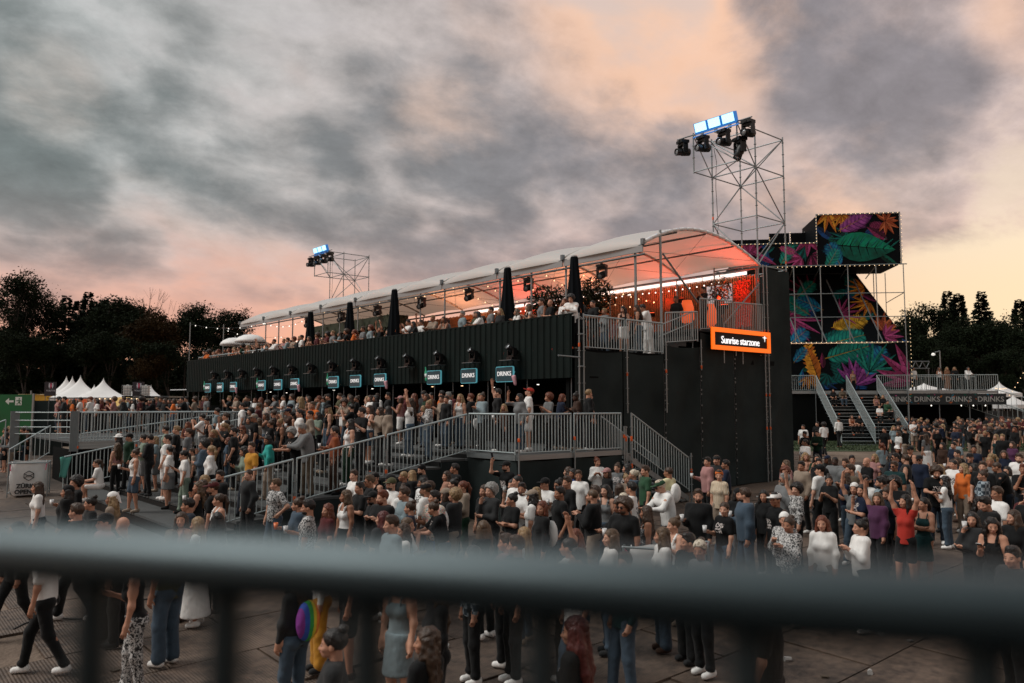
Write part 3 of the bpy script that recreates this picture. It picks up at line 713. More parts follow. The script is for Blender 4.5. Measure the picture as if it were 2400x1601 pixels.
def build_stairs():
    # descends along +x from the end of the deck
    x0, y0, x1 = DX + 4.25, DY + .0, DX + 7.3; zt = ZD; zb = ground_z(x1, y0)
    t = thing('metal_stairs', 'grey metal stairs with one slanting railing down from the deck end', 'stairs', (x0, y0, 0))
    n = 10; L = x1 - x0
    for k in range(n):
        z = zt - (zt - zb) * (k + .7) / n; x = L * k / n
        block('tread', x, x + L / n + .02, .05, 1.2, z - .035, z, galv, t)
        block('tread_lip', x + L / n - .0, x + L / n + .02, .06, 1.19, z - .09, z - .037, steel_dark, t)
    for y in (.0, 1.22):
        a = Vector((0, y, zt - .25)); b = Vector((L, y, zb + .0))
        mb = MB(); dz = .18
        mb.add([a, b, b + Vector((0, 0, dz)), a + Vector((0, 0, dz)), a + Vector((0, .03, 0)), b + Vector((0, .03, 0)), b + Vector((0, .03, dz)), a + Vector((0, .03, dz))],
               [(0, 1, 2, 3), (7, 6, 5, 4), (0, 4, 5, 1), (3, 2, 6, 7), (1, 5, 6, 2), (0, 3, 7, 4)])
        mb.build('stringer', galv, t)
    for x in (0, .25):
        bar('standard', (x, -.06, 0), (x, -.06, zt + 1.1 if x else zt + .7), .024, galv, t)
        bar('clamp', (x, -.06, zt + .25), (x, -.06, zt + .4), .035, orange_m, t); bar('clamp', (x, -.06, zt - .55), (x, -.06, zt - .42), .035, orange_m, t)
        for z in np.arange(.4, 3.1, .5): link('rosette', UNIT['ros'], t, loc=(x, -.06, float(z)))
    bar('standard', (L + .08, -.06, 0), (L + .08, -.06, zb + 1.55), .024, galv, t); bar('clamp', (L + .08, -.06, zb + .9), (L + .08, -.06, zb + 1.05), .035, orange_m, t)
    for z in np.arange(zb + .1, zb + 1.5, .45): link('rosette', UNIT['ros'], t, loc=(L + .08, -.06, float(z)))
    railing('slanting grey railing of the metal stairs by the deck end', (x0 + .32, y0 - .02, zt - .02), (x1, y0 - .02, zb + .32), 1.08)
    railing('far slanting railing of the metal stairs against the black wall', (x0 + .32, y0 + 1.26, zt - .02), (x1, y0 + 1.26, zb + .32), 1.0)
build_stairs()

# left platform beyond the terraced steps (ramp landing with corner boards)
def build_left_platform():
    t = thing('ramp_platform', 'grey railed ramp platform left of the terraced steps', 'platform', (6.9, 33.6, 0))
    for k in range(4):
        block("deck_board", k * 2.07, k * 2.07 + 2.05, 0, 10.0, ZD - .12, ZD - .05, deck_m, t)
    block('side_fascia', 0, 8.3, -.05, -.01, ZD - .32, ZD - .05, mat('pale fascia', (.33, .34, .33), .7, var=.2), t)
    block('skirt', 0, 8.3, .02, .06, 0, ZD - .33, dark_m, t)
    block('skirt', -.02, .0, .1, 3, 0, ZD - .33, dark_m, t)
    block('corner_board', -.08, .18, -.12, -.07, ZD - .4, ZD + 1.1, mat('grey board', (.15, .175, .18), .7, var=.2), t)
    block('corner_board', -1.75, -1.45, 1.6, 1.65, ZD - .35, ZD + 1.1, mat('grey board', (.15, .175, .18), .7, var=.2), t)
    for z in (.25, .5, .75, 1.05): bar('side_rail', (.1, -.06, ZD + z), (-1.6, 1.6, ZD + z - .0), .02, rail_m, t)
    for x in (.2, 2.27, 4.34): 
        bar('standard', (x, -.1, 0), (x, -.1, ZD + 1.1), .024, galv, t); bar('clamp', (x, -.1, ZD - .3), (x, -.1, ZD - .2), .035, orange_m, t)
    for k in range(4): block('stair_tread', -1.9 - .35 * k, -1.55 - .35 * k, 1.7, 3.4, ZD - .3 - .25 * k, ZD - .25 - .25 * k, deck_m, t)
    for k in range(4):
        railing('railing along the left ramp platform, %s bay from the corner' % ('first', 'second', 'third', 'fourth')[k], (7.2 + k * 2.07, 33.5, ZD - .06), (7.2 + k * 2.07 + 2.0, 33.5, ZD - .06), 1.1, group='ramp platform railings', gap=.11)
    railing('back railing behind the left ramp platform', (7.0, 36.5, ZD - .06), (13.5, 36.5, ZD - .06), 1.1, group='ramp platform railings', gap=.3)
    railing('inclined railing on the left ramp platform', (7.5, 34.9, ZD - .9), (13.5, 34.9, ZD - .1), 1.1, group='ramp platform railings', gap=.6)
    railing('short sloping railing left of the ramp platform corner', (6.3, 34.2, ZD - .5), (4.9, 33.4, ZD - 1.3), 1.05, group='ramp platform railings', gap=.2)
    railing('back sloping railing at the ramp platform stairs', (5.2, 36.6, ZD - .3), (2.6, 36.8, ZD - 1.4), 1.05, group='ramp platform railings', gap=.25)
build_left_platform()
# ------------------------------------------------------------------ scaffold light towers
def light_tower(label, x, y, zb, lv, sd):
    """2.07 m scaffold tower; cage of the top level reaches out over -x"""
    t = thing('light_tower', label, 'light tower', (x, y, zb)); w = 2.07; C = 1.25
    cor = [(0, 0), (w, 0), (w, w), (0, w)]
    zt = lv[-1] - zb; Ls = [l - zb for l in lv]
    for i, (a, b) in enumerate(cor):
        bar('standard', (a, b, 0), (a, b, zt + .12), .03, galv, t)
        z = .4
        while z < zt:
            link('rosette', UNIT['ros'], t, loc=(a, b, z)); z += .5
        bar('clamp', (a, b, zt * (.35 + .1 * i)), (a, b, zt * (.35 + .1 * i) + .12), .036, orange_m, t)
    for z in Ls:
        for i in range(4):
            a, b = cor[i], cor[(i + 1) % 4]; bar('ledger', (*a, z), (*b, z), .026, galv, t)
    bar('plan_brace', (0, 0, Ls[-2]), (w, w, Ls[-2]), .022, galv, t)
    for k in range(len(Ls) - 1):
        for i in range(4):
            a, b = cor[i], cor[(i + 1) % 4]
            if (k + i) % 2: a, b = b, a
            bar('diagonal', (*a, Ls[k]), (*b, Ls[k + 1]), .024, galv, t)
    for b in (0, w):
        bar('standard', (-C, b, Ls[-2] - .05), (-C, b, zt + .1), .03, galv, t)
        for z in Ls[-2:]: bar('ledger', (-C, b, z), (0, b, z), .026, galv, t)
        bar('diagonal', (-C, b, zt), (0, b, Ls[-2]), .024, galv, t)
        link('rosette', UNIT['ros'], t, loc=(-C, b, Ls[-2] + .6)); link('rosette', UNIT['ros'], t, loc=(-C, b, Ls[-2] + 1.1))
    for z in Ls[-2:]: bar('ledger', (-C, 0, z), (-C, w, z), .026, galv, t)
    bar('diagonal', (-C, 0, Ls[-2]), (-C, w, zt), .024, galv, t)
    bar('plan_brace', (-C, 0, Ls[-2]), (0, w, Ls[-2]), .022, galv, t)
    bar('lamp_bar', (-C - .1, -.75, zt - .02), (-C - .1, w + .75, zt - .02), .03, steel_dark, t)
    mb = MB(); pts = [Vector((0.06, w - .1, zt - .3))]
    rnd = random.Random(sd)
    for k in range(8): pts.append(Vector((.12 + rnd.uniform(-.06, .06), w - .1 + rnd.uniform(-.05, .05), zt - .3 - k * .55)))
    mb.path(pts, .012, 5); mb.build('cable', cable_m, t)
    return t
def moving_head(label, loc, rz, tilt, hang=True, group=None, sc=1.0):
    """stage spot: base box, yoke with two arms, barrel with lens"""
    t = thing('moving_head_light', label, 'stage light', loc, rz, group); t.scale = (sc, sc, sc)
    s = -1 if hang else 1
    k = ('mh', hang)
    if k not in UNIT:
        b = MB().box(-.17, .17, -.2, .2, 0, .11 * s); b.box(-.05, .05, -.05, .05, -.06 * s, 0); b.box(-.19, .19, -.05, .05, .02 * s, .09 * s)
        y = MB().box(-.1, .1, -.22, -.17, .14 * s, .52 * s); y.box(-.1, .1, .17, .22, .14 * s, .52 * s); y.box(-.09, .09, -.22, .22, .12 * s, .19 * s)
        h = MB(); Mx = Matrix.Rotation(R_(90), 4, 'Y')
        h.lathe([(.10, -.30), (.145, -.27), (.15, -.1), (.15, .05), (.13, .1), (.14, .30), (.12, .31), (.115, .26)], 14, Mx)
        l = MB().lathe([(.112, .255), (.1, .275), (.01, .285)], 14, Mx)
        bk = mat('stage light black', (.005, .006, .007), .42, spec=.35)
        UNIT[k] = (b.mesh('base', bk), y.mesh('yoke', bk), h.mesh('barrel', bk, True), l.mesh('lens', mat('stage lens', (.25, .28, .3), .08, .3), True))
    b, y, h, l = UNIT[k]
    link('base', b, t); yo = link('yoke', y, t)
    hb = link('barrel', h, t, loc=(0, 0, .45 * s), rot=(0, tilt, 0)); link('lens', l, hb)
    return t
def flood(label, x, y0, y1, z):
    t = thing('flood_light_bar', label, 'floodlight', (x, y0, z))
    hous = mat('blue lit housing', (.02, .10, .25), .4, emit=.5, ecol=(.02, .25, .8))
    face = mat('floodlight face', (.8, .95, 1), emit=1.5, ecol=(.30, .78, 1.0))
    n = 3; w = (y1 - y0) / n
    for k in range(n):
        M = Matrix.Translation((0, (k + .5) * w, .32)) @ Matrix.Rotation(R_(-18), 4, 'Y')
        mb = MB().box(-.09, .1, -w * .48, w * .48, -.22, .22, M); o = mb.build('panel_housing', hous, t)
        MB().box(-.105, -.092, -w * .41, w * .41, -.14, .2, M).build('panel_face', face, o)
        MB().box(-.02, .05, -.06, .06, -.06, .12, Matrix.Translation((0, (k + .5) * w, 0))).build('bracket', steel_dark, t)
    mb = MB(); mb.tube((0, -.1, 0), (0, y1 - y0 + .1, 0), .03); mb.build('mounting_bar', hous, t)
    ld = bpy.data.lights.new('flood_lamp', 'AREA'); ld.shape = 'RECTANGLE'; ld.size = .4; ld.size_y = y1 - y0; ld.energy = 40; ld.color = (.3, .6, 1)
    lo = bpy.data.objects.new('flood_lamp', ld); COL.objects.link(lo); lo.parent = t; lo.location = (-.2, (y1 - y0) / 2, .3)
    lo.rotation_euler = Vector((-1, 0, -.25)).to_track_quat('-Z', 'Y').to_euler()
MHG = 'stage lights on the towers'
light_tower('tall steel scaffold light tower at the near right end of the stand', 27.68, CY + .02, ZU - .2, [9.1, 11.1, 13.08, 14.62], 1)
light_tower('distant steel scaffold light tower behind the far end of the roof', 27.62, 51.2, ZU - .2, [9.1, 11.1, 12.98, 14.5], 2)
flood('bright blue white floodlight bar on top of the near light tower', 26.25, 17.35, 19.3, 14.45)
flood('bright floodlight bar on top of the distant light tower', 26.2, 51.0, 53.0, 14.4)
for k, (y, lab) in enumerate(((20.0, 'leftmost'), (19.0, 'second'), (18.0, 'third'), (16.9, 'rightmost'))):
    moving_head('%s stage light hanging under the near tower floodlights' % lab, (26.33, y, 14.42 if 0 < k < 3 else 14.5), R_(180 + 6 * k - 20), R_(6), True, MHG, 1.08)
moving_head('lone stage light turned away below the near tower floodlights', (26.43, 17.35, 13.95), R_(160), R_(65), True, MHG, 1.15)
for k, (y, lab) in enumerate(((53.7, 'leftmost'), (52.7, 'second'), (51.8, 'third'), (50.8, 'rightmost'))):
    moving_head('%s stage light hanging under the distant tower floodlights' % lab, (26.3, y, 14.35), R_(180 + 8 * k), R_(8), True, MHG, 1.1)
ords = ['first', 'second', 'third', 'fourth', 'fifth', 'sixth', 'seventh', 'eighth', 'ninth', 'tenth', 'eleventh', 'twelfth', 'thirteenth', 'fourteenth']
for k in range(14):
    y = 19.98 + 2.07 * k
    t = moving_head('black stage light on the cladding, %s from the near corner' % ords[k], (17.0, y, 5.05), R_(178), R_(-28), False, 'stage lights along the cladding', .74)
    s = block('shelf', -.2, .3, -.55, .3, -.04, -.01, steel_dark, t)
for k, y in enumerate((19.6, 23.6, 27.5, 31.2, 35.2, 39.0, 43.0)):
    moving_head('round black speaker light hung from the roof eave, %s from the near end' % ords[k], (20.95, y, 8.62), R_(200), R_(20), True, 'lights hung from the roof eave', .85)

# ------------------------------------------------------------------ signs on the stand
neon = mat('cyan sign edge', (.1, .4, .5), emit=.28, ecol=(.16, .62, .72))
signbg = mat('dark teal sign face', (.004, .03, .042), .4, emit=.10, ecol=(.01, .12, .16), var=.6, vscale=14)
green_b = mat('green bottle', (.03, .30, .16), .3, emit=.12, ecol=(.1, .6, .35)); pale_b = mat('pale bottle label', (.65, .75, .75), .4)
pinkm = mat('pink drink', (.55, .30, .35), .5)
def rrect(w, h, r, n=4):
    p = []
    for cx, cy, a0 in ((w - r, h - r, 0), (-w + r, h - r, 90), (-w + r, -h + r, 180), (w - r, -h + r, 270)):
        for k in range(n + 1):
            a = R_(a0 + 90 * k / n); p.append((cx + r * math.cos(a), cy + r * math.sin(a)))
    return p
FACE = Matrix(((0, 0, -1, 0), (-1, 0, 0, 0), (0, 1, 0, 0), (0, 0, 0, 1)))   # local x,y -> wall facing -X (x to the viewer's right), extrude towards -X
g3 = ('nearest', 'second nearest', 'third', 'farthest')
for gi, ys in enumerate(((24.43, 22.3, 20.33), (32.27, 30.3, 28.28), (40.1, 38.1, 36.2), (47.93, 45.95, 43.96))):
    for k, y in enumerate(ys):
        t = thing('drinks_sign', 'lit teal drinks sign, %s of the three in the %s group' % (('left', 'middle', 'right')[k], g3[gi]), 'sign', (17.02, y, 4.58), 0, 'drinks signs on the stand')
        w, h = .45, .258
        MB().prism(rrect(w, h, .06), .05, FACE).build('edge_frame', neon, t)
        MB().prism(rrect(w - .022, h - .022, .045), .008, Matrix.Translation((-.052, 0, 0)) @ FACE).build('face', signbg, t)
        text('lettering', 'DRINKS', .208, lit_letter, t, (-.064, 0, .01), (R_(90), 0, R_(-90)), .003, bold=.002)
        bar('hanger', (.0, 0, -.23), (0, 0, -1.2 if k != 1 else -.9), .012, steel_dark, t)
        if k == 0:
            Mb = Matrix.Translation((-.05, w + .045, .10)) @ Matrix.Rotation(R_(-8), 4, 'X')
            b = MB().lathe([(.05, -.22), (.055, -.15), (.055, .10), (.025, .20), (.02, .30), (.024, .31)], 10, Mb).build('bottle', green_b, t, True)
            MB().lathe([(.057, -.10), (.057, .05)], 10, Mb).build('bottle_label', pale_b, t, True)
        if k == 2:
            c = MB().lathe([(.03, -.34), (.05, -.30), (.075, -.06), (.07, .0), (.06, -.05)], 10, Matrix.Translation((-.06, -w - .03, -.06)) @ Matrix.Rotation(R_(-18), 4, 'X')).build('cocktail_glass', pinkm, t, True)
            MB().tube((-.06, -w - .02, -.06), (-.06, -w - .10, .08), .008, 5).build('straw', neon, t)

def starzone_sign():
    t = thing('lit_sign', 'orange framed black sign reading Sunrise starzone on the end rail', 'sign', (24.05, CY - .3, 5.6))
    W, H = 3.74, .75; om = mat('glowing orange frame', (.9, .16, .01), .4, emit=.95, ecol=(1.0, .14, .005))
    block('face', 0, W, 0, .06, 0, H, black_m, t)
    for (a, b, c, d) in ((-.04, W + .04, H - .13, H + .03), (-.04, W + .04, -.03, .13), (-.04, .13, .13, H - .13), (W - .13, W + .04, .13, H - .13)):
        block('frame_bar', a, b, -.06, -.003, c, d, om, t)
    text('lettering', 'Sunrise starzone', .385, mat('bright white letters', (1, 1, 1), emit=.9, ecol=(1, 1, 1)), t, (1.80, -.03, .33), (R_(90), 0, 0), .010, bold=.001, space=.97)
    st = MB(); poly = []
    for k in range(8):
        r = .16 if k % 2 == 0 else .035; poly.append((r * math.sin(k * math.pi / 4), r * math.cos(k * math.pi / 4)))
    st.prism(poly, .02, Matrix.Translation((3.43, -.01, .56)) @ Matrix.Rotation(R_(90), 4, 'X')); st.build('star', mat('bright white letters', (1, 1, 1)), t)
    for x in (.9, 2.1): bar('hanger', (x, .1, -.5), (x, .1, 1.0), .022, galv, t)
starzone_sign()

# closed parasols along the terrace front
def parasol(label, y, txts, x=18.3, ztop=8.42):
    t = thing('closed_parasol', label, 'parasol', (x, y, ZU), 0, 'closed black parasols')
    cl = mat('black parasol cloth', (.005, .007, .009), .85, spec=.08, bump=.4, bscale=6, stretch=(1, 1, .2))
    H = ztop - ZU; n = 16; mb = MB(); vs = []; prof = [(.10, H), (.13, H - .05), (.17, H - .6), (.25, H - 1.4), (.33, H - 2.1), (.36, H - 2.4), (.30, H - 2.5)]
    for r, z in prof:
        for k in range(n):
            rr = r * (1.06 if k % 2 else .86) if z < H - .1 else r; a = 2 * math.pi * k / n + (H - z) * .12; vs.append((rr * math.cos(a), rr * math.sin(a), z))
    mb.add(vs, [(i * n + k, i * n + (k + 1) % n, (i + 1) * n + (k + 1) % n, (i + 1) * n + k) for i in range(len(prof) - 1) for k in range(n)] + [tuple(range(n))])
    mb.build('folded_cloth', cl, t)
    bar('pole', (0, 0, 0), (0, 0, H - .1), .035, black_m, t)
    MB().lathe([(.11, H - .02), (.11, H + .02), (.05, H + .03)], 12).build('top_cap', mat('grey cap', (.4, .42, .42), .5), t)
    block('foot', -.35, .35, -.35, .35, 0, .06, black_m, t)
    for s, z, a, m, sz in txts:
        r = .30 if z < 1.2 else .25
        text('print', s, sz, m, t, (r * 1.12 * math.cos(a), r * 1.12 * math.sin(a), z), (R_(90), 0, a + R_(90)), .001)
wl = white_letter; ol = mat('orange print', (.8, .2, .04), .6, emit=.15, ecol=(.8, .15, .03))
parasol('nearest closed black parasol at the cladding corner', 18.35, [('tt', .85, R_(-160), wl, .26), ('She', 1.05, R_(-95), wl, .16), ('&', 1.3, R_(-95), ol, .2)])
parasol('second closed black parasol, in the middle of the terrace front', 21.75, [('1', 1.0, R_(-160), wl, .3), ('2', 1.02, R_(-118), ol, .3)], ztop=8.5)
parasol('third closed black parasol beside the man filming', 29.35, [('the', 1.15, R_(-105), wl, .22), ('Rock', .95, R_(-105), wl, .2), ('ii', 1.4, R_(-105), ol, .2)], ztop=8.55)
parasol('fourth closed black parasol at the far bar', 33.25, [('he', .95, R_(-100), wl, .32), ('E', 1.0, R_(-160), ol, .25)], ztop=8.38)
parasol('fifth distant closed parasol under the hanging greenery', 37.3, [], ztop=8.3)

# open white parasols and string lights at the far terrace end
for k, (x, y, r) in enumerate(((19.6, 50.6, .95), (20.6, 49.3, .6), (19.4, 47.6, .95))):
    t = thing('open_parasol', 'white dome parasol at the far terrace end, %s' % ('left of the three', 'small one behind', 'right of the three')[k], 'parasol', (x, y, ZU), 0, 'white dome parasols')
    bar('pole', (0, 0, 0), (0, 0, 2.7), .03, galv, t)
    MB().lathe([(r, 2.1), (r * .93, 2.25), (r * .75, 2.42), (r * .45, 2.55), (.06, 2.6)], 20).build('canopy', pvc_m, t, True)
for k, (p, n) in enumerate((((17.4, 52.6), 0), ((19.5, 52.4), 0))):
    t = thing('light_pole', 'thin steel pole holding string lights at the far end, %s' % ('front one', 'rear one')[k], 'pole', (*p, ZU))
    bar('tube', (0, 0, 0), (0, 0, 3.6), .03, galv, t)
string('string_lights', 'white bulbs strung across the open far end of the terrace', [(17.4, 52.6, 8.8), (20, 47, 8.6), (21, 43.5, 8.6)], 14, white_bulb_m, .03, .3)
string('string_lights', 'second lower row of bulbs at the open far end', [(19.5, 52.4, 8.6), (22, 49, 8.0), (24, 44.5, 7.5)], 13, white_bulb_m, .03, .25)
railing('railing on the far terrace end behind the crowd', (17.6, 52.3, ZU), (21.5, 52.3, ZU), 1.05, gap=.3)
railing('grey railing along the front of the open far terrace', (17.8, 52.0, ZU + .25), (17.8, 41.5, ZU + .25), 1.05, gap=.35)

# ------------------------------------------------------------------ poster tower with stairs (own axes)
PA = AZ - R_(90) - R_(7)
PO = atF(1990, 57, 1.0)
def build_poster_tower():
    t = thing('poster_tower', 'tall stepped scaffold tower covered in dark tropical leaf posters', 'tower', PO, PA)
    black = mat('poster black', (.003, .0045, .006), .7, spec=.08)
    Z0 = 1.0
    def z(v): return v - Z0
    # ---- printed leaves: flat shapes just off the sheet
    cols = {'orange': ((.62, .17, .02), (.75, .33, .03)), 'pink': ((.30, .03, .12), (.42, .06, .20)), 'teal': ((.0, .16, .15), (.01, .26, .20)), 'blue': ((.01, .08, .28), (.01, .20, .33)), 'purple': ((.22, .035, .24), (.32, .07, .30)), 'green': ((.0, .13, .085), (.0, .22, .12)), 'red': ((.38, .07, .02), (.50, .13, .05)), 'yellow': ((.50, .27, .01), (.62, .36, .03))}
    for c, (a, b) in cols.items():
        mat('print %s dark' % c, tuple(.62 * q for q in a), .6, var=.5, vscale=2.5, spec=.2); mat('print %s light' % c, tuple(.82 * q for q in b), .6, var=.55, vscale=2.2, spec=.2); mat('print %s dim' % c, tuple(.16 * q for q in a), .6, spec=.2)
    cnt = [0]
    def leaf(parent, kind, c, M, cx, cz, L, ang, wid=.35, n=9, lift=0, clip=None, dim=False):
        """a printed frond: blades either side of a spine; M maps (x,z) of the sheet to the tower; cut off at the sheet's edge"""
        ca, sa = math.cos(ang), math.sin(ang); mb = MB(); polys = []; cnt[0] += 1; lift = .004 + .0006 * cnt[0]
        def W(u, v): return (cx + u * ca - v * sa, cz + u * sa + v * ca)      # u along leaf, v across
        def oval(u0, l2, w2, a2, li, vein=True):
            c2, s2 = math.cos(a2), math.sin(a2); up = []; dn = []
            X = lambda u, v: (cx + (u0 * ca) + u * c2 - v * s2, cz + (u0 * sa) + u * s2 + v * c2)
            for q in range(8):
                t_ = q / 7; w = w2 * math.sin(math.pi * min(1, t_) ** .8); up.append(X(l2 * t_, w)); dn.append(X(l2 * t_, -w))
            polys.append((li, up + [X(l2, 0)])); polys.append((1 if li == 0 else 0 if li == 1 else li, [X(l2, 0)] + dn[::-1]))
            if vein:
                polys.append((2, [X(0, -.012 * l2), X(l2 * .95, 0), X(0, .012 * l2)]))
                for q in range(1, 7):
                    t_ = q / 7; w = w2 * .9 * math.sin(math.pi * t_ ** .8)
                    for s_ in (1, -1): polys.append((2, [X(l2 * t_ * .92, 0), X(l2 * (t_ * .92 + .02), 0), X(l2 * (t_ * .92 + .09), s_ * w)]))
        if kind == 'frond':
            for k in range(n * 2):
                f = k / (n * 2); u = L * (.05 + .92 * f); bl = L * wid * math.sin(math.pi * min(.98, .15 + .83 * f)) ** .7; w = L / n * .30
                for s in (1, -1):
                    j = 1 + .12 * math.sin(k * 5.3 + s)
                    polys.append((0 if (k + (s > 0)) % 3 else 1, [W(*q) for q in ((u, 0), (u + w, 0), (u + w * 1.3 + bl * .42, s * bl * .62 * j), (u + bl * .8 * j, s * bl * j), (u + bl * .28, s * bl * .5))]))
            polys.append((3, [W(0, -.010 * L), W(L, -.003 * L), W(L, .003 * L), W(0, .010 * L)]))
        elif kind == 'blade': oval(0, L, L * wid * .5, ang, 0)
        elif kind == 'petals':
            for k in range(n):
                f = k / (n - 1) - .5; oval(0, L * (.72 + .28 * math.cos(2.2 * f)) * (1 + .08 * math.sin(k * 7)), L * wid * .26, ang + 2.1 * f, k % 2)
        for qi, (li, poly) in enumerate(polys):
            if clip:
                # Sutherland-Hodgman against the sheet's convex outline
                for (ax, az), (bx, bz) in zip(clip, clip[1:] + clip[:1]):
                    out = []
                    ins = lambda q: (bx - ax) * (q[1] - az) - (bz - az) * (q[0] - ax) >= 0
                    for p, q in zip(poly, poly[1:] + poly[:1]):
                        if ins(p): out.append(p)
                        if ins(p) != ins(q):
                            d1 = (bx - ax) * (p[1] - az) - (bz - az) * (p[0] - ax); d2 = (bx - ax) * (q[1] - az) - (bz - az) * (q[0] - ax); k = d1 / (d1 - d2)
                            out.append((p[0] + (q[0] - p[0]) * k, p[1] + (q[1] - p[1]) * k))
                    poly = out
                    if len(poly) < 3: break
                if len(poly) < 3: continue
            mb.cur = li
            mb.add([M(x, zz, lift + qi * 4e-6) for x, zz in poly], [tuple(range(len(poly)))])
        d = MATS['print %s dark' % c]; l = MATS['print %s light' % c]
        if mb.f: mb.build('printed_leaf', [l, d, black, MATS['print yellow dark'] if not dim else d] if not dim else [d, MATS['print %s dim' % c], black, d], parent)
    def undergrowth(parent, M, outline, n, seed):
        rn = random.Random(seed); xs = [p[0] for p in outline]; zs = [p[1] for p in outline]
        for k in range(n):
            leaf(parent, rn.choice(('frond', 'frond', 'petals', 'blade')), rn.choice(('teal', 'blue', 'green', 'purple', 'pink', 'teal', 'blue')), M, rn.uniform(min(xs), max(xs)), rn.uniform(min(zs), max(zs)), rn.uniform(.9, 2.0), rn.uniform(0, 6.28), rn.uniform(.22, .36), rn.randint(5, 10), clip=outline, dim=True)
    def sheet(name, pts, M):
        n = len(pts); return MB().add([M(x, q, 0) for x, q in pts] + [M(x, q, -.04) for x, q in pts], [tuple(range(n)), tuple(range(2 * n - 1, n - 1, -1))] + [(k, n + k, n + (k + 1) % n, (k + 1) % n) for k in range(n)]).build(name, black, t)
    flat = lambda y: (lambda x, q, o: Vector((x, y - o, q)))
    # upper box, front sheet: tall right part and lower left part
    F1 = flat(-.3)
    o1 = [(-2.0, z(13.62)), (3.72, z(13.62)), (3.72, z(17.3)), (-2.0, z(17.3))]
    s1 = sheet('poster_sheet', o1, F1)
    o2 = [(-8.2, z(13.62)), (-2.02, z(13.62)), (-2.02, z(15.25)), (-8.2, z(15.25))]
    s2 = sheet('poster_sheet', o2, F1)
    block('box_roof', -2, 3.72, -.25, 4, z(17.2), z(17.26), black, t)
    block('box_side', 3.66, 3.72, -.25, 4, z(13.62), z(17.2), black, t); block('box_side', -2.0, -1.94, -.25, 4, z(15.2), z(17.2), black, t)
    block('box_floor', -8.2, 3.7, -.2, 4, z(13.62), z(13.68), black, t)
    for x0, x1, zt in ((-8.6, -4.6, 16.3), (-4.7, -3.2, 16.75), (-3.1, -2.0, 16.75)):
        block('back_sheet', x0, x1, 3.0, 3.06, z(15.0), z(zt), black, t)
    # leaning middle sheet
    def LM(x, q, o): k = (q - z(8.05)) / (z(13.6) - z(8.05)); return Vector((x, .15 + 3.4 * k - o, q))
    o3 = [(-4.2, z(8.05)), (4.15, z(8.05)), (1.75, z(13.6)), (-4.2, z(13.6))]
    s3 = sheet('poster_sheet', o3, LM)
    o4 = [(-4.1, z(4.7)), (4.15, z(4.7)), (4.15, z(8.0)), (-4.1, z(8.0))]
    s4 = sheet('poster_sheet', o4, flat(.1))
    block('base_block', -4.0, 4.1, .2, 4, 0, z(7.95), dark_m, t)
    L = leaf
    undergrowth(s1, F1, o1, 9, 1); undergrowth(s2, F1, o2, 9, 2); undergrowth(s3, LM, o3, 13, 3); undergrowth(s4, flat(.1), o4, 12, 4)
    # upper right sheet
    L(s1, 'blade', 'green', F1, -.9, z(15.1), 4.3, R_(-6), .50, clip=o1, lift=.006)
    for k in range(9): L(s1, 'blade', 'teal', F1, -.4 + k * .42, z(15.1 - k * .04), 1.0, R_(62 - k * 3), .10, clip=o1, lift=.012)
    L(s1, 'petals', 'orange', F1, -1.2, z(17.5), 1.5, R_(-70), .42, 5, clip=o1, lift=.009)
    L(s1, 'petals', 'orange', F1, -.2, z(17.3), 1.25, R_(-85), .3, 6, clip=o1, lift=.012)
    L(s1, 'frond', 'purple', F1, -.5, z(16.1), 2.3, R_(28), .30, 10, clip=o1, lift=.010)
    L(s1, 'petals', 'red', F1, 2.75, z(16.75), 1.05, R_(-60), .50, 5, clip=o1, lift=.014); L(s1, 'petals', 'red', F1, 2.75, z(16.75), .95, R_(80), .45, 4, clip=o1, lift=.015)
    L(s1, 'frond', 'blue', F1, -.4, z(13.5), 1.9, R_(115), .34, 11, clip=o1, lift=.010)
    L(s1, 'frond', 'teal', F1, -1.4, z(13.4), 1.6, R_(60), .32, 9, clip=o1, lift=.011)
    # upper left sheet
    L(s2, 'petals', 'pink', F1, -2.6, z(15.6), 1.3, R_(-115), .55, 4, clip=o2, lift=.009)
    L(s2, 'petals', 'pink', F1, -3.1, z(14.2), 1.25, R_(-150), .35, 6, clip=o2, lift=.011)
    L(s2, 'frond', 'teal', F1, -4.6, z(13.7), 1.7, R_(60), .3, 9, clip=o2); L(s2, 'blade', 'blue', F1, -5.6, z(13.8), 1.1, R_(85), .3, clip=o2)
    L(s2, 'petals', 'pink', F1, -6.8, z(14.6), 1.1, R_(60), .5, 5, clip=o2, lift=.009); L(s2, 'blade', 'pink', F1, -6.6, z(14.7), 2.0, R_(-30), .2, clip=o2, lift=.012)
    L(s2, 'frond', 'pink', F1, -4.7, z(15.0), 1.2, R_(-20), .28, 8, clip=o2, lift=.013)
    # leaning sheet
    L(s3, 'petals', 'orange', LM, 2.1, z(12.3), 1.3, R_(180), .30, 6, clip=o3, lift=.012); L(s3, 'petals', 'orange', LM, 2.2, z(11.2), 1.5, R_(-140), .26, 7, clip=o3, lift=.013)
    L(s3, 'frond', 'yellow', LM, -.9, z(9.2), 2.7, R_(14), .24, 9, clip=o3, lift=.012)
    L(s3, 'petals', 'pink', LM, -3.9, z(10.1), 2.4, R_(-20), .30, 6, clip=o3, lift=.011)
    L(s3, 'frond', 'teal', LM, -2.2, z(10.2), 2.2, R_(140), .36, 11, clip=o3, lift=.010); L(s3, 'frond', 'blue', LM, -1.2, z(10.6), 2.0, R_(150), .32, 10, clip=o3, lift=.008)
    L(s3, 'frond', 'teal', LM, -2.9, z(11.7), 1.9, R_(40), .30, 9, clip=o3, lift=.012)
    L(s3, 'petals', 'pink', LM, -.1, z(10.3), 1.6, R_(20), .22, 6, clip=o3, lift=.012)
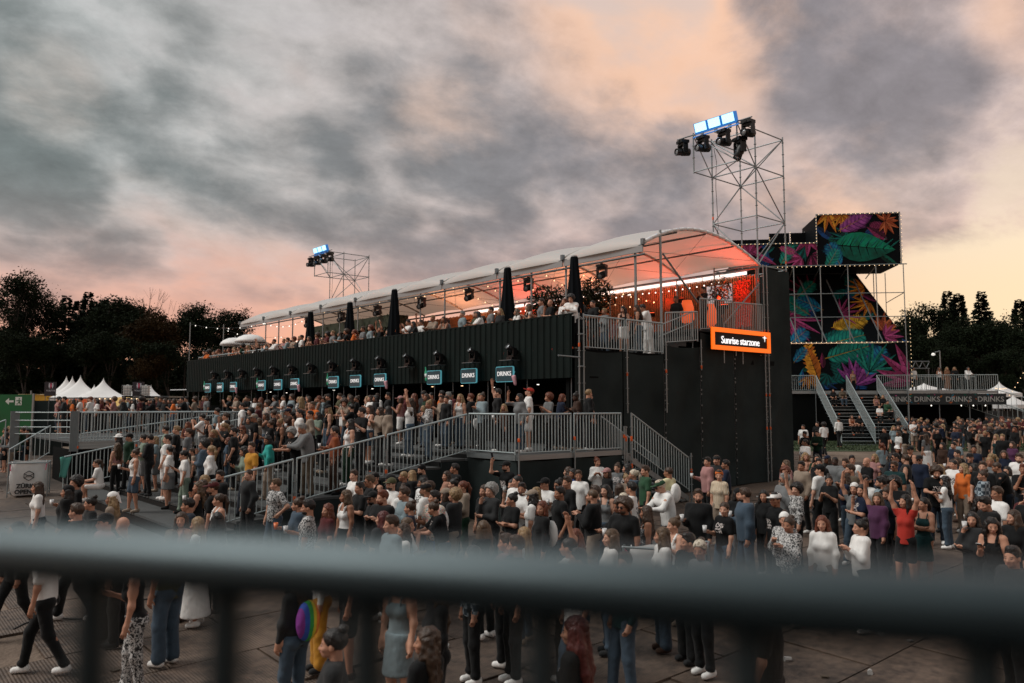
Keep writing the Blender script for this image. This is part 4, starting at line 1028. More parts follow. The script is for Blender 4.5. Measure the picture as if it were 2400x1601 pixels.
    L(s3, 'petals', 'red', LM, 2.6, z(8.9), 1.5, R_(60), .42, 6, clip=o3, lift=.012); L(s3, 'petals', 'pink', LM, 2.6, z(8.5), 1.3, R_(10), .4, 6, clip=o3, lift=.014)
    L(s3, 'frond', 'blue', LM, -4.0, z(8.0), 1.7, R_(38), .36, 9, clip=o3, lift=.012); L(s3, 'frond', 'teal', LM, -1.6, z(7.9), 3.0, R_(14), .30, 14, clip=o3, lift=.016)
    # base sheet
    M4 = flat(.1)
    L(s4, 'frond', 'teal', M4, -1.6, z(6.9), 3.2, R_(16), .30, 14, clip=o4, lift=.010)
    L(s4, 'frond', 'orange', M4, -2.2, z(4.7), 3.6, R_(100), .16, 6, clip=o4, lift=.014); L(s4, 'blade', 'orange', M4, -2.1, z(5.4), 2.6, R_(108), .36, clip=o4, lift=.012)
    L(s4, 'petals', 'purple', M4, .4, z(5.0), 2.2, R_(75), .34, 8, clip=o4, lift=.014)
    L(s4, 'frond', 'blue', M4, 1.2, z(5.6), 2.4, R_(60), .34, 12, clip=o4, lift=.011); L(s4, 'petals', 'teal', M4, 1.4, z(5.9), 2.3, R_(70), .28, 6, clip=o4, lift=.013)
    L(s4, 'petals', 'pink', M4, 4.4, z(5.2), 2.8, R_(125), .40, 6, clip=o4, lift=.012)
    L(s4, 'blade', 'blue', M4, -3.4, z(4.9), 1.3, R_(80), .3, clip=o4); L(s4, 'frond', 'blue', M4, -3.8, z(6.6), 1.4, R_(50), .3, 8, clip=o4)
    L(s4, 'petals', 'orange', M4, -2.8, z(5.6), 1.0, R_(-90), .4, 5, clip=o4, lift=.015)
    # scaffold cage in front of the leaning sheet
    for x in (-3.7, -1.85, 0.05, 1.98):
        bar('standard', (x, -.35, z(8.05)), (x, -.35, z(13.6)), .035, galv, t)
        bar('raking_strut', (x - .9, 1.9, z(12.9)), (x + .3, -.3, z(8.1)), .05, steel_dark, t)
        bar('underside_beam', (x, -.3, z(13.5)), (x + .5, 3.6, z(13.2)), .04, galv, t)
    for x in (3.05, 3.85): bar('standard', (x, -.35 if x > 3.5 else 3.6, 0), (x, -.35 if x > 3.5 else 3.6, z(13.6)), .035, galv, t)
    bar('standard', (3.9, 3.6, 0), (3.9, 3.6, z(13.6)), .03, galv, t)
    for zz in (9.85, 11.55): bar('ledger', (-4.2, -.36, z(zz)), (3.85, -.36, z(zz)), .03, galv, t)
    bar('ledger', (3.85, -.36, z(11.55)), (3.9, 3.6, z(11.3)), .03, galv, t)
    for zz, x0 in ((13.6, -8.2), (8.03, -4.2)): bar('ledger', (x0, -.36, z(zz)), (4.1, -.36, z(zz)), .04, galv, t)
    bar('ledger', (-2, -.34, z(17.33)), (3.75, -.34, z(17.33)), .035, galv, t); bar('corner_post', (3.75, -.34, z(13.6)), (3.75, -.34, z(17.4)), .035, galv, t)
    bar('corner_post', (-2.02, -.34, z(15.2)), (-2.02, -.34, z(17.4)), .035, galv, t); bar('corner_post', (-2.0, 3.3, z(15.2)), (-2.0, 3.3, z(16.9)), .035, galv, t)
    bar('ledger', (-8.2, -.34, z(15.28)), (-2.0, -.34, z(15.28)), .035, galv, t)
    bar('corner_post', (-4.25, -.36, 0), (-4.25, -.36, z(13.6)), .04, galv, t)
build_poster_tower()
def pw(x, y, z):
    c, s = math.cos(PA), math.sin(PA); return (PO.x + c * x - s * y, PO.y + s * x + c * y, z)
for k, (lab, a, b, n, zz) in enumerate((('top edge of the poster tower', (-2, -.4), (3.75, -.4), 18, 17.36), ('stepped left edge of the poster tower', (-8, -.4), (-2.1, -.4), 20, 15.3), ('lower edge of the tower top box', (-5, -.45), (3.7, -.45), 26, 13.55), ('band above the poster tower base', (-4.2, -.45), (4.1, -.45), 24, 8.05))):
    string('string_lights', 'warm bulbs along the ' + lab, [pw(*a, zz), pw(*b, zz)], n, bulb_m, .024, .0, 'bulb strings on the poster tower')
string('string_lights', 'warm bulbs down the right corner of the poster tower', [pw(4.2, -.2, 11), pw(4.2, -.2, 4.8)], 22, bulb_m, .022, 0, 'bulb strings on the poster tower')
string('string_lights', 'warm bulbs up the right top corner of the poster tower', [pw(3.85, -.3, 13.6), pw(3.85, -.3, 17.3)], 12, bulb_m, .022, 0, 'bulb strings on the poster tower')
string('string_lights', 'warm bulbs on the left upright of the tower top box', [pw(-2.05, -.4, 15.3), pw(-2.05, -.4, 17.3)], 9, bulb_m, .022, 0, 'bulb strings on the poster tower')
string('string_lights', 'short bulb row on the rear upright of the tower box', [pw(-3.15, 2.9, 15.3), pw(-3.15, 2.9, 16.9)], 8, bulb_m, .022, 0, 'bulb strings on the poster tower')
string('string_lights', 'short bulb row on the farthest upright of the tower box', [pw(-4.7, 2.9, 15.3), pw(-4.7, 2.9, 16.5)], 7, bulb_m, .022, 0, 'bulb strings on the poster tower')

ZF = 4.58
def build_far_stairs():
    t = thing('far_stairs', 'double flight of open metal stairs below the poster tower', 'stairs', PO, PA)
    z0 = 0.05; n = 16; run = 6.0
    for fl in range(2):
        x0 = -2.3 + 2.07 * fl
        for k in range(n):
            y = -run * k / n - .05; z = (ZF - 1.0) - (ZF - 1.0 - z0) * (k + 1) / n
            block('tread', x0 + .05, x0 + 2.0, y - run / n, y, z - .04, z, galv, t)
            if k % 3 == fl: block('clamp', x0 + .5 + (k % 5) * .25, x0 + .62 + (k % 5) * .25, y - run / n - .012, y - run / n - .004, z - .1, z - .04, orange_m, t)
            if k % 2 == 0: bar('cross_tube', (x0 + .05, y - .2, z - .14), (x0 + 2.0, y - .2, z - .14), .02, steel_dark, t)
    block('landing', -4.1, 9.9, .0, 3.5, ZF - 1.1, ZF - 1.0, deck_m, t)
    block('landing_edge', -4.1, 9.9, -.06, -.003, ZF - 1.2, ZF - 1.0, galv, t)
    block('under_landing', -4.1, -2.35, .1, .2, 0, ZF - 1.2, dark_m, t)
    for x in (-2.35, 1.85, 3.9, 6.0, 8.0, 9.9): bar('standard', (x, -.05, 0), (x, -.05, ZF - 1.0), .035, steel_dark, t)
    for k, x in enumerate((-2.3, -.23, 1.84)):
        p = pw(x, -.1, ZF); q = pw(x, -6.0, 1.1)
        railing('slanting railing of the far metal stairs, %s of three' % ('left', 'middle', 'right')[k], p, q, 1.1, gap=.14, group='railings of the far stairs', balr=.014)
    railing('railing on the landing left of the far stairs', pw(-4.1, -.05, ZF), pw(-2.4, -.05, ZF), 1.1, gap=.14, group='railings of the far landing', balr=.014)
    for k in range(4):
        railing('railing above the far drinks banner, %s bay from the stairs' % ('first', 'second', 'third', 'fourth')[k], pw(1.9 + 2.02 * k, -.05, ZF), pw(1.9 + 2.02 * k + 1.98, -.05, ZF), 1.1, gap=.14, group='railings of the far landing', balr=.014)
    railing('rear railing behind the four women on the far landing', pw(4.5, 3.3, ZF), pw(9.9, 3.3, ZF), 1.1, gap=.3, group='railings of the far landing', balr=.014)
build_far_stairs()
def far_banner():
    t = thing('drinks_banner', 'long dark leafy banner reading drinks four times under the far landing', 'banner', PO, PA)
    block('cloth', 2.2, 10.4, -.14, -.10, ZF - 1.0 - .98, ZF - 1.0 - .22, mat('banner black', (.006, .012, .014), .6), t)
    for k, px in enumerate((2096, 2159, 2228, 2297)):
        x = (px - 1990) / 32.75
        text('lettering', 'DRINKS', .50, mat('dim white print', (.34, .35, .34), .6), t, (x, -.145, ZF - 1.0 - .62), (R_(90), 0, 0), .002, bold=.005)
    rnd = random.Random(9); cs = ['orange', 'pink', 'teal', 'blue', 'green', 'red']
    for k in range(46):
        x = rnd.uniform(2.4, 10.2); zz = ZF - 1.0 - rnd.uniform(.3, .9); a = rnd.uniform(0, 6.28); l = rnd.uniform(.12, .3)
        if min(abs(x - (px - 1990) / 32.75) for px in (2096, 2159, 2228, 2297)) < .75 and abs(zz - (ZF - 1.62)) < .2: continue
        pts = [(x, zz), (x + l * math.cos(a + .4) * .6, zz + l * math.sin(a + .4) * .6), (x + l * math.cos(a), zz + l * math.sin(a)), (x + l * math.cos(a - .4) * .6, zz + l * math.sin(a - .4) * .6)]
        pts = [(min(max(p, 2.21), 10.39), min(max(q, ZF - 1.97), ZF - 1.23)) for p, q in pts]
        MB().add([(p, -.144, q) for p, q in pts], [(0, 1, 2, 3)]).build('printed_leaf', MATS['print %s %s' % (cs[k % 6], 'light' if k % 2 else 'dark')], t)
    b = thing('far_bar', 'dark open bar under the far landing behind the crowd', 'bar', PO, PA)
    block('counter', 2.4, 10, 1.0, 1.5, .05, 1.1, black_m, b); block('back', 2.0, 10.4, 3.2, 3.3, 0, ZF - 1.2, dark_m, b)
    for x in (3.0, 5.6, 7.6, 8.4, 9.2): link('lamp', MB().lathe([(.01, -.05), (.05, 0), (.02, .05)], 8).mesh('lamp', white_bulb_m), b, loc=(x, .3, ZF - 2.05))
far_banner()
# ------------------------------------------------------------------ left background: tents, fence, signs
def pagoda(label, px, F, w, h0, h1, rz=.4, name='pagoda_tent', walls=0.0):
    p = atF(px, F); p.z = ground_z(p.x, p.y)
    t = thing(name, label, 'tent', p, AZ + rz, 'white pagoda tents'); n = 10; N = 24; vs = []
    for i in range(n + 1):
        u = i / n; r = w / 2 * ((1 - u) ** 1.75 * .96 + .04 * (1 - u)); z = h0 + (h1 - h0) * (u ** 1.05)
        for k in range(N):
            a = 2 * math.pi * k / N; c, s = math.cos(a), math.sin(a); m = max(abs(c), abs(s)); q = (1 - u) ** .6
            f = (1 - q) + q / m
            vs.append((r * c * f, r * s * f, z))
    MB().add(vs, [(i * N + k, i * N + (k + 1) % N, (i + 1) * N + (k + 1) % N, (i + 1) * N + k) for i in range(n) for k in range(N)]).build('roof', pvc_m, t, True)
    for sx in (-1, 1):
        for sy in (-1, 1): bar('leg', (sx * w * .48, sy * w * .48, 0), (sx * w * .48, sy * w * .48, h0), .04, galv, t)
        block('valance', -w * .5, w * .5, sx * w * .5 - .01, sx * w * .5 + .01, h0 - .3, h0 - .003, pvc_m, t)
        block('valance', sx * w * .5 - .01, sx * w * .5 + .01, -w * .49, w * .49, h0 - .3, h0 - .003, pvc_m, t)
    if walls: block('side_wall', -w * .49, w * .49, w * .47, w * .48, 0, h0 - .3, pvc_m, t)
    return t
pagoda('white pagoda tent at the left, leftmost of the row of peaks', 156, 68, 3.6, 3.1, 5.06)
pagoda('white pagoda tent second from the left in the row of peaks', 170, 63, 3.4, 3.1, 4.86)
pagoda('white pagoda tent with the tallest peak in the left row', 189, 59, 3.5, 3.1, 4.78, walls=1)
pagoda('small white pagoda peak between the two big left tents', 222, 66, 2.6, 3.1, 4.28)
pagoda('white pagoda tent at the right of the left row, nearest the tanks', 243, 58, 3.3, 3.1, 4.56)
pagoda('tiny white pagoda tip between the tank and the second toilet sign', 305, 62, 1.3, 3.2, 4.0)
pagoda('small white pagoda over the currywurst stall', 355, 60, 1.5, 3.2, 4.1)
pagoda('white pagoda tent right of the far drinks banner', 2341, 64, 2.2, 3.5, 4.5)
pagoda('low white pagoda tent at the far right behind the banner', 2372, 62, 2.0, 2.6, 3.4)
pagoda('white tent top showing through the far landing rail', 2165, 76, 3.4, 4.0, 4.7)
def left_background():
    p = atF(36, 41); z = ground_z(p.x, p.y)
    t = thing('exit_sign', 'large green emergency exit sign with white arrow and running figure', 'sign', (p.x, p.y, z), AZ - R_(90) - .05)
    gm = mat('green exit sheet', (.0, .10, .025), .6, var=.15); wm = mat('white sign print', (.62, .66, .62), .6)
    block('sheet', -2.4, .95, 0, .05, .8, 3.3, gm, t)
    block('side_trim', .96, 1.05, -.02, .06, .4, 3.35, galv, t)
    for x in (-1.8, .8): bar('post', (x, .12, 0), (x, .12, 3.5), .04, galv, t)
    def pl(pts, y=-.006): return [((x + 1.36) * .62 - .24 if x < -.9 else (x + .44) * .62 + .24, y, (zz - 3.0) * .62 + 2.95) for x, zz in pts]
    MB().add(pl([(-1.72, 3.0), (-1.4, 3.28), (-1.4, 3.08), (-1.0, 3.08), (-1.0, 2.92), (-1.4, 2.92), (-1.4, 2.72)]), [tuple(range(7))]).build('arrow', wm, t)
    MB().add(pl([(-.72, 2.68), (-.72, 3.36), (-.16, 3.36), (-.16, 2.68)]), [(0, 1, 2, 3)]).build('door_field', wm, t)
    m = MB(); y = -.012
    for pts in ([(-.46, 3.1), (-.36, 3.12), (-.3, 2.95), (-.42, 2.9)], [(-.42, 2.92), (-.33, 2.95), (-.22, 2.78), (-.28, 2.72)], [(-.44, 2.94), (-.36, 2.9), (-.52, 2.74), (-.64, 2.76), (-.63, 2.80), (-.53, 2.80)], [(-.46, 3.1), (-.44, 3.04), (-.62, 3.0), (-.64, 3.06)], [(-.36, 3.12), (-.34, 3.04), (-.2, 2.98), (-.18, 3.04)]):
        m.add(pl(pts, y), [tuple(range(len(pts)))])
    m.add(pl([(-.38 + .06 * math.cos(a * .785), 3.2 + .06 * math.sin(a * .785)) for a in range(8)], y), [tuple(range(8))])
    m.build('running_figure', gm, t)
    f = thing('fence_panel', 'black covered fence between the green exit sign and the tents', 'fence', atF(110, 43, 1.0) + Vector((0, 0, -.3)), AZ - R_(90))
    block('cover', -.6, 1.0, 0, .04, .1, 3.1, fabric_m, f)
    for x in (-.62, .2, 1.0): bar('post', (x, -.05, 0), (x, -.05, 3.15), .025, steel_dark, f)
    f = thing('fence_panel', 'long black covered fence behind the crowd under the tents', 'fence', atF(290, 52, 1.0), AZ - R_(90))
    for k in range(5):
        block('cover', -3.5 + k * 2.1, -1.45 + k * 2.1, 0, .04, .1, 2.55, fabric_m, f); bar('post', (-3.52 + k * 2.1, -.05, 0), (-3.52 + k * 2.1, -.05, 2.6), .03, steel_dark, f)
    for k, px in enumerate((119, 325)):
        q = atF(px, 55, 1.0)
        s = thing('toilet_sign', 'dark toilet sign with pale figures, %s' % ('left one by the tents', 'right one by the tanks')[k], 'sign', q + Vector((0, 0, 2.1)), AZ - R_(90), 0); s.scale = (.42, .42, .42)
        block('board', -.95, .95, 0, .08, 2.6, 4.9, mat('toilet board', (.008, .009, .018), .5, var=.5, vscale=2), s)
        for x in (-.8, .8): bar('post', (x, .12, -5), (x, .12, 4.8), .05, steel_dark, s)
        pm = mat('pale figure', (.5, .5, .55), .6, emit=.06); rm = mat('pink figure', (.6, .08, .15), .6, emit=.08)
        for x, m_ in ((-.15, pm), (.12, rm), (.4, pm)):
            MB().add([(x + .09 * math.cos(a * .785), -.01, 4.62 + .09 * math.sin(a * .785)) for a in range(8)], [tuple(range(8))]).build('figure_head', m_, s)
            b = MB()
            for p_ in ([(-.12, 4.5), (.12, 4.5), (.13, 4.12), (.06, 4.12), (.05, 4.3), (-.05, 4.3), (-.06, 4.12), (-.13, 4.12)], [(-.06, 4.28), (.06, 4.28), (.06, 3.85), (-.06, 3.85)]):
                b.add([(x + u * .8, -.01, v) for u, v in p_], [tuple(range(len(p_)))])
            b.build('figure_body', m_, s)
        text('lettering', 'TOILETTE', .34, pm, s, (.1, -.01, 3.45), (R_(90), 0, 0), .002)
    for k, (px, w) in enumerate(((70, 1.5), (93, 1.9))):
        q = atF(px, 58, 1.0); s = thing('yellow_container', 'yellow container behind the fence, %s' % ('left half', 'right half with pale lid')[k], 'container', q, AZ - R_(90), 'yellow containers')
        block('body', -w / 2, w / 2, 0, 1.2, 1.9, 3.3, mat('yellow paint', (.50, .27, .02), .5, var=.25), s); block('rim', -w / 2 - .03, w / 2 + .03, -.03, 1.23, 3.303, 3.36, mat('pale rim', (.6, .5, .3), .5), s); block('base', -w / 2, w / 2, 0, 1.2, 0, 1.88, dark_m, s)
    for k, (px, F) in enumerate(((300, 54), (343, 54.5))):
        q = atF(px, F, 1.0); s = thing('water_tank', 'white caged water tank stacked %s' % ('left of the second toilet sign', 'right of the second toilet sign')[k], 'tank', q + Vector((0, 0, .7)), AZ - R_(90) + .1, 'white caged tanks'); s.scale = (.52, .52, .75)
        MB().lathe([(.5, 3.35), (.55, 3.4), (.55, 4.2), (.5, 4.25), (.14, 4.27), (.14, 4.33)], 4, Matrix.Rotation(R_(45), 4, 'Z')).build('bottle', mat('tank plastic', (.68, .70, .68), .45), s)
        for z in (3.5, 3.75, 4.0, 4.25):
            for a, b in (((-.5, -.5), (.5, -.5)), ((.5, -.5), (.5, .5))): bar('cage_bar', (*a, z), (*b, z), .02, galv, s, 5)
        for x in (-.5, -.17, .17, .5): bar('cage_bar', (x, -.5, 3.35), (x, -.5, 4.3), .02, galv, s, 5)
        block('stand', -.5, .5, -.45, .45, -.95, 3.33, dark_m, s)
    q = atF(357, 56, 1.0); s = thing('food_stall', 'dark food stall with currywurst lettering', 'stall', q, AZ - R_(90))
    block('fascia', -1.9, 1.1, -.1, 0, 2.5, 3.15, mat('stall fascia', (.02, .024, .024), .5), s); block('roof', -2, 1.2, 0, 2.5, 3.1, 3.2, steel_dark, s)
    text('lettering', 'CURRYWURST', .42, mat('stall letters', (.45, .45, .45), .5, emit=.1), s, (-.35, -.105, 2.8), (R_(90), 0, 0), .002)
    for x in (-1.9, 1.05): bar('post', (x, -.05, 0), (x, -.05, 3.1), .05, steel_dark, s)
    block('counter', -1.8, 1, .2, .7, 0, 1.1, mat('stall counter', (.35, .28, .2), .6), s)
    q = atF(262, 50, 1.0); s = thing('lit_canopy', 'small stall canopy edged with warm bulbs below the right tent', 'canopy', q, AZ - R_(90) - .1)
    block('roof', -.8, 2.2, 0, 1.6, 2.9, 3.0, galv, s)
    for x in (-.8, 2.2):
        for y in (0, 1.6): bar('leg', (x, y, 0), (x, y, 2.9), .03, galv, s)
    for k in range(9): link('bulb', UNIT[('bulb', bulb_m.name, .024)], s, loc=(-.7 + k * .35, -.06, 2.95), scale=(1.3,) * 3)
    q = atF(285, 49.5, 1.0); s = thing('lit_counter', 'yellow lit food counter behind the left crowd', 'counter', q, AZ - R_(90))
    block('front', -.35, .3, 0, .6, 2.5, 3.05, mat('yellow menu light', (.7, .5, .2), emit=.35, ecol=(.9, .6, .2)), s); block('base', -.6, .5, .02, .6, 0, 2.48, dark_m, s)
    q = atF(158, 50, 1.0); s = thing('red_lit_booth', 'small booth glowing red between tent walls at left', 'booth', q, AZ - R_(90))
    block('back', -.8, .8, .9, 1, 2.1, 2.95, mat('booth red', (.6, .12, .06), emit=.30, ecol=(.9, .16, .06)), s); block('wall', 1.25, 2.1, .2, .26, 0, 2.6, pvc_m, s); block('roof', -1.2, 1.2, 0, 1, 2.98, 3.03, dark_m, s); block('front_skirt', -1.2, 1.2, 0, .05, 0, 2.1, dark_m, s)
    # slim black lamp bracket left of the stand
    q = atF(412, 56, 1.0); s = thing('tube_light', 'thin lit tube light on a dark mast left of the stand', 'lamp', q, AZ - R_(90))
    bar('mast', (.9, 0, 0), (.9, 0, 3.7), .03, steel_dark, s); bar('tube', (-.35, 0, 3.62), (.85, 0, 3.64), .03, mat('dim tube', (.6, .6, .6), emit=.25), s)
    # street lamp and truss at right
    q = atF(2205, 74, 1.0); s = thing('street_lamp', 'thin lamp post with a bent arm and pale head behind the far landing', 'street lamp', q, AZ - R_(90))
    bar('mast', (0, 0, 0), (0, 0, 7.6), .05, galv, s); bar('arm', (0, 0, 7.6), (-.5, 0, 7.45), .04, galv, s)
    MB().lathe([(.05, -.1), (.16, -.05), (.18, .05), (.06, .15)], 8, Matrix.Translation((-.62, 0, 7.25))).build('head', mat('lamp head', (.8, .8, .75), emit=.6), s)
    q = atF(2155, 90, 1.0); s = thing('roof_truss', 'dim lattice truss hanging in front of the right wood', 'truss', q, AZ - R_(90))
    for z in (6.7, 7.5): bar('chord', (-1.2, 0, z), (1.2, 0, z), .05, steel_dark, s)
    for k in range(6): bar('web', (-1.2 + .4 * k, 0, 6.7 if k % 2 else 7.5), (-.8 + .4 * k, 0, 7.5 if k % 2 else 6.7), .04, steel_dark, s)
    for x in (-1.1, 1.1): bar('mast', (x, .1, 0), (x, .1, 6.7), .05, steel_dark, s)
left_background()

# far-right stands behind the crowd
def far_right():
    q = atF(2345, 58, 1.0)
    t = thing('far_stand', 'dim stepped seating with grey rails at the far right edge', 'stand', q, AZ - R_(90))
    for k in range(5): block('tier', -1.8 + k * .2, 5, k * 1.0, k * 1.0 + 1.0, 0, .3 + .45 * k, deck_m, t)
    railing('slanting railing of the far right seating', q + Vector((0, 0, 2.6)) - RV * 3.2, q + Vector((0, 0, .9)) + RV * .3 - FH * 3, 1.1, gap=.3, balr=.014)
    railing('second slanting railing of the far right seating', q + Vector((0, 0, 2.6)) - RV * .4, q + Vector((0, 0, 1.0)) + RV * 3.2 - FH * 3, 1.1, gap=.3, balr=.014)
    railing('long low rail across the far right seating', q + Vector((0, 0, .35)) - RV * 2 - FH * 3, q + Vector((0, 0, .35)) + RV * 5 - FH * 3, 1.1, gap=.5, balr=.014)
far_right()
string('string_lights', 'warm bulbs along the right-hand tent valance', [atF(2330, 62, 4.9), atF(2358, 62, 4.9)], 9, bulb_m, .028, .05)
string('string_lights', 'sloping bulb line at the far right edge', [atF(2360, 60, 4.2), atF(2402, 60, 6.2)], 6, bulb_m, .028, .1)

# ------------------------------------------------------------------ trees
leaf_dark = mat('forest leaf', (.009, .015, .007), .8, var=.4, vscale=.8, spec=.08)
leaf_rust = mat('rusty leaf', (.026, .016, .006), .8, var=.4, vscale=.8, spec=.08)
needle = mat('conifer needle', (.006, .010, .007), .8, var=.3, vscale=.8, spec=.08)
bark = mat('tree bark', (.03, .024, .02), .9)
def leaf_quad(mb, q, s, rnd):
    a = Vector((rnd.gauss(0, 1), rnd.gauss(0, 1), rnd.gauss(0, .7))).normalized() * s
    b = a.cross(Vector((rnd.gauss(0, 1), rnd.gauss(0, 1), rnd.gauss(0, 1)))).normalized() * s * .55
    mb.add([q - a, q + b, q + a * .9, q - b], [(0, 1, 2, 3)])
def make_broad(seed, h, w, nl, leafs=.22, open_=.5, lean=0.0):
    rnd = random.Random(seed); tr = MB(); cr = MB(); tips = []
    def limb(p, d, L, r, lev):
        q = p + d * L; tr.tube(p, q, r, 6, r * .62, False)
        if lev == 0 or r < .03: tips.append(q); return
        for k in range(rnd.choice((2, 3, 3))):
            nd = (d + Vector((rnd.gauss(0, .55), rnd.gauss(0, .55), rnd.gauss(.12, .3)))).normalized()
            limb(p + d * L * rnd.uniform(.75, 1), nd, L * rnd.uniform(.62, .85), r * .6, lev - 1)
        tips.append(q)
    limb(Vector((0, 0, 0)), Vector((lean, 0, 1)).normalized(), h * .28, h * .022, 5)
    # squeeze the branch tips into the crown's envelope
    n = len(tips); zs = [t.z for t in tips]; zmax = max(zs); xm = max(max(abs(t.x), abs(t.y)) for t in tips)
    per = max(1, nl // n)
    sx = w / max(xm, .1); sz = h / zmax
    for t in tips:
        t2 = Vector((t.x * sx, t.y * sx, t.z * sz)); cl = rnd.uniform(.5, 1.15)
        if rnd.random() < open_ * .3: continue
        for k in range(int(per * rnd.uniform(.5, 1.5))):
            q = t2 + Vector((rnd.gauss(0, cl * .6), rnd.gauss(0, cl * .6), rnd.gauss(0, cl * .42))); leaf_quad(cr, q, leafs * rnd.uniform(.6, 1.4), rnd)
    tr.v = [(x * sx, y * sx, z * sz) for x, y, z in tr.v]
    return tr.mesh('trunk', bark), cr
def make_conifer(seed, h, w, droop=.25):
    rnd = random.Random(seed); tr = MB().tube((0, 0, 0), (0, 0, h), h * .014, 6, .02); cr = MB(); z = h * .15
    while z < h * .99:
        f = 1 - (z / h); L = w * (f ** .8) * rnd.uniform(.75, 1.15) + .12
        for k in range(11):
            a = rnd.uniform(0, 6.28); d = Vector((math.cos(a), math.sin(a), rnd.uniform(-.1, .35))); zj = z + rnd.uniform(-.02, .02) * h
            m = max(3, int(L * 7))
            for j in range(m):
                u = (j + .5) / m; q = Vector((0, 0, zj)) + d * L * u; q.z -= droop * L * u * u
                for s in (1, -1):
                    sd = Vector((-d.y, d.x, 0)) * s * (.16 + .42 * (1 - u)) * rnd.uniform(.5, 1.2)
                    e = d * .3
                    cr.add([q, q + sd * .8 + e + Vector((0, 0, -.34 * rnd.random())), q + e * 1.4], [(0, 1, 2)])
        z += h * .017
    return tr.mesh('trunk', bark), cr
kinds = {}
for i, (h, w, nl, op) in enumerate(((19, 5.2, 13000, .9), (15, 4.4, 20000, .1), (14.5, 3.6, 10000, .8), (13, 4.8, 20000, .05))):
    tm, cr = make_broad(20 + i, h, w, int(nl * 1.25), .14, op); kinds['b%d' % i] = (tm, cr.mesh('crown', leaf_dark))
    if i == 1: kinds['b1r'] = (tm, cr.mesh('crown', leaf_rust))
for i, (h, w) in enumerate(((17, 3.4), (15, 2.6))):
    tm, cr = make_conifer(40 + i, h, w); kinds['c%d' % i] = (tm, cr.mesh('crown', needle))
def bare():
    mb = MB(); rnd = random.Random(2)
    def limb(p, d, L, r, lev):
        q = p + d * L; mb.tube(p, q, r, 5, r * .6, False)
        if lev:
            for k in range(3): limb(q, (d + Vector((rnd.gauss(0, .4), rnd.gauss(0, .4), .25))).normalized(), L * .7, r * .6, lev - 1)
    limb(Vector((0, 0, 0)), Vector((0, 0, 1)), 9, .14, 4)
    return mb.mesh('trunk', bark)
def tree(kind, px, F, ytop, rz, label):
    p = atF(px, F); p.z = ground_z(p.x, p.y) - .1
    t = thing('conifer_tree' if kind[0] == 'c' else 'broadleaf_tree', label, 'tree', p, rz, 'trees of the surrounding wood')
    tm, cm = kinds[kind]; h = max(v.co.z for v in cm.vertices)
    d = ray(px, ytop); zt = HC + d.z * F / d.dot(FH); s = (zt - p.z) / h
    t.scale = (s, s, s); link('trunk', tm, t); link('crown', cm, t)
TL = [('b0', 30, 92, 628, .3, 'tall open broadleaf tree towering at the left edge'), ('b0', 78, 96, 690, 2.0, 'open tall tree just right of the left-edge giant'), ('b3', -20, 88, 745, 1, 'dense dark tree low at the far left edge'), ('b3', 60, 84, 770, 2, 'dense dark tree under the left-edge giant'),
      ('c0', 148, 100, 692, 0, 'conifer with a broken outline right of the left-edge giant'), ('c1', 178, 104, 703, 1, 'slim conifer tip between two larger firs'), ('c0', 199, 98, 684, 2, 'tallest fir of the left wood'), ('c1', 217, 102, 705, 3, 'small fir right of the tallest fir'), ('c1', 237, 100, 702, 4, 'narrow fir tip left of the rusty trees'),
      ('b2', 262, 97, 690, .5, 'thin-crowned tree right of the firs'), ('b2', 285, 95, 692, 1.5, 'thin tree beside the rusty crowns'), ('b1', 312, 94, 700, 2.5, 'round dark tree in the middle of the left wood'), ('b1r', 338, 90, 705, 3.0, 'rust tinted broad tree in the middle of the left wood'), ('b1r', 372, 92, 722, .7, 'rust tinted lower tree right of its neighbour'),
      ('b3', 120, 86, 775, 2.2, 'dense dark tree mass below the firs'), ('b3', 190, 86, 770, .2, 'dense dark tree below the tallest fir'), ('b3', 255, 85, 765, 1.2, 'dense dark tree above the tents'), ('b3', 400, 84, 790, 2.9, 'dense dark tree beside the far end of the stand'), ('b1r', 330, 82, 800, 4.0, 'low rust tinted tree above the stalls'),
      ('b2', 455, 98, 705, 3.1, 'airy tree left of the stand roof tip'), ('b2', 432, 94, 735, 5, 'airy lower tree left of the stand'), ('b0', 520, 100, 712, 1.1, 'round airy tree behind the far roof tip'), ('b1', 555, 104, 745, 2.1, 'airy tree right of the far roof tip'), ('b3', 480, 90, 800, .1, 'dark lower tree behind the far terrace'),
      ('b2', 2185, 118, 705, .4, 'airy tree right of the poster tower'), ('b2', 2150, 112, 738, 1.4, 'sparse tree touching the poster tower'), ('c0', 2228, 124, 682, 1, 'broad fir in the right wood'), ('c1', 2254, 124, 686, 2, 'slimmer fir beside the broad right fir'), ('c0', 2308, 122, 683, 3, 'tallest fir of the right wood'),
      ('b1', 2215, 108, 740, 2.2, 'dense dark tree in the right wood'), ('b3', 2180, 102, 775, .6, 'dark low tree behind the far landing'), ('b1', 2275, 106, 722, 3.3, 'dense dark tree below the right firs'), ('b3', 2330, 104, 745, 1.9, 'dark tree left of the right edge'), ('b1', 2372, 108, 722, .9, 'dark tree near the right edge'), ('c1', 2398, 110, 700, 2, 'fir at the very right edge of the wood'), ('b3', 2250, 96, 800, 2.5, 'dark low tree over the drinks banner'), ('b3', 2340, 96, 810, 4, 'dark low tree over the right tents'), ('b3', 2410, 100, 760, 1, 'dark tree cut by the right edge')]
for a in TL: tree(*a)
p = atF(352, 93); t = thing('bare_tree', 'leafless twiggy tree top above the rusty crowns', 'tree', (p.x, p.y, 1)); o = link('trunk', bare(), t); o.scale = (.5, .5, .66)
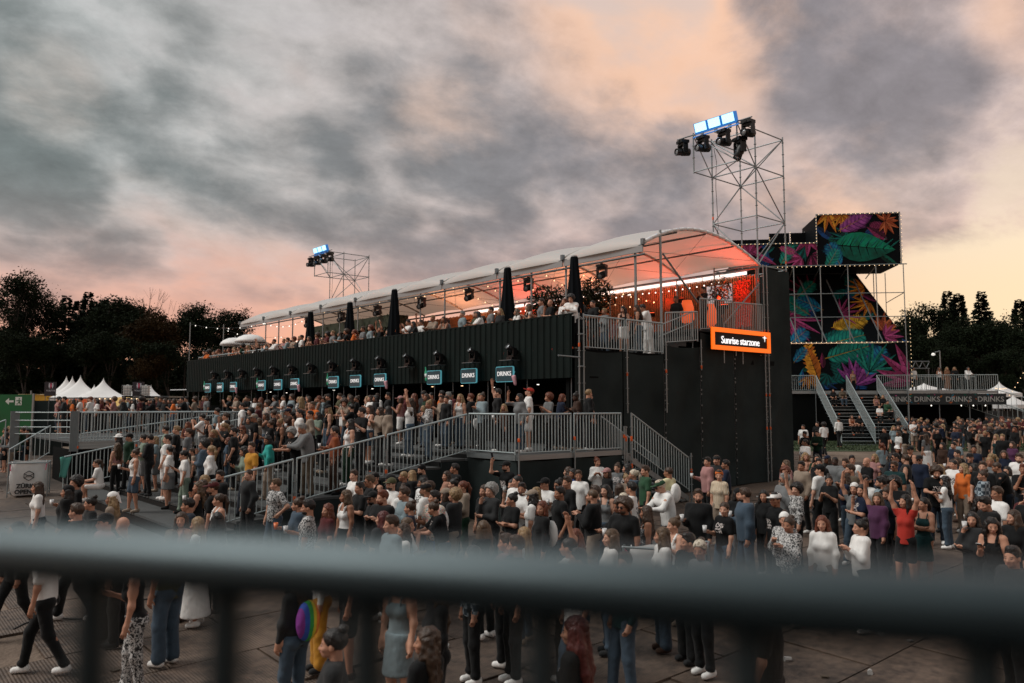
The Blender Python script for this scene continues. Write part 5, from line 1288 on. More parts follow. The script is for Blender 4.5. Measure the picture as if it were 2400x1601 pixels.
# the understorey that closes the wood
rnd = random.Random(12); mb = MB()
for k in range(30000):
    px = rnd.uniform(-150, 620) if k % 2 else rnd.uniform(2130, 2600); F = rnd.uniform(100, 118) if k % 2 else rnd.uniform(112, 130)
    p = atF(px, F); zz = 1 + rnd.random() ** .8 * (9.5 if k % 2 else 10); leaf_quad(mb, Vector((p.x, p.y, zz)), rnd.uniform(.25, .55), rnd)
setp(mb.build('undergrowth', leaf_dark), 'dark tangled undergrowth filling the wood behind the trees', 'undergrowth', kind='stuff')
# a wooded rise behind, closing the view under the crowns
mb = MB(); vs = []
for k in range(31):
    px = -700 + k * 45 if k < 31 else 0; p = atF(px, 122); vs += [(p.x, p.y, 0), (p.x, p.y, 9.5 + 1.5 * math.sin(k * 1.7) + .8 * math.sin(k * 4.1))]
mb.add(vs, [(2 * k, 2 * k + 2, 2 * k + 3, 2 * k + 1) for k in range(30)])
vs = []
for k in range(20):
    px = 2120 + k * 45; p = atF(px, 136); vs += [(p.x, p.y, 0), (p.x, p.y, 10 + 1.2 * math.sin(k * 1.3) + .8 * math.sin(k * 4.4))]
mb.add(vs, [(2 * k, 2 * k + 2, 2 * k + 3, 2 * k + 1) for k in range(19)])
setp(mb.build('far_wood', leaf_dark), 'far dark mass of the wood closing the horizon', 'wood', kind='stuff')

# ------------------------------------------------------------------ trash sacks in frames on the forecourt
def sack_frame(label, p, rz, w, txt):
    t = thing('waste_sack_frame', label, 'waste sack', p, rz)
    cl = mat('white sack cloth', (.62, .63, .62), .7, var=.12, vscale=4, bump=.6, bscale=5)
    H = 1.12
    for x in (-w / 2, w / 2):
        for y in (-.45, .45): bar('frame_leg', (x, y, 0), (x * .98, y, H), .02, galv, t)
        bar('frame_rail', (x, -.45, H), (x, .45, H), .02, galv, t); bar('frame_rail', (x, -.45, .12), (x, .45, .12), .02, galv, t)
    for y in (-.45, .45): bar('frame_rail', (-w / 2, y, H), (w / 2, y, H), .02, galv, t)
    n, nz = 32, 8; vs = []
    for i in range(nz + 1):
        v = i / nz
        for k in range(n):
            a = 2 * math.pi * k / n; c, s = math.cos(a), math.sin(a); m = max(abs(c), abs(s)); f = .75 / m + .25
            b = .86 + .1 * math.sin(math.pi * v) + .03 * math.sin(5 * a + 3 * v) - (.12 if i == 0 else 0)
            vs.append((w / 2 * c * f * b, .45 * s * f * b, .05 + (H - .02) * v + (.03 * math.sin(6 * a) if i == nz else 0)))
    MB().add(vs, [(i * n + k, i * n + (k + 1) % n, (i + 1) * n + (k + 1) % n, (i + 1) * n + k) for i in range(nz) for k in range(n)] + [tuple(range(n))]).build('sack', cl, t, True)
    pk = mat('pink tie', (.65, .06, .16), .6)
    for x in (-w / 2, w / 2):
        for y in (-.45, .45):
            MB().path([Vector((x, y, H)), Vector((x * .9, y * .85, H - .08)), Vector((x * .88, y * .9, H - .25))], .012, 5).build('tie', pk, t)
    bk = mat('black print', (.02, .02, .02), .7)
    if txt == 'zoa':
        text('lettering', 'ZÜRICH', .19, bk, t, (.03, -.47, .36), (R_(90), 0, 0), .003, bold=.008); text('lettering', 'OPENAIR', .19, bk, t, (.03, -.465, .17), (R_(90), 0, 0), .003, bold=.008)
        mb = MB()
        for dz in (0, .14):
            q = [Vector((.03, -.47, .54 + dz)), Vector((.17, -.47, .63 + dz)), Vector((.03, -.47, .72 + dz)), Vector((-.11, -.47, .63 + dz))]; mb.path(q + [q[0]], .011, 5)
        mb.tube((-.11, -.47, .63), (-.11, -.47, .77), .011, 5); mb.tube((.17, -.47, .63), (.17, -.47, .77), .011, 5)
        mb.build('emblem', bk, t)
    else:
        text('lettering', txt, .2, bk, t, (.3, -.48, .3), (R_(90), 0, 0), .003, bold=.01)
q = atF(80, 27.2); sack_frame("white waste sack in a steel frame printed with an openair emblem at left", (q.x, q.y, ground_z(q.x, q.y) + .02), AZ - R_(90) + .45, 1.15, 'zoa')
q = atF(1556, 13.3); sack_frame('white waste sack bin in the crowd beside the person in a green cap', (q.x, q.y, ground_z(q.x, q.y) + .02), AZ - R_(90) - .3, 1.3, 'ZÜRICH OPENAIR SL')

# sea-green towel over the far railing end
mb = MB(); n = 8; vs = []
for i in range(9):
    for k in range(n + 1): vs.append((-.03 + .05 * math.sin(k * 1.1 + i * .4), -.22 + .44 * k / n * (1 - .03 * i), 1.12 - .085 * i + .02 * math.sin(k)))
mb.add(vs, [(i * (n + 1) + k, i * (n + 1) + k + 1, (i + 1) * (n + 1) + k + 1, (i + 1) * (n + 1) + k) for i in range(8) for k in range(n)])
for i in range(len(mb.v)): pass
o = mb.build('towel', mat('sea green towel', (.10, .36, .30), .8, bump=.5, bscale=9), None, True, loc=(6.1, 30.33, ZD - .2 * (DX - 6.05) + .02), rot=(0, 0, R_(-60)))
setp(o, 'sea green towel hung over the lower end of the far sloping railing', 'towel')
sol = o.modifiers.new('thick', 'SOLIDIFY'); sol.thickness = .012

# ------------------------------------------------------------------ the railing right in front of the camera
def near_rail():
    m = mat('near rail paint', (.085, .112, .122), .42, .75, var=.25, vscale=20)
    # follow the rail measured from the picture: 0.8 m off at the left, 0.47 m at the right
    def pt(px, py, d): return EYE + ray(px, py) * d
    a = pt(0, 1292, .60); b = pt(2400, 1440, .385); d = (b - a).normalized(); A = a - d * .5; B = b + d * .35
    t = thing('front_railing', 'blurred dark steel railing close in front of the viewer', 'railing', (A.x, A.y, 0))
    o = Vector((A.x, A.y, 0))
    bar('top_rail', A - o, B - o, .0215, m, t, 24)
    for px, py, D in ((-130, 1310, .83), (222, 1329, .755), (531, 1343, .70), (868, 1358, .64), (1268, 1376, .583), (1748, 1396, .528), (2290, 1420, .481), (2750, 1440, .45)):
        # the point of the rail under that column
        r = ray(px, py); best = min((((A.lerp(B, k / 400) - EYE).normalized() - r.normalized()).length, k) for k in range(401))[1]
        c = A.lerp(B, best / 400)
        bar('baluster', Vector((c.x, c.y, 2.12)) - o, Vector((c.x, c.y, c.z - .01)) - o, .0125, m, t, 12)
    bar('bottom_rail', Vector((A.x, A.y, 2.1)) - o, Vector((B.x, B.y, 2.1)) - o, .02, m, t)
    for e in (A, B): bar('end_post', Vector((e.x, e.y, 0)) - o, Vector((e.x, e.y, e.z)) - o, .024, m, t)
    p = thing('viewing_platform', 'small raised boarded platform the viewer stands on', 'platform', (0, 0, 0), AZ - R_(90))
    block('boards', -3, 3, -2.6, .7, 1.95, 2.02, dark_m, p); block('bounce_block_tier', -4, 4, .72, 3.6, 1.4, 1.5, dark_m, p)  # lower tier is added out of view to keep ground light off the rail
    b = thing('sky_block_wall', 'unseen black cloth wall added behind the viewer to block sky light', 'wall', (0, 0, 0), AZ - R_(90)); block('cloth', -6, 6, -3.0, -2.9, 0, 6.5, dark_m, b)  # wall added unseen behind the viewer to darken the front of the rail
    for x in (-5.9, 0, 5.9): bar('post', (x, -3.05, 0), (x, -3.05, 6.5), .03, galv, b)
    for x in (-1.1, 1.1):
        for y in (-1.5, .35): bar('leg', (x, y, 0), (x, y, 1.95), .03, galv, p)
near_rail()

# dropped cups and scraps on the trackway
rnd = random.Random(41); mb = MB()
for k in range(60):
    p = atF(rnd.uniform(-50, 2450), 10.5 + 24 * rnd.random() ** 1.6); z = ground_z(p.x, p.y) + .026; a = rnd.uniform(0, 6.28)
    if 6 < p.x < 31 and p.y > 15.5: continue
    M = Matrix.Translation((p.x, p.y, z + .02)) @ Matrix.Rotation(a, 4, 'Z') @ Matrix.Rotation(R_(90), 4, 'X')
    mb.cur = k % 3
    if k % 3 == 0: mb.lathe([(.028, -.05), (.038, .05)], 7, M)
    else: mb.box(-.05 * rnd.uniform(.4, 1), .05, -.012, .0, -.04 * rnd.uniform(.3, 1), .04, M)
setp(mb.build('litter', [mat('litter white', (.32, .32, .31), .6), mat('litter grey', (.2, .19, .18), .8), mat('litter brown', (.06, .045, .03), .8)]), 'dropped cups and paper scraps scattered over the ground mats', 'litter', kind='stuff')
t = thing('cable', 'black cable lying across the mats in front of the steps', 'cable', (0, 0, 0)); mb = MB(); pts = []
for k in range(30): p = atF(60 + k * 26, 12.5 + .12 * k + .25 * math.sin(k * .7)); pts.append(Vector((p.x, p.y, ground_z(p.x, p.y) + .035)))
mb.path(pts, .012, 5); mb.build('run', cable_m, t)
# ------------------------------------------------------------------ people: continuous bodies grown from a posed skeleton
def V3(*a): return np.array(a, float)
def cap_(p, r, q, s): return ('c', V3(*p), float(r), V3(*q), float(s))
def ell(c, r): return ('e', V3(*c), V3(*r))
def field(prims, h, k, cuts=(), noise=None):
    lo = np.full(3, 9.); hi = np.full(3, -9.)
    bb = []
    for p in prims:
        if p[0] == 'c': a = np.minimum(p[1] - p[2], p[3] - p[4]); b = np.maximum(p[1] + p[2], p[3] + p[4])
        else: a = p[1] - p[2]; b = p[1] + p[2]
        bb.append((a, b)); lo = np.minimum(lo, a); hi = np.maximum(hi, b)
    lo -= 2.2 * h; hi += 2.2 * h
    n = np.ceil((hi - lo) / h).astype(int) + 1
    S = np.zeros(n)
    ax = [lo[i] + h * np.arange(n[i]) for i in range(3)]
    mg = 5 * k + h
    for p, (a, b) in zip(prims, bb):
        i0 = np.maximum(((a - mg - lo) / h).astype(int), 0); i1 = np.minimum(((b + mg - lo) / h).astype(int) + 2, n)
        X = ax[0][i0[0]:i1[0], None, None]; Y = ax[1][None, i0[1]:i1[1], None]; Z = ax[2][None, None, i0[2]:i1[2]]
        if p[0] == 'c':
            d = p[3] - p[1]; L2 = max(d @ d, 1e-9)
            t = np.clip(((X - p[1][0]) * d[0] + (Y - p[1][1]) * d[1] + (Z - p[1][2]) * d[2]) / L2, 0, 1)
            ds = np.sqrt((X - p[1][0] - d[0] * t) ** 2 + (Y - p[1][1] - d[1] * t) ** 2 + (Z - p[1][2] - d[2] * t) ** 2) - (p[2] + (p[4] - p[2]) * t)
        else:
            c, r = p[1], p[2]
            q = np.sqrt(((X - c[0]) / r[0]) ** 2 + ((Y - c[1]) / r[1]) ** 2 + ((Z - c[2]) / r[2]) ** 2)
            q2 = np.sqrt(((X - c[0]) / r[0] ** 2) ** 2 + ((Y - c[1]) / r[1] ** 2) ** 2 + ((Z - c[2]) / r[2] ** 2) ** 2) + 1e-9
            ds = q * (q - 1) / q2
        S[i0[0]:i1[0], i0[1]:i1[1], i0[2]:i1[2]] += np.exp(-np.clip(ds / k, -60, 30))
    D = -k * np.log(S + 1e-12)
    X = ax[0][:, None, None]; Y = ax[1][None, :, None]; Z = ax[2][None, None, :]
    if noise:
        am, fr = noise
        D = D + am * (np.sin(X * fr + 1.3 * np.sin(Z * fr * .7)) * np.sin(Y * fr * 1.1 + .7) * np.sin(Z * fr * .9 + X * 9))
    for pt, nn in cuts:
        D = np.maximum(D, (X - pt[0]) * nn[0] + (Y - pt[1]) * nn[1] + (Z - pt[2]) * nn[2])
    return D, lo
def nets(D, lo, h):
    """surface nets: one vertex per crossed cell"""
    ins = D < 0; n = np.array(D.shape); cn = n - 1
    acc = np.zeros((*cn, 3)); cnt = np.zeros(cn)
    corner = [(i, j, k) for i in (0, 1) for j in (0, 1) for k in (0, 1)]
    sl = lambda o: tuple(slice(o[a], o[a] + cn[a]) for a in range(3))
    for a in range(3):
        e = [0, 0, 0]; e[a] = 1
        for c in corner:
            if c[a]: continue
            c2 = tuple(c[i] + e[i] for i in range(3))
            d0, d1 = D[sl(c)], D[sl(c2)]
            m = (ins[sl(c)] != ins[sl(c2)])
            if not m.any(): continue
            t = np.where(m, d0 / np.where(np.abs(d0 - d1) < 1e-12, 1, d0 - d1), 0)
            for i in range(3): acc[..., i] += np.where(m, c[i] + (t if i == a else 0), 0)
            cnt += m
    act = cnt > 0; idx = -np.ones(cn, int); idx[act] = np.arange(act.sum())
    ii = np.argwhere(act); V = lo + h * (ii + acc[act] / cnt[act][:, None])
    F = []
    for a in range(3):
        b, c = (a + 1) % 3, (a + 2) % 3
        s0 = [slice(None)] * 3; s1 = [slice(None)] * 3; s0[a] = slice(0, n[a] - 1); s1[a] = slice(1, n[a])
        ch = ins[tuple(s0)] != ins[tuple(s1)]
        w = np.argwhere(ch)
        w = w[(w[:, b] > 0) & (w[:, c] > 0) & (w[:, b] < n[b] - 1) & (w[:, c] < n[c] - 1)]
        if not len(w): continue
        eb = np.zeros(3, int); eb[b] = 1; ec = np.zeros(3, int); ec[c] = 1
        g = lambda q: idx[q[:, 0], q[:, 1], q[:, 2]]
        q = np.stack([g(w - eb - ec), g(w - ec), g(w), g(w - eb)], 1)
        fl = ins[w[:, 0], w[:, 1], w[:, 2]]
        q[~fl] = q[~fl][:, ::-1]; F.append(q)
    F = np.concatenate(F) if F else np.zeros((0, 4), int)
    return V, F
def np_mesh(name, V, F, mats=1, mi=None):
    me = bpy.data.meshes.new(name)
    me.vertices.add(len(V)); me.vertices.foreach_set('co', np.asarray(V, np.float32).ravel())
    me.loops.add(F.size); me.loops.foreach_set('vertex_index', F.ravel().astype(np.int32))
    me.polygons.add(len(F)); me.polygons.foreach_set('loop_start', np.arange(0, F.size, F.shape[1], dtype=np.int32))
    if mi is not None: me.polygons.foreach_set('material_index', mi.astype(np.int32))
    me.polygons.foreach_set('use_smooth', np.ones(len(F), bool))
    for k in range(mats): me.materials.append(None)
    me.update(calc_edges=True); return me
def solid(prims, h, k, cuts=(), noise=None): return nets(*field(prims, h, k, cuts, noise), h)
def nrm(v): v = V3(*v); return v / np.linalg.norm(v)

# arms as directions of upper arm and forearm for the right side (y<0); left is mirrored
ARM = {'down': ((.06, -.16, -1), (.22, -.02, -1)), 'pocket': ((-.18, -.30, -1), (.42, .12, -.9)), 'cross': ((.28, -.10, -1), (.62, .95, .12)), 'clap': ((.34, -.16, -1), (.72, .52, .62)),
       'cup': ((.15, -.18, -1), (1, .25, .28)), 'phone': ((.75, -.25, .25), (.15, .3, .95)), 'up': ((.32, -.38, 1), (.2, .2, 1)), 'face': ((.5, .02, -.8), (.1, .38, 1)), 'hip': ((-.28, -.62, -.8), (.42, .62, -.7)),
       'lean': ((.62, -.1, -.75), (.9, .45, -.02)), 'film': ((.58, -.14, -.5), (.32, .4, .95)), 'look': ((.2, -.12, -1), (.85, .35, .42)), 'lap': ((.35, -.1, -1), (.9, .3, -.15))}
POSE = {'stand': ('down', 'down', 0, 0), 'walk': ('down', 'down', 2, 3), 'pocket': ('pocket', 'pocket', 1, 0), 'cross': ('cross', 'cross', 1, 0), 'clap': ('clap', 'clap', 0, 0), 'cup': ('cup', 'down', 1, 0), 'phone': ('phone', 'pocket', 0, 0),
        'wave': ('up', 'down', 0, 0), 'cheer': ('up', 'up', 1, 0), 'face': ('face', 'cross', 0, 0), 'hip': ('down', 'hip', 1, 0), 'lean': ('lean', 'lean', 1, 16), 'film': ('film', 'film', 0, 0), 'look': ('look', 'down', 1, 6), 'sit': ('lap', 'lap', 3, 8)}
STANCE = {0: ((.0, .11, 0), (.02, .11, 0)), 1: ((.10, .13, 0), (-.06, .10, 0)), 2: ((.30, .09, 0), (-.28, .09, .02)), 3: None}
def skeleton(pose, sex):
    R, L, st, lean = POSE[pose]; f = sex == 'f'
    s = .94 if f else 1.0
    sh = (.150 if f else .180); J = {}
    base = 0.0
    if st == 3: base = -.50
    def torso(p):
        p = V3(*p); a = math.radians(lean); q = p - V3(0, 0, .95)
        return (V3(q[0] * math.cos(a) + q[2] * math.sin(a), q[1], -q[0] * math.sin(a) + q[2] * math.cos(a)) + V3(0, 0, .95 + base)) * s
    J['T'] = torso
    for side, arm, sg in (('R', R, -1), ('L', L, 1)):
        ua, fa = ARM[arm]; ua = nrm((ua[0], -sg * ua[1], ua[2])); fa = nrm((fa[0], -sg * fa[1], fa[2]))
        S = torso((-.01, sg * sh, 1.445)); E = S + ua * .285 * s; Wr = E + fa * .245 * s
        J[side] = (S, E, Wr, fa)
        if st == 3:
            hip = V3(0, sg * .09, .95 + base) * s; kn = V3(.43, sg * .13, .50) * s; an = V3(.40 + .03 * sg, sg * .12, .09) * s
        else:
            fx, fy, fz = STANCE[st][0 if sg < 0 else 1]
            hip = V3(0, sg * .088, .93) * s; an = V3(fx - .02, sg * fy, .09 + fz) * s
            kn = (hip + an) / 2 + V3(.025 + .05 * (st == 2), sg * .006, .02) * s
        J['leg' + side] = (hip, kn, an)
    J['s'] = s; J['neck'] = torso((-.005, 0, 1.548)); J['st'] = st
    return J
def torso_prims(J, sex, inf=0.0, straight=0.0):
    T = J['T']; s = J['s']; f = sex == 'f'
    def E(c, r): return ell(T(c), (V3(*r) + inf) * s)
    P = [E((0, 0, .985), (.108, .150 if not f else .158, .11)), E((0, 0, 1.12), (.096, .130 if not f else .114, .14)), E((-.005, 0, 1.31), (.108, .156 if not f else .136, .165))]
    P += [cap_(T((-.012, -.125 if f else -.15, 1.452)), (.052 + inf) * s, T((-.012, .125 if f else .15, 1.452)), (.052 + inf) * s)]
    P += [cap_(T((-.02, -.07, 1.475)), (.05 + inf) * s, T((-.02, .07, 1.475)), (.05 + inf) * s)]
    for g in (-1, 1):
        P.append(E((-.052, g * .07, .945), (.085, .085, .09)))
        if f: P.append(E((.068, g * .062, 1.285), (.062, .06, .062)))
        else: P.append(E((.045, g * .07, 1.345), (.075, .085, .08)))
    if straight:
        P = P[1:5] + [p for i, p in enumerate(P[5:]) if i % 2] + [ell(T((.0, 0, 1.0)), V3((.126 if not f else .116) + straight, (.162 if not f else .148) + straight, .55) * s)]
    return P
def limb_prims(J, inf=0.0, arms=True, legs=True):
    s = J['s']; P = []
    for g in 'RL':
        if arms:
            S, E, W, fa = J[g]
            P += [cap_(S, (.050 + inf) * s, E, (.038 + inf) * s), cap_(E, (.039 + inf) * s, W, (.026 + inf) * s), ell(S + (E - S) * .42, V3(.046, .046, .07) * s)]
            P += [cap_(W, .026 * s, W + fa * .075 * s, .034 * s)]
        if legs:
            H, K, A = J['leg' + g]
            P += [cap_(H, (.088 + inf) * s, K, (.054 + inf) * s), cap_(K, (.054 + inf) * s, A, (.037 + inf) * s), ell(K + (A - K) * .3 + V3(-.010, 0, 0), V3(.047, .045, .10) * s)]
            P += [cap_(A + V3(-.02, 0, -.03), .030 * s, A + V3(.10, 0, -.05), .025 * s)]
    return P
def fingers(J):
    """four fingers of unequal length bent at the knuckles, and a thumb from the side of the palm"""
    mb = MB(); s = J['s']
    for g, sg in (('R', -1), ('L', 1)):
        S, E, W, fa = J[g]; fa = nrm(fa)
        side = np.cross(fa, V3(0, 0, 1));
        if np.linalg.norm(side) < .3: side = V3(1, 0, 0)
        if abs(fa[2]) > .8: side = V3(1, 0, 0) - fa * fa[0]
        side = nrm(side); pn = nrm(np.cross(side, fa))
        if pn @ V3(0, -sg, .2) < 0: pn = -pn
        B = W + fa * .078 * s
        for k, (o, l) in enumerate(((-.027, .07), (-.009, .08), (.009, .076), (.026, .06))):
            a = B + side * o * s; d1 = nrm(fa + pn * .25 + side * o * 2); b = a + d1 * l * .55 * s; d2 = nrm(fa + pn * .95); c = b + d2 * l * .5 * s
            mb.tube(a, b, .0095 * s, 6, .0088 * s); mb.tube(b, c, .0088 * s, 6, .0065 * s)
        a = W + fa * .03 * s + side * -.024 * s; d = nrm(fa * .7 - side * .75 + pn * .35); b = a + d * .045 * s; c = b + nrm(fa + pn * .5 - side * .15) * .03 * s
        mb.tube(a, b, .012 * s, 6, .0105 * s); mb.tube(b, c, .0105 * s, 6, .008 * s)
    return np.array([list(v) for v in mb.v]), [f for f in mb.f]
GC = {}
HB = .0165
def head_np(sex):
    k = ('head', sex)
    if k not in GC:
        f = sex == 'f'
        P = [ell((-.008, 0, .138), (.094, .073, .088)), ell((.026, 0, .082), (.064, .057, .078)), ell((.040, 0, .036), (.045, .043 if f else .050, .034)), ell((.070, 0, .020), (.022, .022, .020)),
             cap_((.086, 0, .108), .009, (.108, 0, .070), .012), ell((.100, 0, .066), (.016, .017, .010)), cap_((.072, -.030, .118), .013, (.072, .030, .118), .013),
             ell((.062, .036, .075), (.028, .024, .024)), ell((.062, -.036, .075), (.028, .024, .024)), ell((.082, 0, .040), (.016, .024, .014)),
             cap_((-.02, 0, .05), .050 if f else .056, (-.028, 0, -.11), .050 if f else .060)]
        for g in (-1, 1): P.append(ell((-.004, g * .074, .088), (.020, .010, .030)))
        GC[k] = solid(P, .0095, .006)
    return GC[k]
def body_mesh(pose, sex, yaw, tilt):
    k = ('body', pose, sex, yaw, tilt)
    if k in GC: return GC[k]
    J = skel(pose, sex)
    kb = ('bodynp', pose, sex)
    if kb not in GC:
        P = torso_prims(J, sex) + limb_prims(J)
        GC[kb] = solid(P, HB, .016), fingers(J)
    (V, F), (fv, ff) = GC[kb]
    hv, hf = head_np(sex); M = np.array(head_matrix(pose, sex, yaw, tilt))
    hv = hv @ M[:3, :3].T + M[:3, 3]
    tri = []
    for f in ff:
        if len(f) == 4: tri.append(f)
        else:
            for q in range(1, len(f) - 2, 2): tri.append((f[0], f[q], f[q + 1], f[q + 2]))
    Vs = np.concatenate([V, hv, fv]); Fs = np.concatenate([F, hf + len(V), np.array(tri) + len(V) + len(hv)])
    GC[k] = np_mesh('body', Vs, Fs); return GC[k]
def skel(pose, sex):
    k = ('J', pose, sex)
    if k not in GC: GC[k] = skeleton(pose, sex)
    return GC[k]
def head_matrix(pose, sex, yaw, tilt):
    J = skel(pose, sex); s = J['s']
    return Matrix.Translation(Vector(J['neck'])) @ Matrix.Rotation(R_(yaw), 4, 'Z') @ Matrix.Rotation(R_(tilt), 4, 'Y') @ Matrix.Scale(1.03 if sex == 'm' else 1.0, 4)
def top_mesh(kind, pose, sex):
    k = ('top', kind, pose, sex)
    if k in GC: return GC[k]
    J = skel(pose, sex); s = J['s']; T = J['T']; P = []; cuts = []
    up = T((0, 0, 1.9)) - T((0, 0, .9)); up = up / np.linalg.norm(up)
    def hem(z): cuts.append((T((0, 0, z)), -up))
    if kind in ('tee', 'long', 'hood', 'vest'):
        loose = {'tee': .014, 'long': .02, 'hood': .03, 'vest': .026}[kind]
        P = torso_prims(J, sex, loose, .022 if kind == 'hood' else .010)
        hem(.86 if kind == 'hood' else .88)
        for g in 'RL':
            S, E, W, fa = J[g]
            if kind == 'tee': P.append(cap_(S, .062 * s, S + (E - S) * .66, .066 * s))
            elif kind in ('long', 'hood'):
                b = .008 if kind == 'hood' else 0
                P += [cap_(S, (.062 + b) * s, E, (.052 + b) * s), cap_(E, (.052 + b) * s, W - fa * .01, (.037 + b) * s)]
                P.append(ell(E, V3(.058, .058, .058) * s))
        if kind == 'hood': P += [ell(T((-.075, 0, 1.485)), V3(.06, .10, .065) * s)]
        cuts.append((T((.0, 0, 1.53)), up))
    elif kind in ('tank', 'strap', 'crop', 'dress'):
        P = torso_prims(J, sex, .009, .0 if kind != 'tank' or sex == 'f' else .01)
        cuts.append((T((0, 0, 1.385 if sex == 'f' else 1.43)), up))
        hem({'tank': .99, 'strap': .99, 'crop': 1.09, 'dress': .93}[kind])
        if kind == 'dress':
            H = J['legR'][0]; z0 = T((0, 0, 1.0)); P += [cap_(z0, .135 * s, z0 * V3(1, 1, 0) + V3(0.02, 0, .62 * s), .175 * s)]
            cuts.pop(); cuts.append((V3(0, 0, .56 * s), V3(0, 0, -1)))
    V, F = solid(P, HB, .017 if kind != 'hood' else .024, cuts)
    if kind in ('tank', 'strap', 'crop', 'dress'):
        mb = MB(); w = .022 if kind == 'tank' else .010; sh = .085 if sex == 'f' else .10
        for g in (-1, 1):
            pts = [T((.105, g * .07, 1.34)), T((.085, g * sh * .95, 1.43)), T((.0, g * sh, 1.522)), T((-.075, g * sh, 1.47)), T((-.115, g * .075, 1.34))]
            for a, b in zip(pts[:-1], pts[1:]): mb.tube(a, b, w * s, 6, cap=False)
        fv = np.array([list(v) for v in mb.v]); ff = np.array(mb.f); F = np.concatenate([F, ff + len(V)]); V = np.concatenate([V, fv])
    GC[k] = np_mesh('top', V, F); return GC[k]
def bottom_mesh(kind, pose, sex):
    J = skel(pose, sex); k = ('bot', kind, J['st'], sex, POSE[pose][3])
    if k in GC: return GC[k]
    s = J['s']; T = J['T']; P = []; cuts = []
    if kind in ('slim', 'wide', 'trousers', 'shorts'):
        r = {'slim': (.098, .074, .056), 'trousers': (.102, .079, .064), 'wide': (.104, .085, .088), 'shorts': (.104, .098, .05)}[kind]
        P = [ell(T((0, 0, .985)), V3(.124, .170, .10) * s)]
        for g, sg in (('R', -1), ('L', 1)):
            H, K, A = J['leg' + g]
            P.append(ell(H + V3(-.052, -sg * .018, .015), V3(.094, .094, .095) * s))
            if kind == 'shorts': P.append(cap_(H, r[0] * s, H + (K - H) * .78, r[1] * s))
            else:
                P += [cap_(H, r[0] * s, K, r[1] * s), cap_(K, r[1] * s, A + V3(0, 0, .02), r[2] * s)]
                P.append(ell(A + V3(.02, 0, .04), V3(.062, .058, .04) * s))
        cuts = [(T((0, 0, 1.03)), V3(0, 0, 1))]
    else:
        zh = {'skirt': .56, 'longskirt': .16}[kind]; c = T((0, 0, .98))
        P = [ell(T((0, 0, .985)), V3(.124, .178, .10) * s)] + [ell(T((-.055, g * .07, .945)), V3(.10, .10, .10) * s) for g in (-1, 1)] + [cap_(c, .150 * s, V3(.02, 0, zh * s - .05), (.19 if kind == 'skirt' else .25) * s)]
        cuts = [(T((0, 0, 1.04)), V3(0, 0, 1)), (V3(0, 0, zh * s), V3(0, 0, -1))]
        if J['st'] == 3: P = [ell(T((0, 0, .985)), V3(.13, .18, .10) * s), cap_(J['legR'][0], .11 * s, J['legR'][1], .09 * s), cap_(J['legL'][0], .11 * s, J['legL'][1], .09 * s)]; cuts = []
    GC[k] = np_mesh('bottom', *solid(P, HB, .014, cuts, (.004, 38))); return GC[k]
def shoe_mesh(pose, sex, g):
    J = skel(pose, sex); k = ('shoe', J['st'], sex, g)
    if k in GC: return GC[k]
    H, K, A = J['leg' + g]; s = J['s']; zf = A[2] - .09 * s
    P = [cap_((A[0] - .035, A[1], zf + .05), .046 * s, (A[0] + .12 * s, A[1], zf + .035), .045 * s), ell((A[0] - .01, A[1], zf + .085), (.052, .045, .035))]
    GC[k] = np_mesh('shoe', *solid(P, .016, .012, [(V3(0, 0, zf + .004), V3(0, 0, -1))])); return GC[k]
PLA = ((.086, 0, .168), (.776, 0, -.631))      # hairline plane from brow to ear
def hair_mesh(style, sex):
    k = ('hair', style, sex)
    if k in GC: return GC[k]
    capn = [ell((-.014, 0, .142), (.103, .083, .096))]; low = ((0, 0, .045), (0, 0, -1))
    extra = []; cuts = [PLA, low]; nz = (.005, 85)
    if style == 'short': capn = [ell((-.014, 0, .144), (.102, .080, .098)), ell((.02, 0, .205), (.06, .06, .035))]
    elif style == 'buzz': capn = [ell((-.010, 0, .139), (.098, .077, .091))]; nz = None
    elif style == 'curly': capn = [ell((-.028, 0, .142), (.138, .130, .135))]; cuts = [PLA, ((0, 0, -.01), (0, 0, -1))]; nz = (.010, 75)
    elif style in ('long', 'wavy'):
        w = .012 if style == 'wavy' else 0
        for g in (-1, 1):
            extra += [cap_((-.03, g * .055, .13), .050, (-.055, g * (.072 + w), -.02), .050), cap_((-.055, g * (.072 + w), -.02), .050, (-.085, g * (.075 + w), -.20), .044), cap_((-.085, g * (.075 + w), -.20), .044, (-.09, g * .06, -.33), .022),
                      cap_((.018, g * .070, .13), .020, (.022, g * (.084 + w), .0), .022), cap_((.022, g * (.084 + w), .0), .022, (.03, g * (.09 + w), -.14), .016)]
        extra += [cap_((-.07, 0, .1), .05, (-.10, 0, -.28), .035)]
        nz = (.010, 55) if style == 'wavy' else (.006, 90)
    elif style == 'bob':
        for g in (-1, 1): extra += [cap_((-.02, g * .058, .13), .046, (-.02, g * .074, -.005), .044), cap_((.02, g * .07, .13), .018, (.03, g * .078, .01), .02)]
        extra += [cap_((-.06, 0, .1), .055, (-.07, 0, .01), .05)]
    elif style == 'pony': extra = [ell((-.105, 0, .175), (.03, .03, .03)), cap_((-.115, 0, .17), .028, (-.155, 0, .06), .036), cap_((-.155, 0, .06), .036, (-.145, 0, -.16), .014)]
    elif style == 'bun': extra = [ell((-.075, 0, .225), (.048, .048, .042))]
    V, F = solid(capn, .011, .008, cuts, nz)
    if extra:
        V2, F2 = solid(extra, .013, .012, [], nz); F = np.concatenate([F, F2 + len(V)]); V = np.concatenate([V, V2])
    GC[k] = np_mesh('hair', V, F); return GC[k]
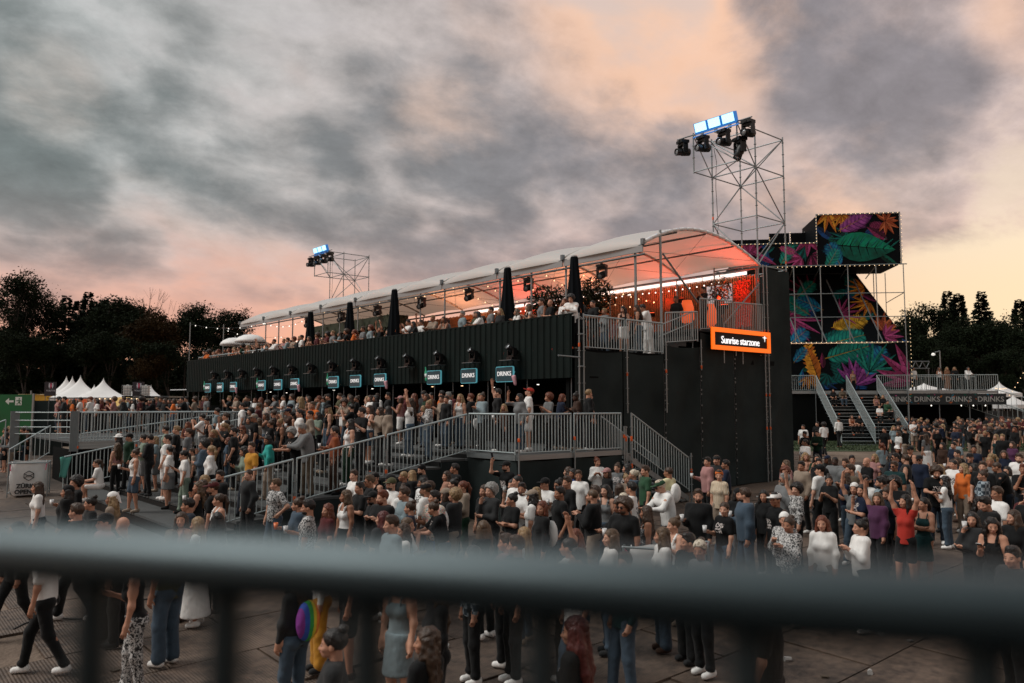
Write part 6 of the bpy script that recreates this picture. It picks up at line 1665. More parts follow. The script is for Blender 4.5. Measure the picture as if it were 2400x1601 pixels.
def hat_mesh(kind):
    k = ('hat', kind)
    if k in GC: return GC[k]
    if kind == 'cap': P = [ell((-.008, 0, .150), (.108, .088, .092))]; Q = [ell((.125, 0, .148), (.075, .072, .013))]; cut = [((0, 0, .140), (-.1, 0, -1))]
    elif kind == 'backcap': P = [ell((-.008, 0, .150), (.108, .088, .092))]; Q = [ell((-.13, 0, .135), (.06, .07, .013))]; cut = [((0, 0, .140), (-.1, 0, -1))]
    elif kind == 'bucket': P = [ell((-.008, 0, .150), (.106, .088, .095))]; Q = [ell((-.005, 0, .138), (.165, .145, .018))]; cut = [((0, 0, .135), (0, 0, -1))]
    elif kind == 'beanie': P = [ell((-.012, 0, .148), (.108, .088, .105))]; Q = None; cut = [((0.05, 0, .145), (.55, 0, -.83)), ((0, 0, .09), (0, 0, -1))]
    elif kind == 'scarf': P = [ell((-.014, 0, .146), (.108, .088, .100)), cap_((-.10, 0, .12), .035, (-.15, .02, -.02), .03)]; Q = None; cut = [((0.06, 0, .15), (.5, 0, -.86))]
    V, F = solid(P, .011, .008, cut)
    if Q: V2, F2 = solid(Q, .010, .008); F = np.concatenate([F, F2 + len(V)]); V = np.concatenate([V, V2])
    GC[k] = np_mesh('hat', V, F); return GC[k]
def misc_mesh(kind):
    k = ('misc', kind)
    if k in GC: return GC[k]
    if kind == 'beard': GC[k] = np_mesh('beard', *solid([ell((.040, 0, .030), (.056, .056, .042)), ell((.09, 0, .048), (.018, .024, .008))], .009, .006, [((0, 0, .058), (-.35, 0, 1)), ((.0, 0, 0), (-1, 0, 0))]))
    elif kind == 'face':
        mb = MB()
        for g in (-1, 1):
            mb.cur = 0; M = Matrix.Translation((.0835, g * .030, .100)); mb.lathe([(.002, -.006), (.009, -.004), (.010, 0), (.009, .004), (.002, .006)], 8, M @ Matrix.Scale(1.25, 4, (0, 1, 0)))
            mb.cur = 1; mb.tube((.088, g * .016, .119), (.078, g * .044, .121), .0045, 5)
        mb.cur = 2; mb.tube((.094, -.020, .0445), (.101, 0, .0435), .0058, 6, .0075); mb.tube((.101, 0, .0435), (.094, .020, .0445), .0075, 6, .0058)
        GC[k] = mb.mesh('facial_features', [mat('eye', (.05, .035, .03), .2), mat('brow', (.05, .032, .022), .8), mat('lips', (.38, .14, .12), .5)], True)
    elif kind == 'glasses':
        mb = MB()
        for g in (-1, 1):
            mb.lathe([(.002, .0), (.024, .001), (.026, .004), (.002, .006)], 10, Matrix.Translation((.100, g * .032, .100)) @ Matrix.Rotation(R_(90), 4, 'Y')); mb.tube((.1, g * .056, .103), (.0, g * .08, .1), .003, 5)
        mb.tube((.104, -.01, .106), (.104, .01, .106), .003, 5)
        GC[k] = mb.mesh('glasses', [mat('dark glasses', (.01, .01, .012), .12)])
    elif kind == 'cup':
        GC[k] = MB().lathe([(.030, -.06), (.041, .06), (.037, .055), (.028, -.05)], 12).mesh('cup', [None], True)
    elif kind == 'phone': GC[k] = MB().box(-.005, .005, -.037, .037, -.075, .075).mesh('phone', [mat('phone', (.02, .02, .025), .2)])
    elif kind == 'sack':
        GC[k] = np_mesh('sack', *solid([ell((0, 0, 0), (.09, .16, .20)), ell((0, 0, .12), (.06, .11, .12))], .018, .03, [], (.006, 40)))
    elif kind == 'tote':
        GC[k] = np_mesh('tote', *solid([ell((0, 0, -.1), (.14, .05, .20)), cap_((0, 0, .0), .05, (0, 0, -.2), .07)], .018, .02, [((0, 0, .02), (0, 0, 1))]))
    elif kind == 'pack':
        GC[k] = np_mesh('pack', *solid([ell((0, 0, 0), (.11, .15, .22)), ell((-.05, 0, -.06), (.08, .12, .12))], .018, .03))
    return GC[k]
HAIRC = {'k': ((.012, .010, .009), 'black'), 'b': ((.045, .026, .016), 'brown'), 'd': ((.085, .052, .029), 'light brown'), 'y': ((.26, .17, .085), 'blond'), 'r': ((.12, .032, .014), 'red'), 'g': ((.22, .22, .21), 'grey'), 'w': ((.55, .48, .38), 'pale blond'), 'm': ((.075, .014, .012), 'dark red')}
COLS = {'black': (.008, .009, .010), 'white': (.78, .78, .76), 'grey': (.20, .21, .215), 'dgrey': (.028, .030, .032), 'navy': (.012, .020, .045), 'green': (.03, .09, .045), 'dgreen': (.010, .038, .020), 'teal': (.03, .34, .30), 'dteal': (.010, .045, .048), 'beige': (.34, .27, .21), 'pink': (.46, .24, .23), 'peach': (.46, .24, .17), 'red': (.42, .035, .025), 'orange': (.62, .15, .03), 'mustard': (.48, .23, .03),
        'denim': (.065, .10, .14), 'dkdenim': (.014, .022, .036), 'lblue': (.26, .34, .37), 'brown': (.06, .032, .022), 'maroon': (.10, .020, .022), 'purple': (.10, .035, .09), 'olive': (.09, .09, .045), 'khaki': (.13, .10, .07), 'yellow': (.66, .62, .38), 'sage': (.22, .29, .23), 'blue': (.03, .08, .30), 'rust': (.30, .08, .03), 'tan': (.26, .13, .075)}
for _c in COLS:
    if _c not in ('white', 'yellow', 'orange', 'red', 'teal', 'mustard'): COLS[_c] = tuple(.8 * q for q in COLS[_c])
NAMES = {'dgrey': 'dark grey', 'dgreen': 'dark green', 'dteal': 'dark teal', 'dkdenim': 'dark denim', 'lblue': 'pale blue', 'denim': 'blue denim', 'sage': 'pale green', 'floral': 'black and white patterned', 'tropic': 'colourful floral', 'stripe': 'striped', 'check': 'checked', 'speck': 'black speckled', 'leopard': 'pale spotted', 'blackprint': 'printed black', 'whiteprint': 'printed white', 'navyprint': 'printed navy', 'greyprint': 'printed grey'}
def cloth(c):
    k = 'cloth ' + c
    if k in MATS: return MATS[k]
    if c.endswith('print'):
        m = mat(k, COLS[c[:-5]], .85, bump=.95, bscale=10, stretch=(1, 1, .4), spec=.2); nt = m.node_tree; b = nt.nodes['Principled BSDF']; L = nt.links
        tc = nt.nodes.new('ShaderNodeTexCoord'); sx = nt.nodes.new('ShaderNodeSeparateXYZ'); L.new(tc.outputs['Object'], sx.inputs[0])
        def mt(op, a, bb):
            n = nt.nodes.new('ShaderNodeMath'); n.operation = op
            for i_, v in enumerate((a, bb)):
                if hasattr(v, 'links'): L.new(v, n.inputs[i_])
                else: n.inputs[i_].default_value = v
            return n.outputs[0]
        # a printed block of marks on the chest and a larger one on the back
        inz = mt('LESS_THAN', mt('ABSOLUTE', mt('SUBTRACT', sx.outputs[2], 1.24), 0), .085); iny = mt('LESS_THAN', mt('ABSOLUTE', sx.outputs[1], 0), .085)
        n = nt.nodes.new('ShaderNodeTexNoise'); n.inputs['Scale'].default_value = 34; n.inputs['Detail'].default_value = 1; L.new(tc.outputs['Object'], n.inputs[0])
        f = mt('MULTIPLY', mt('MULTIPLY', inz, iny), mt('GREATER_THAN', n.outputs[0], .52))
        mx = nt.nodes.new('ShaderNodeMix'); mx.data_type = 'RGBA'; L.new(f, mx.inputs['Factor']); mx.inputs['A'].default_value = (*COLS[c[:-5]], 1); mx.inputs['B'].default_value = (.03, .03, .035, 1) if c.startswith('white') else (.55, .5, .48, 1)
        L.new([o for o in mx.outputs if o.type == 'RGBA'][0], b.inputs['Base Color']); return m
    if c in COLS: return mat(k, COLS[c], .85, var=.16, vscale=7, bump=.95, bscale=10, stretch=(1, 1, .4), sheen=.08, spec=.2)
    m = bpy.data.materials.new(k); m.use_nodes = True; MATS[k] = m; nt = m.node_tree; b = nt.nodes['Principled BSDF']; b.inputs['Roughness'].default_value = .85; L = nt.links
    tc = nt.nodes.new('ShaderNodeTexCoord'); rp = nt.nodes.new('ShaderNodeValToRGB'); rp.color_ramp.interpolation = 'CONSTANT'; e = rp.color_ramp.elements
    if c == 'stripe':
        w = nt.nodes.new('ShaderNodeTexWave'); w.bands_direction = 'Y'; w.inputs['Scale'].default_value = 6.5; w.inputs['Distortion'].default_value = 1.0; L.new(tc.outputs['Object'], w.inputs[0]); src = w.outputs['Fac']
        for q in range(2): e.new(.5)
        for el, (p, cc) in zip(e, ((0, (.62, .50, .36)), (.35, (.05, .09, .08)), (.55, (.50, .30, .14)), (.75, (.66, .58, .46)))): el.position = p; el.color = (*cc, 1)
    elif c == 'rainbow':
        w = nt.nodes.new('ShaderNodeSeparateXYZ'); L.new(tc.outputs['Object'], w.inputs[0]); q = nt.nodes.new('ShaderNodeMapRange'); L.new(w.outputs[1], q.inputs[0]); q.inputs[1].default_value = -.16; q.inputs[2].default_value = .16; src = q.outputs[0]
        for k_ in range(4): e.new(.5)
        for el, (p, cc) in zip(e, ((0, (.55, .03, .03)), (.18, (.65, .2, .02)), (.34, (.6, .5, .03)), (.5, (.03, .3, .06)), (.67, (.03, .08, .4)), (.84, (.2, .03, .25)))): el.position = p; el.color = (*cc, 1)
    elif c == 'check':
        w = nt.nodes.new('ShaderNodeTexChecker'); w.inputs['Scale'].default_value = 13; L.new(tc.outputs['Object'], w.inputs[0]); w.inputs[1].default_value = (.30, .36, .40, 1); w.inputs[2].default_value = (.03, .05, .07, 1); L.new(w.outputs[0], b.inputs['Base Color']); return m
    else:
        n = nt.nodes.new('ShaderNodeTexNoise'); n.inputs['Scale'].default_value = {'floral': 22, 'tropic': 12, 'speck': 55, 'leopard': 30}[c]; n.inputs['Detail'].default_value = 2; n.inputs['Distortion'].default_value = 2.2 if c in ('floral', 'tropic') else .3
        L.new(tc.outputs['Object'], n.inputs[0]); src = n.outputs['Fac']
        st = {'floral': ((0, (.015, .015, .017)), (.50, (.55, .55, .54))), 'speck': ((0, (.015, .015, .018)), (.60, (.5, .5, .5))), 'leopard': ((0, (.25, .20, .14)), (.44, (.60, .54, .44))), 'tropic': ((0, (.05, .12, .11)), (.40, (.55, .50, .40)), (.52, (.62, .22, .20)), (.60, (.10, .42, .48)), (.68, (.55, .48, .20)))}[c]
        for q in range(len(st) - 2): e.new(.5)
        for el, (p, cc) in zip(e, st): el.position = p; el.color = (*cc, 1)
    L.new(src, rp.inputs[0]); L.new(rp.outputs[0], b.inputs['Base Color']); return m
SKIN = [mat('skin %d' % i, c, .55, var=.08, vscale=12, spec=.35) for i, c in enumerate(((.49, .255, .17), (.42, .21, .135), (.53, .295, .205), (.32, .15, .09), (.06, .032, .022), (.19, .09, .055)))]
def hairmat(c): return mat('hair ' + c, HAIRC[c][0], .42, var=.45, vscale=30, bump=.7, bscale=55, stretch=(1, 1, .12), spec=.4)
HAT_COL = {}
def put(name, me, parent, m, M=None):
    o = bpy.data.objects.new(name, me); COL.objects.link(o); o.parent = parent
    if M is not None: o.matrix_local = M
    if m is not None and len(o.material_slots):
        o.material_slots[0].link = 'OBJECT'; o.material_slots[0].material = m
    return o
PEOPLE = []
TOPN = {'tee': 't-shirt', 'long': 'long-sleeved top', 'hood': 'jacket', 'tank': 'sleeveless top', 'strap': 'strappy top', 'crop': 'crop top', 'dress': 'dress', 'vest': 'waistcoat'}
BOTN = {'slim': 'trousers', 'wide': 'wide trousers', 'trousers': 'trousers', 'shorts': 'shorts', 'skirt': 'skirt', 'longskirt': 'long skirt'}
HSTY = {'short': 'short %s hair', 'buzz': 'cropped %s hair', 'curly': 'big curly %s hair', 'long': 'long %s hair', 'wavy': 'long wavy %s hair', 'bob': 'chin-length %s hair', 'pony': '%s ponytail', 'bun': '%s hair in a bun', 'bald': 'bald head'}
POSN = {'stand': 'standing', 'walk': 'walking', 'pocket': 'hands in pockets', 'cross': 'arms crossed', 'clap': 'clapping', 'cup': 'holding a cup', 'phone': 'raising a phone', 'wave': 'one arm raised', 'cheer': 'both arms raised', 'face': 'hand to face', 'hip': 'hand on hip', 'lean': 'leaning forward', 'film': 'hands raised to film', 'look': 'looking at a phone', 'sit': 'sitting'}
rp_ = random.Random(77)
def person(x, y, z, face, sex='m', pose='stand', top='tee.black', bot='trousers.black', hair='short.k', place='', group='', yaw=None, tilt=None, skin=None, opts=(), h=None, detail=True):
    yaw = yaw if yaw is not None else rp_.choice((-30, -12, 8, 28)); tilt = tilt if tilt is not None else (0 if pose not in ('look', 'lean') else 14)
    skin = skin if skin is not None else rp_.choice((0, 0, 1, 2, 2, 3, 1, 0))
    tk, tc_ = top.split('.'); bk, bc = bot.split('.'); hs, hc = hair.split('.')
    sc = (h / (1.78 if sex == 'm' else 1.67)) if h else rp_.uniform(.965, 1.035)
    me = body_mesh(pose, sex, yaw, tilt)
    body = bpy.data.objects.new('person', me); COL.objects.link(body)
    body.location = (x, y, z); body.rotation_euler = (rp_.gauss(0, .018), rp_.gauss(0, .018), face); body.scale = (sc * rp_.uniform(.97, 1.05), sc * rp_.uniform(.95, 1.08), sc)
    body.material_slots[0].link = 'OBJECT'; body.material_slots[0].material = SKIN[skin]
    put({'long': 'top', 'hood': 'jacket', 'tee': 'shirt', 'dress': 'dress', 'vest': 'waistcoat'}.get(tk, 'top'), top_mesh(tk, pose, sex), body, cloth(tc_))
    if tk != 'dress': put({'skirt': 'skirt', 'longskirt': 'skirt', 'shorts': 'shorts'}.get(bk, 'trousers'), bottom_mesh(bk, pose, sex), body, cloth(bc))
    if detail:
        sm = rp_.choice(('white', 'white', 'black', 'dgrey', 'brown', 'beige'))
        for g in 'RL': put('shoe', shoe_mesh(pose, sex, g), body, cloth(sm))
    HM = head_matrix(pose, sex, yaw, tilt)
    hat = None
    for o in opts:
        if o.split('.')[0] in ('cap', 'backcap', 'bucket', 'beanie', 'scarf'): hat = o
    if hs != 'bald': put('hair', hair_mesh(hs if not (hat and hs == 'curly') else 'bob', sex), body, hairmat(hc), HM)
    if hat: kk, cc = hat.split('.'); put({'scarf': 'headscarf', 'bucket': 'bucket_hat', 'beanie': 'beanie'}.get(kk, 'cap'), hat_mesh(kk), body, cloth(cc), HM)
    if 'beard' in opts: put('beard', misc_mesh('beard'), body, hairmat(hc if hs != 'bald' else 'b'), HM)
    if 'shades' in opts: put('sunglasses', misc_mesh('glasses'), body, None, HM)
    if detail: put('facial_features', misc_mesh('face'), body, None, HM)['kind'] = 'stuff'
    PEOPLE.append(dict(o=body, sex=sex, pose=pose, top=tk, tc=tc_, bot=bk, bc=bc, hs=hs, hc=hc, hat=hat, opts=opts, place=place))
    body['category'] = 'person'
    if group: body['group'] = group
    # held things are things of their own
    J = skel(pose, sex)
    def hand(g): W = Vector(J[g][2]) + Vector(J[g][3]) * .12 * J['s']; return Matrix.LocRotScale(body.location, body.rotation_euler, body.scale) @ W
    if pose == 'cup' or 'cup' in ' '.join(opts):
        p = hand('R'); c = 'white'
        for o in opts:
            if o.startswith('cup.'): c = o[4:]
        o = bpy.data.objects.new('drink_cup', misc_mesh('cup')); COL.objects.link(o); o.location = p + Vector((0, 0, .03)); o.material_slots[0].link = 'OBJECT'
        o.material_slots[0].material = mat('cup ' + c, {'white': (.6, .6, .6), 'orange': (.75, .16, .03), 'clear': (.35, .36, .36)}[c], .25)
        PEOPLE[-1].setdefault('held', []).append((o, {'white': 'pale', 'orange': 'orange', 'clear': 'clear'}[c] + ' drink cup', 'cup'))
    if pose in ('phone', 'film', 'look'):
        p = hand('R') + (Vector((0, 0, .06)) if pose != 'look' else Vector((0, 0, .03)))
        o = bpy.data.objects.new('phone', misc_mesh('phone')); COL.objects.link(o); o.location = p; o.rotation_euler = (0, .25 if pose != 'look' else 1.0, face)
        PEOPLE[-1].setdefault('held', []).append((o, 'dark phone', 'phone'))
    for o_ in opts:
        q = o_.split('.')
        if q[0] in ('sack', 'tote', 'pack'):
            o = bpy.data.objects.new({'sack': 'drawstring_bag', 'tote': 'tote_bag', 'pack': 'backpack'}[q[0]], misc_mesh(q[0])); COL.objects.link(o)
            off = Vector({'sack': (-.20, 0, 1.18), 'pack': (-.20, 0, 1.22), 'tote': (.0, -.27, .98)}[q[0]]) * (sc * (.94 if sex == 'f' else 1))
            o.location = Matrix.LocRotScale(body.location, body.rotation_euler, None) @ off; o.rotation_euler = (0, 0, face)
            o.material_slots[0].link = 'OBJECT'; o.material_slots[0].material = cloth(q[1])
            PEOPLE[-1].setdefault('held', []).append((o, '%s %s' % (NAMES.get(q[1], q[1]), {'sack': 'drawstring bag', 'tote': 'tote bag', 'pack': 'backpack'}[q[0]]), 'bag'))
    return body
# ------------------------------------------------------------------ who stands where
ZONE = {'A': (0, 880, 4.238), 'B': (450, 880, 4.238), 'C': (900, 880, 4.238), 'D': (800, 1060, 4.702), 'E': (1250, 1040, 3.918), 'F': (1800, 1040, 3.918), 'G': (1800, 840, 3.918), 'K': (0, 1200, 1.959), 'L': (1200, 1200, 1.959), 'U': (880, 540, 3.918)}
def solve(px, py, h, surf):
    """where along the sight line a head of height h stands on the given surface"""
    d = ray(px, py); lo, hi = 4.0, 70.0
    def g(t):
        p = EYE + d * t; z = ground_z(p.x, p.y) if surf == 'g' else trib_z(p.x)
        return p.z - h - z
    best = None; prev = g(lo); t = lo
    while t < hi:
        t2 = t + .1; v = g(t2)
        if prev > 0 >= v: best = t2; break
        prev = v; t = t2
    t = best or (26 if surf == 't' else 30); p = EYE + d * t
    return p.x, p.y
FGRP = {'g': 'spectators on the forecourt', 't': 'spectators on the terraced steps', 'd': 'people on the lower deck', 'u': 'people on the upper terrace', 's': 'people on the far stairs', 'r': 'people before the far bar', 'l': 'people behind the ramp platform'}
PLACE = {'t': 'on the terraced steps', 'd': 'on the deck', 'u': 'on the upper terrace', 's': 'on the far stairs', 'r': 'in the right-hand crowd', 'l': 'behind the ramp platform'}
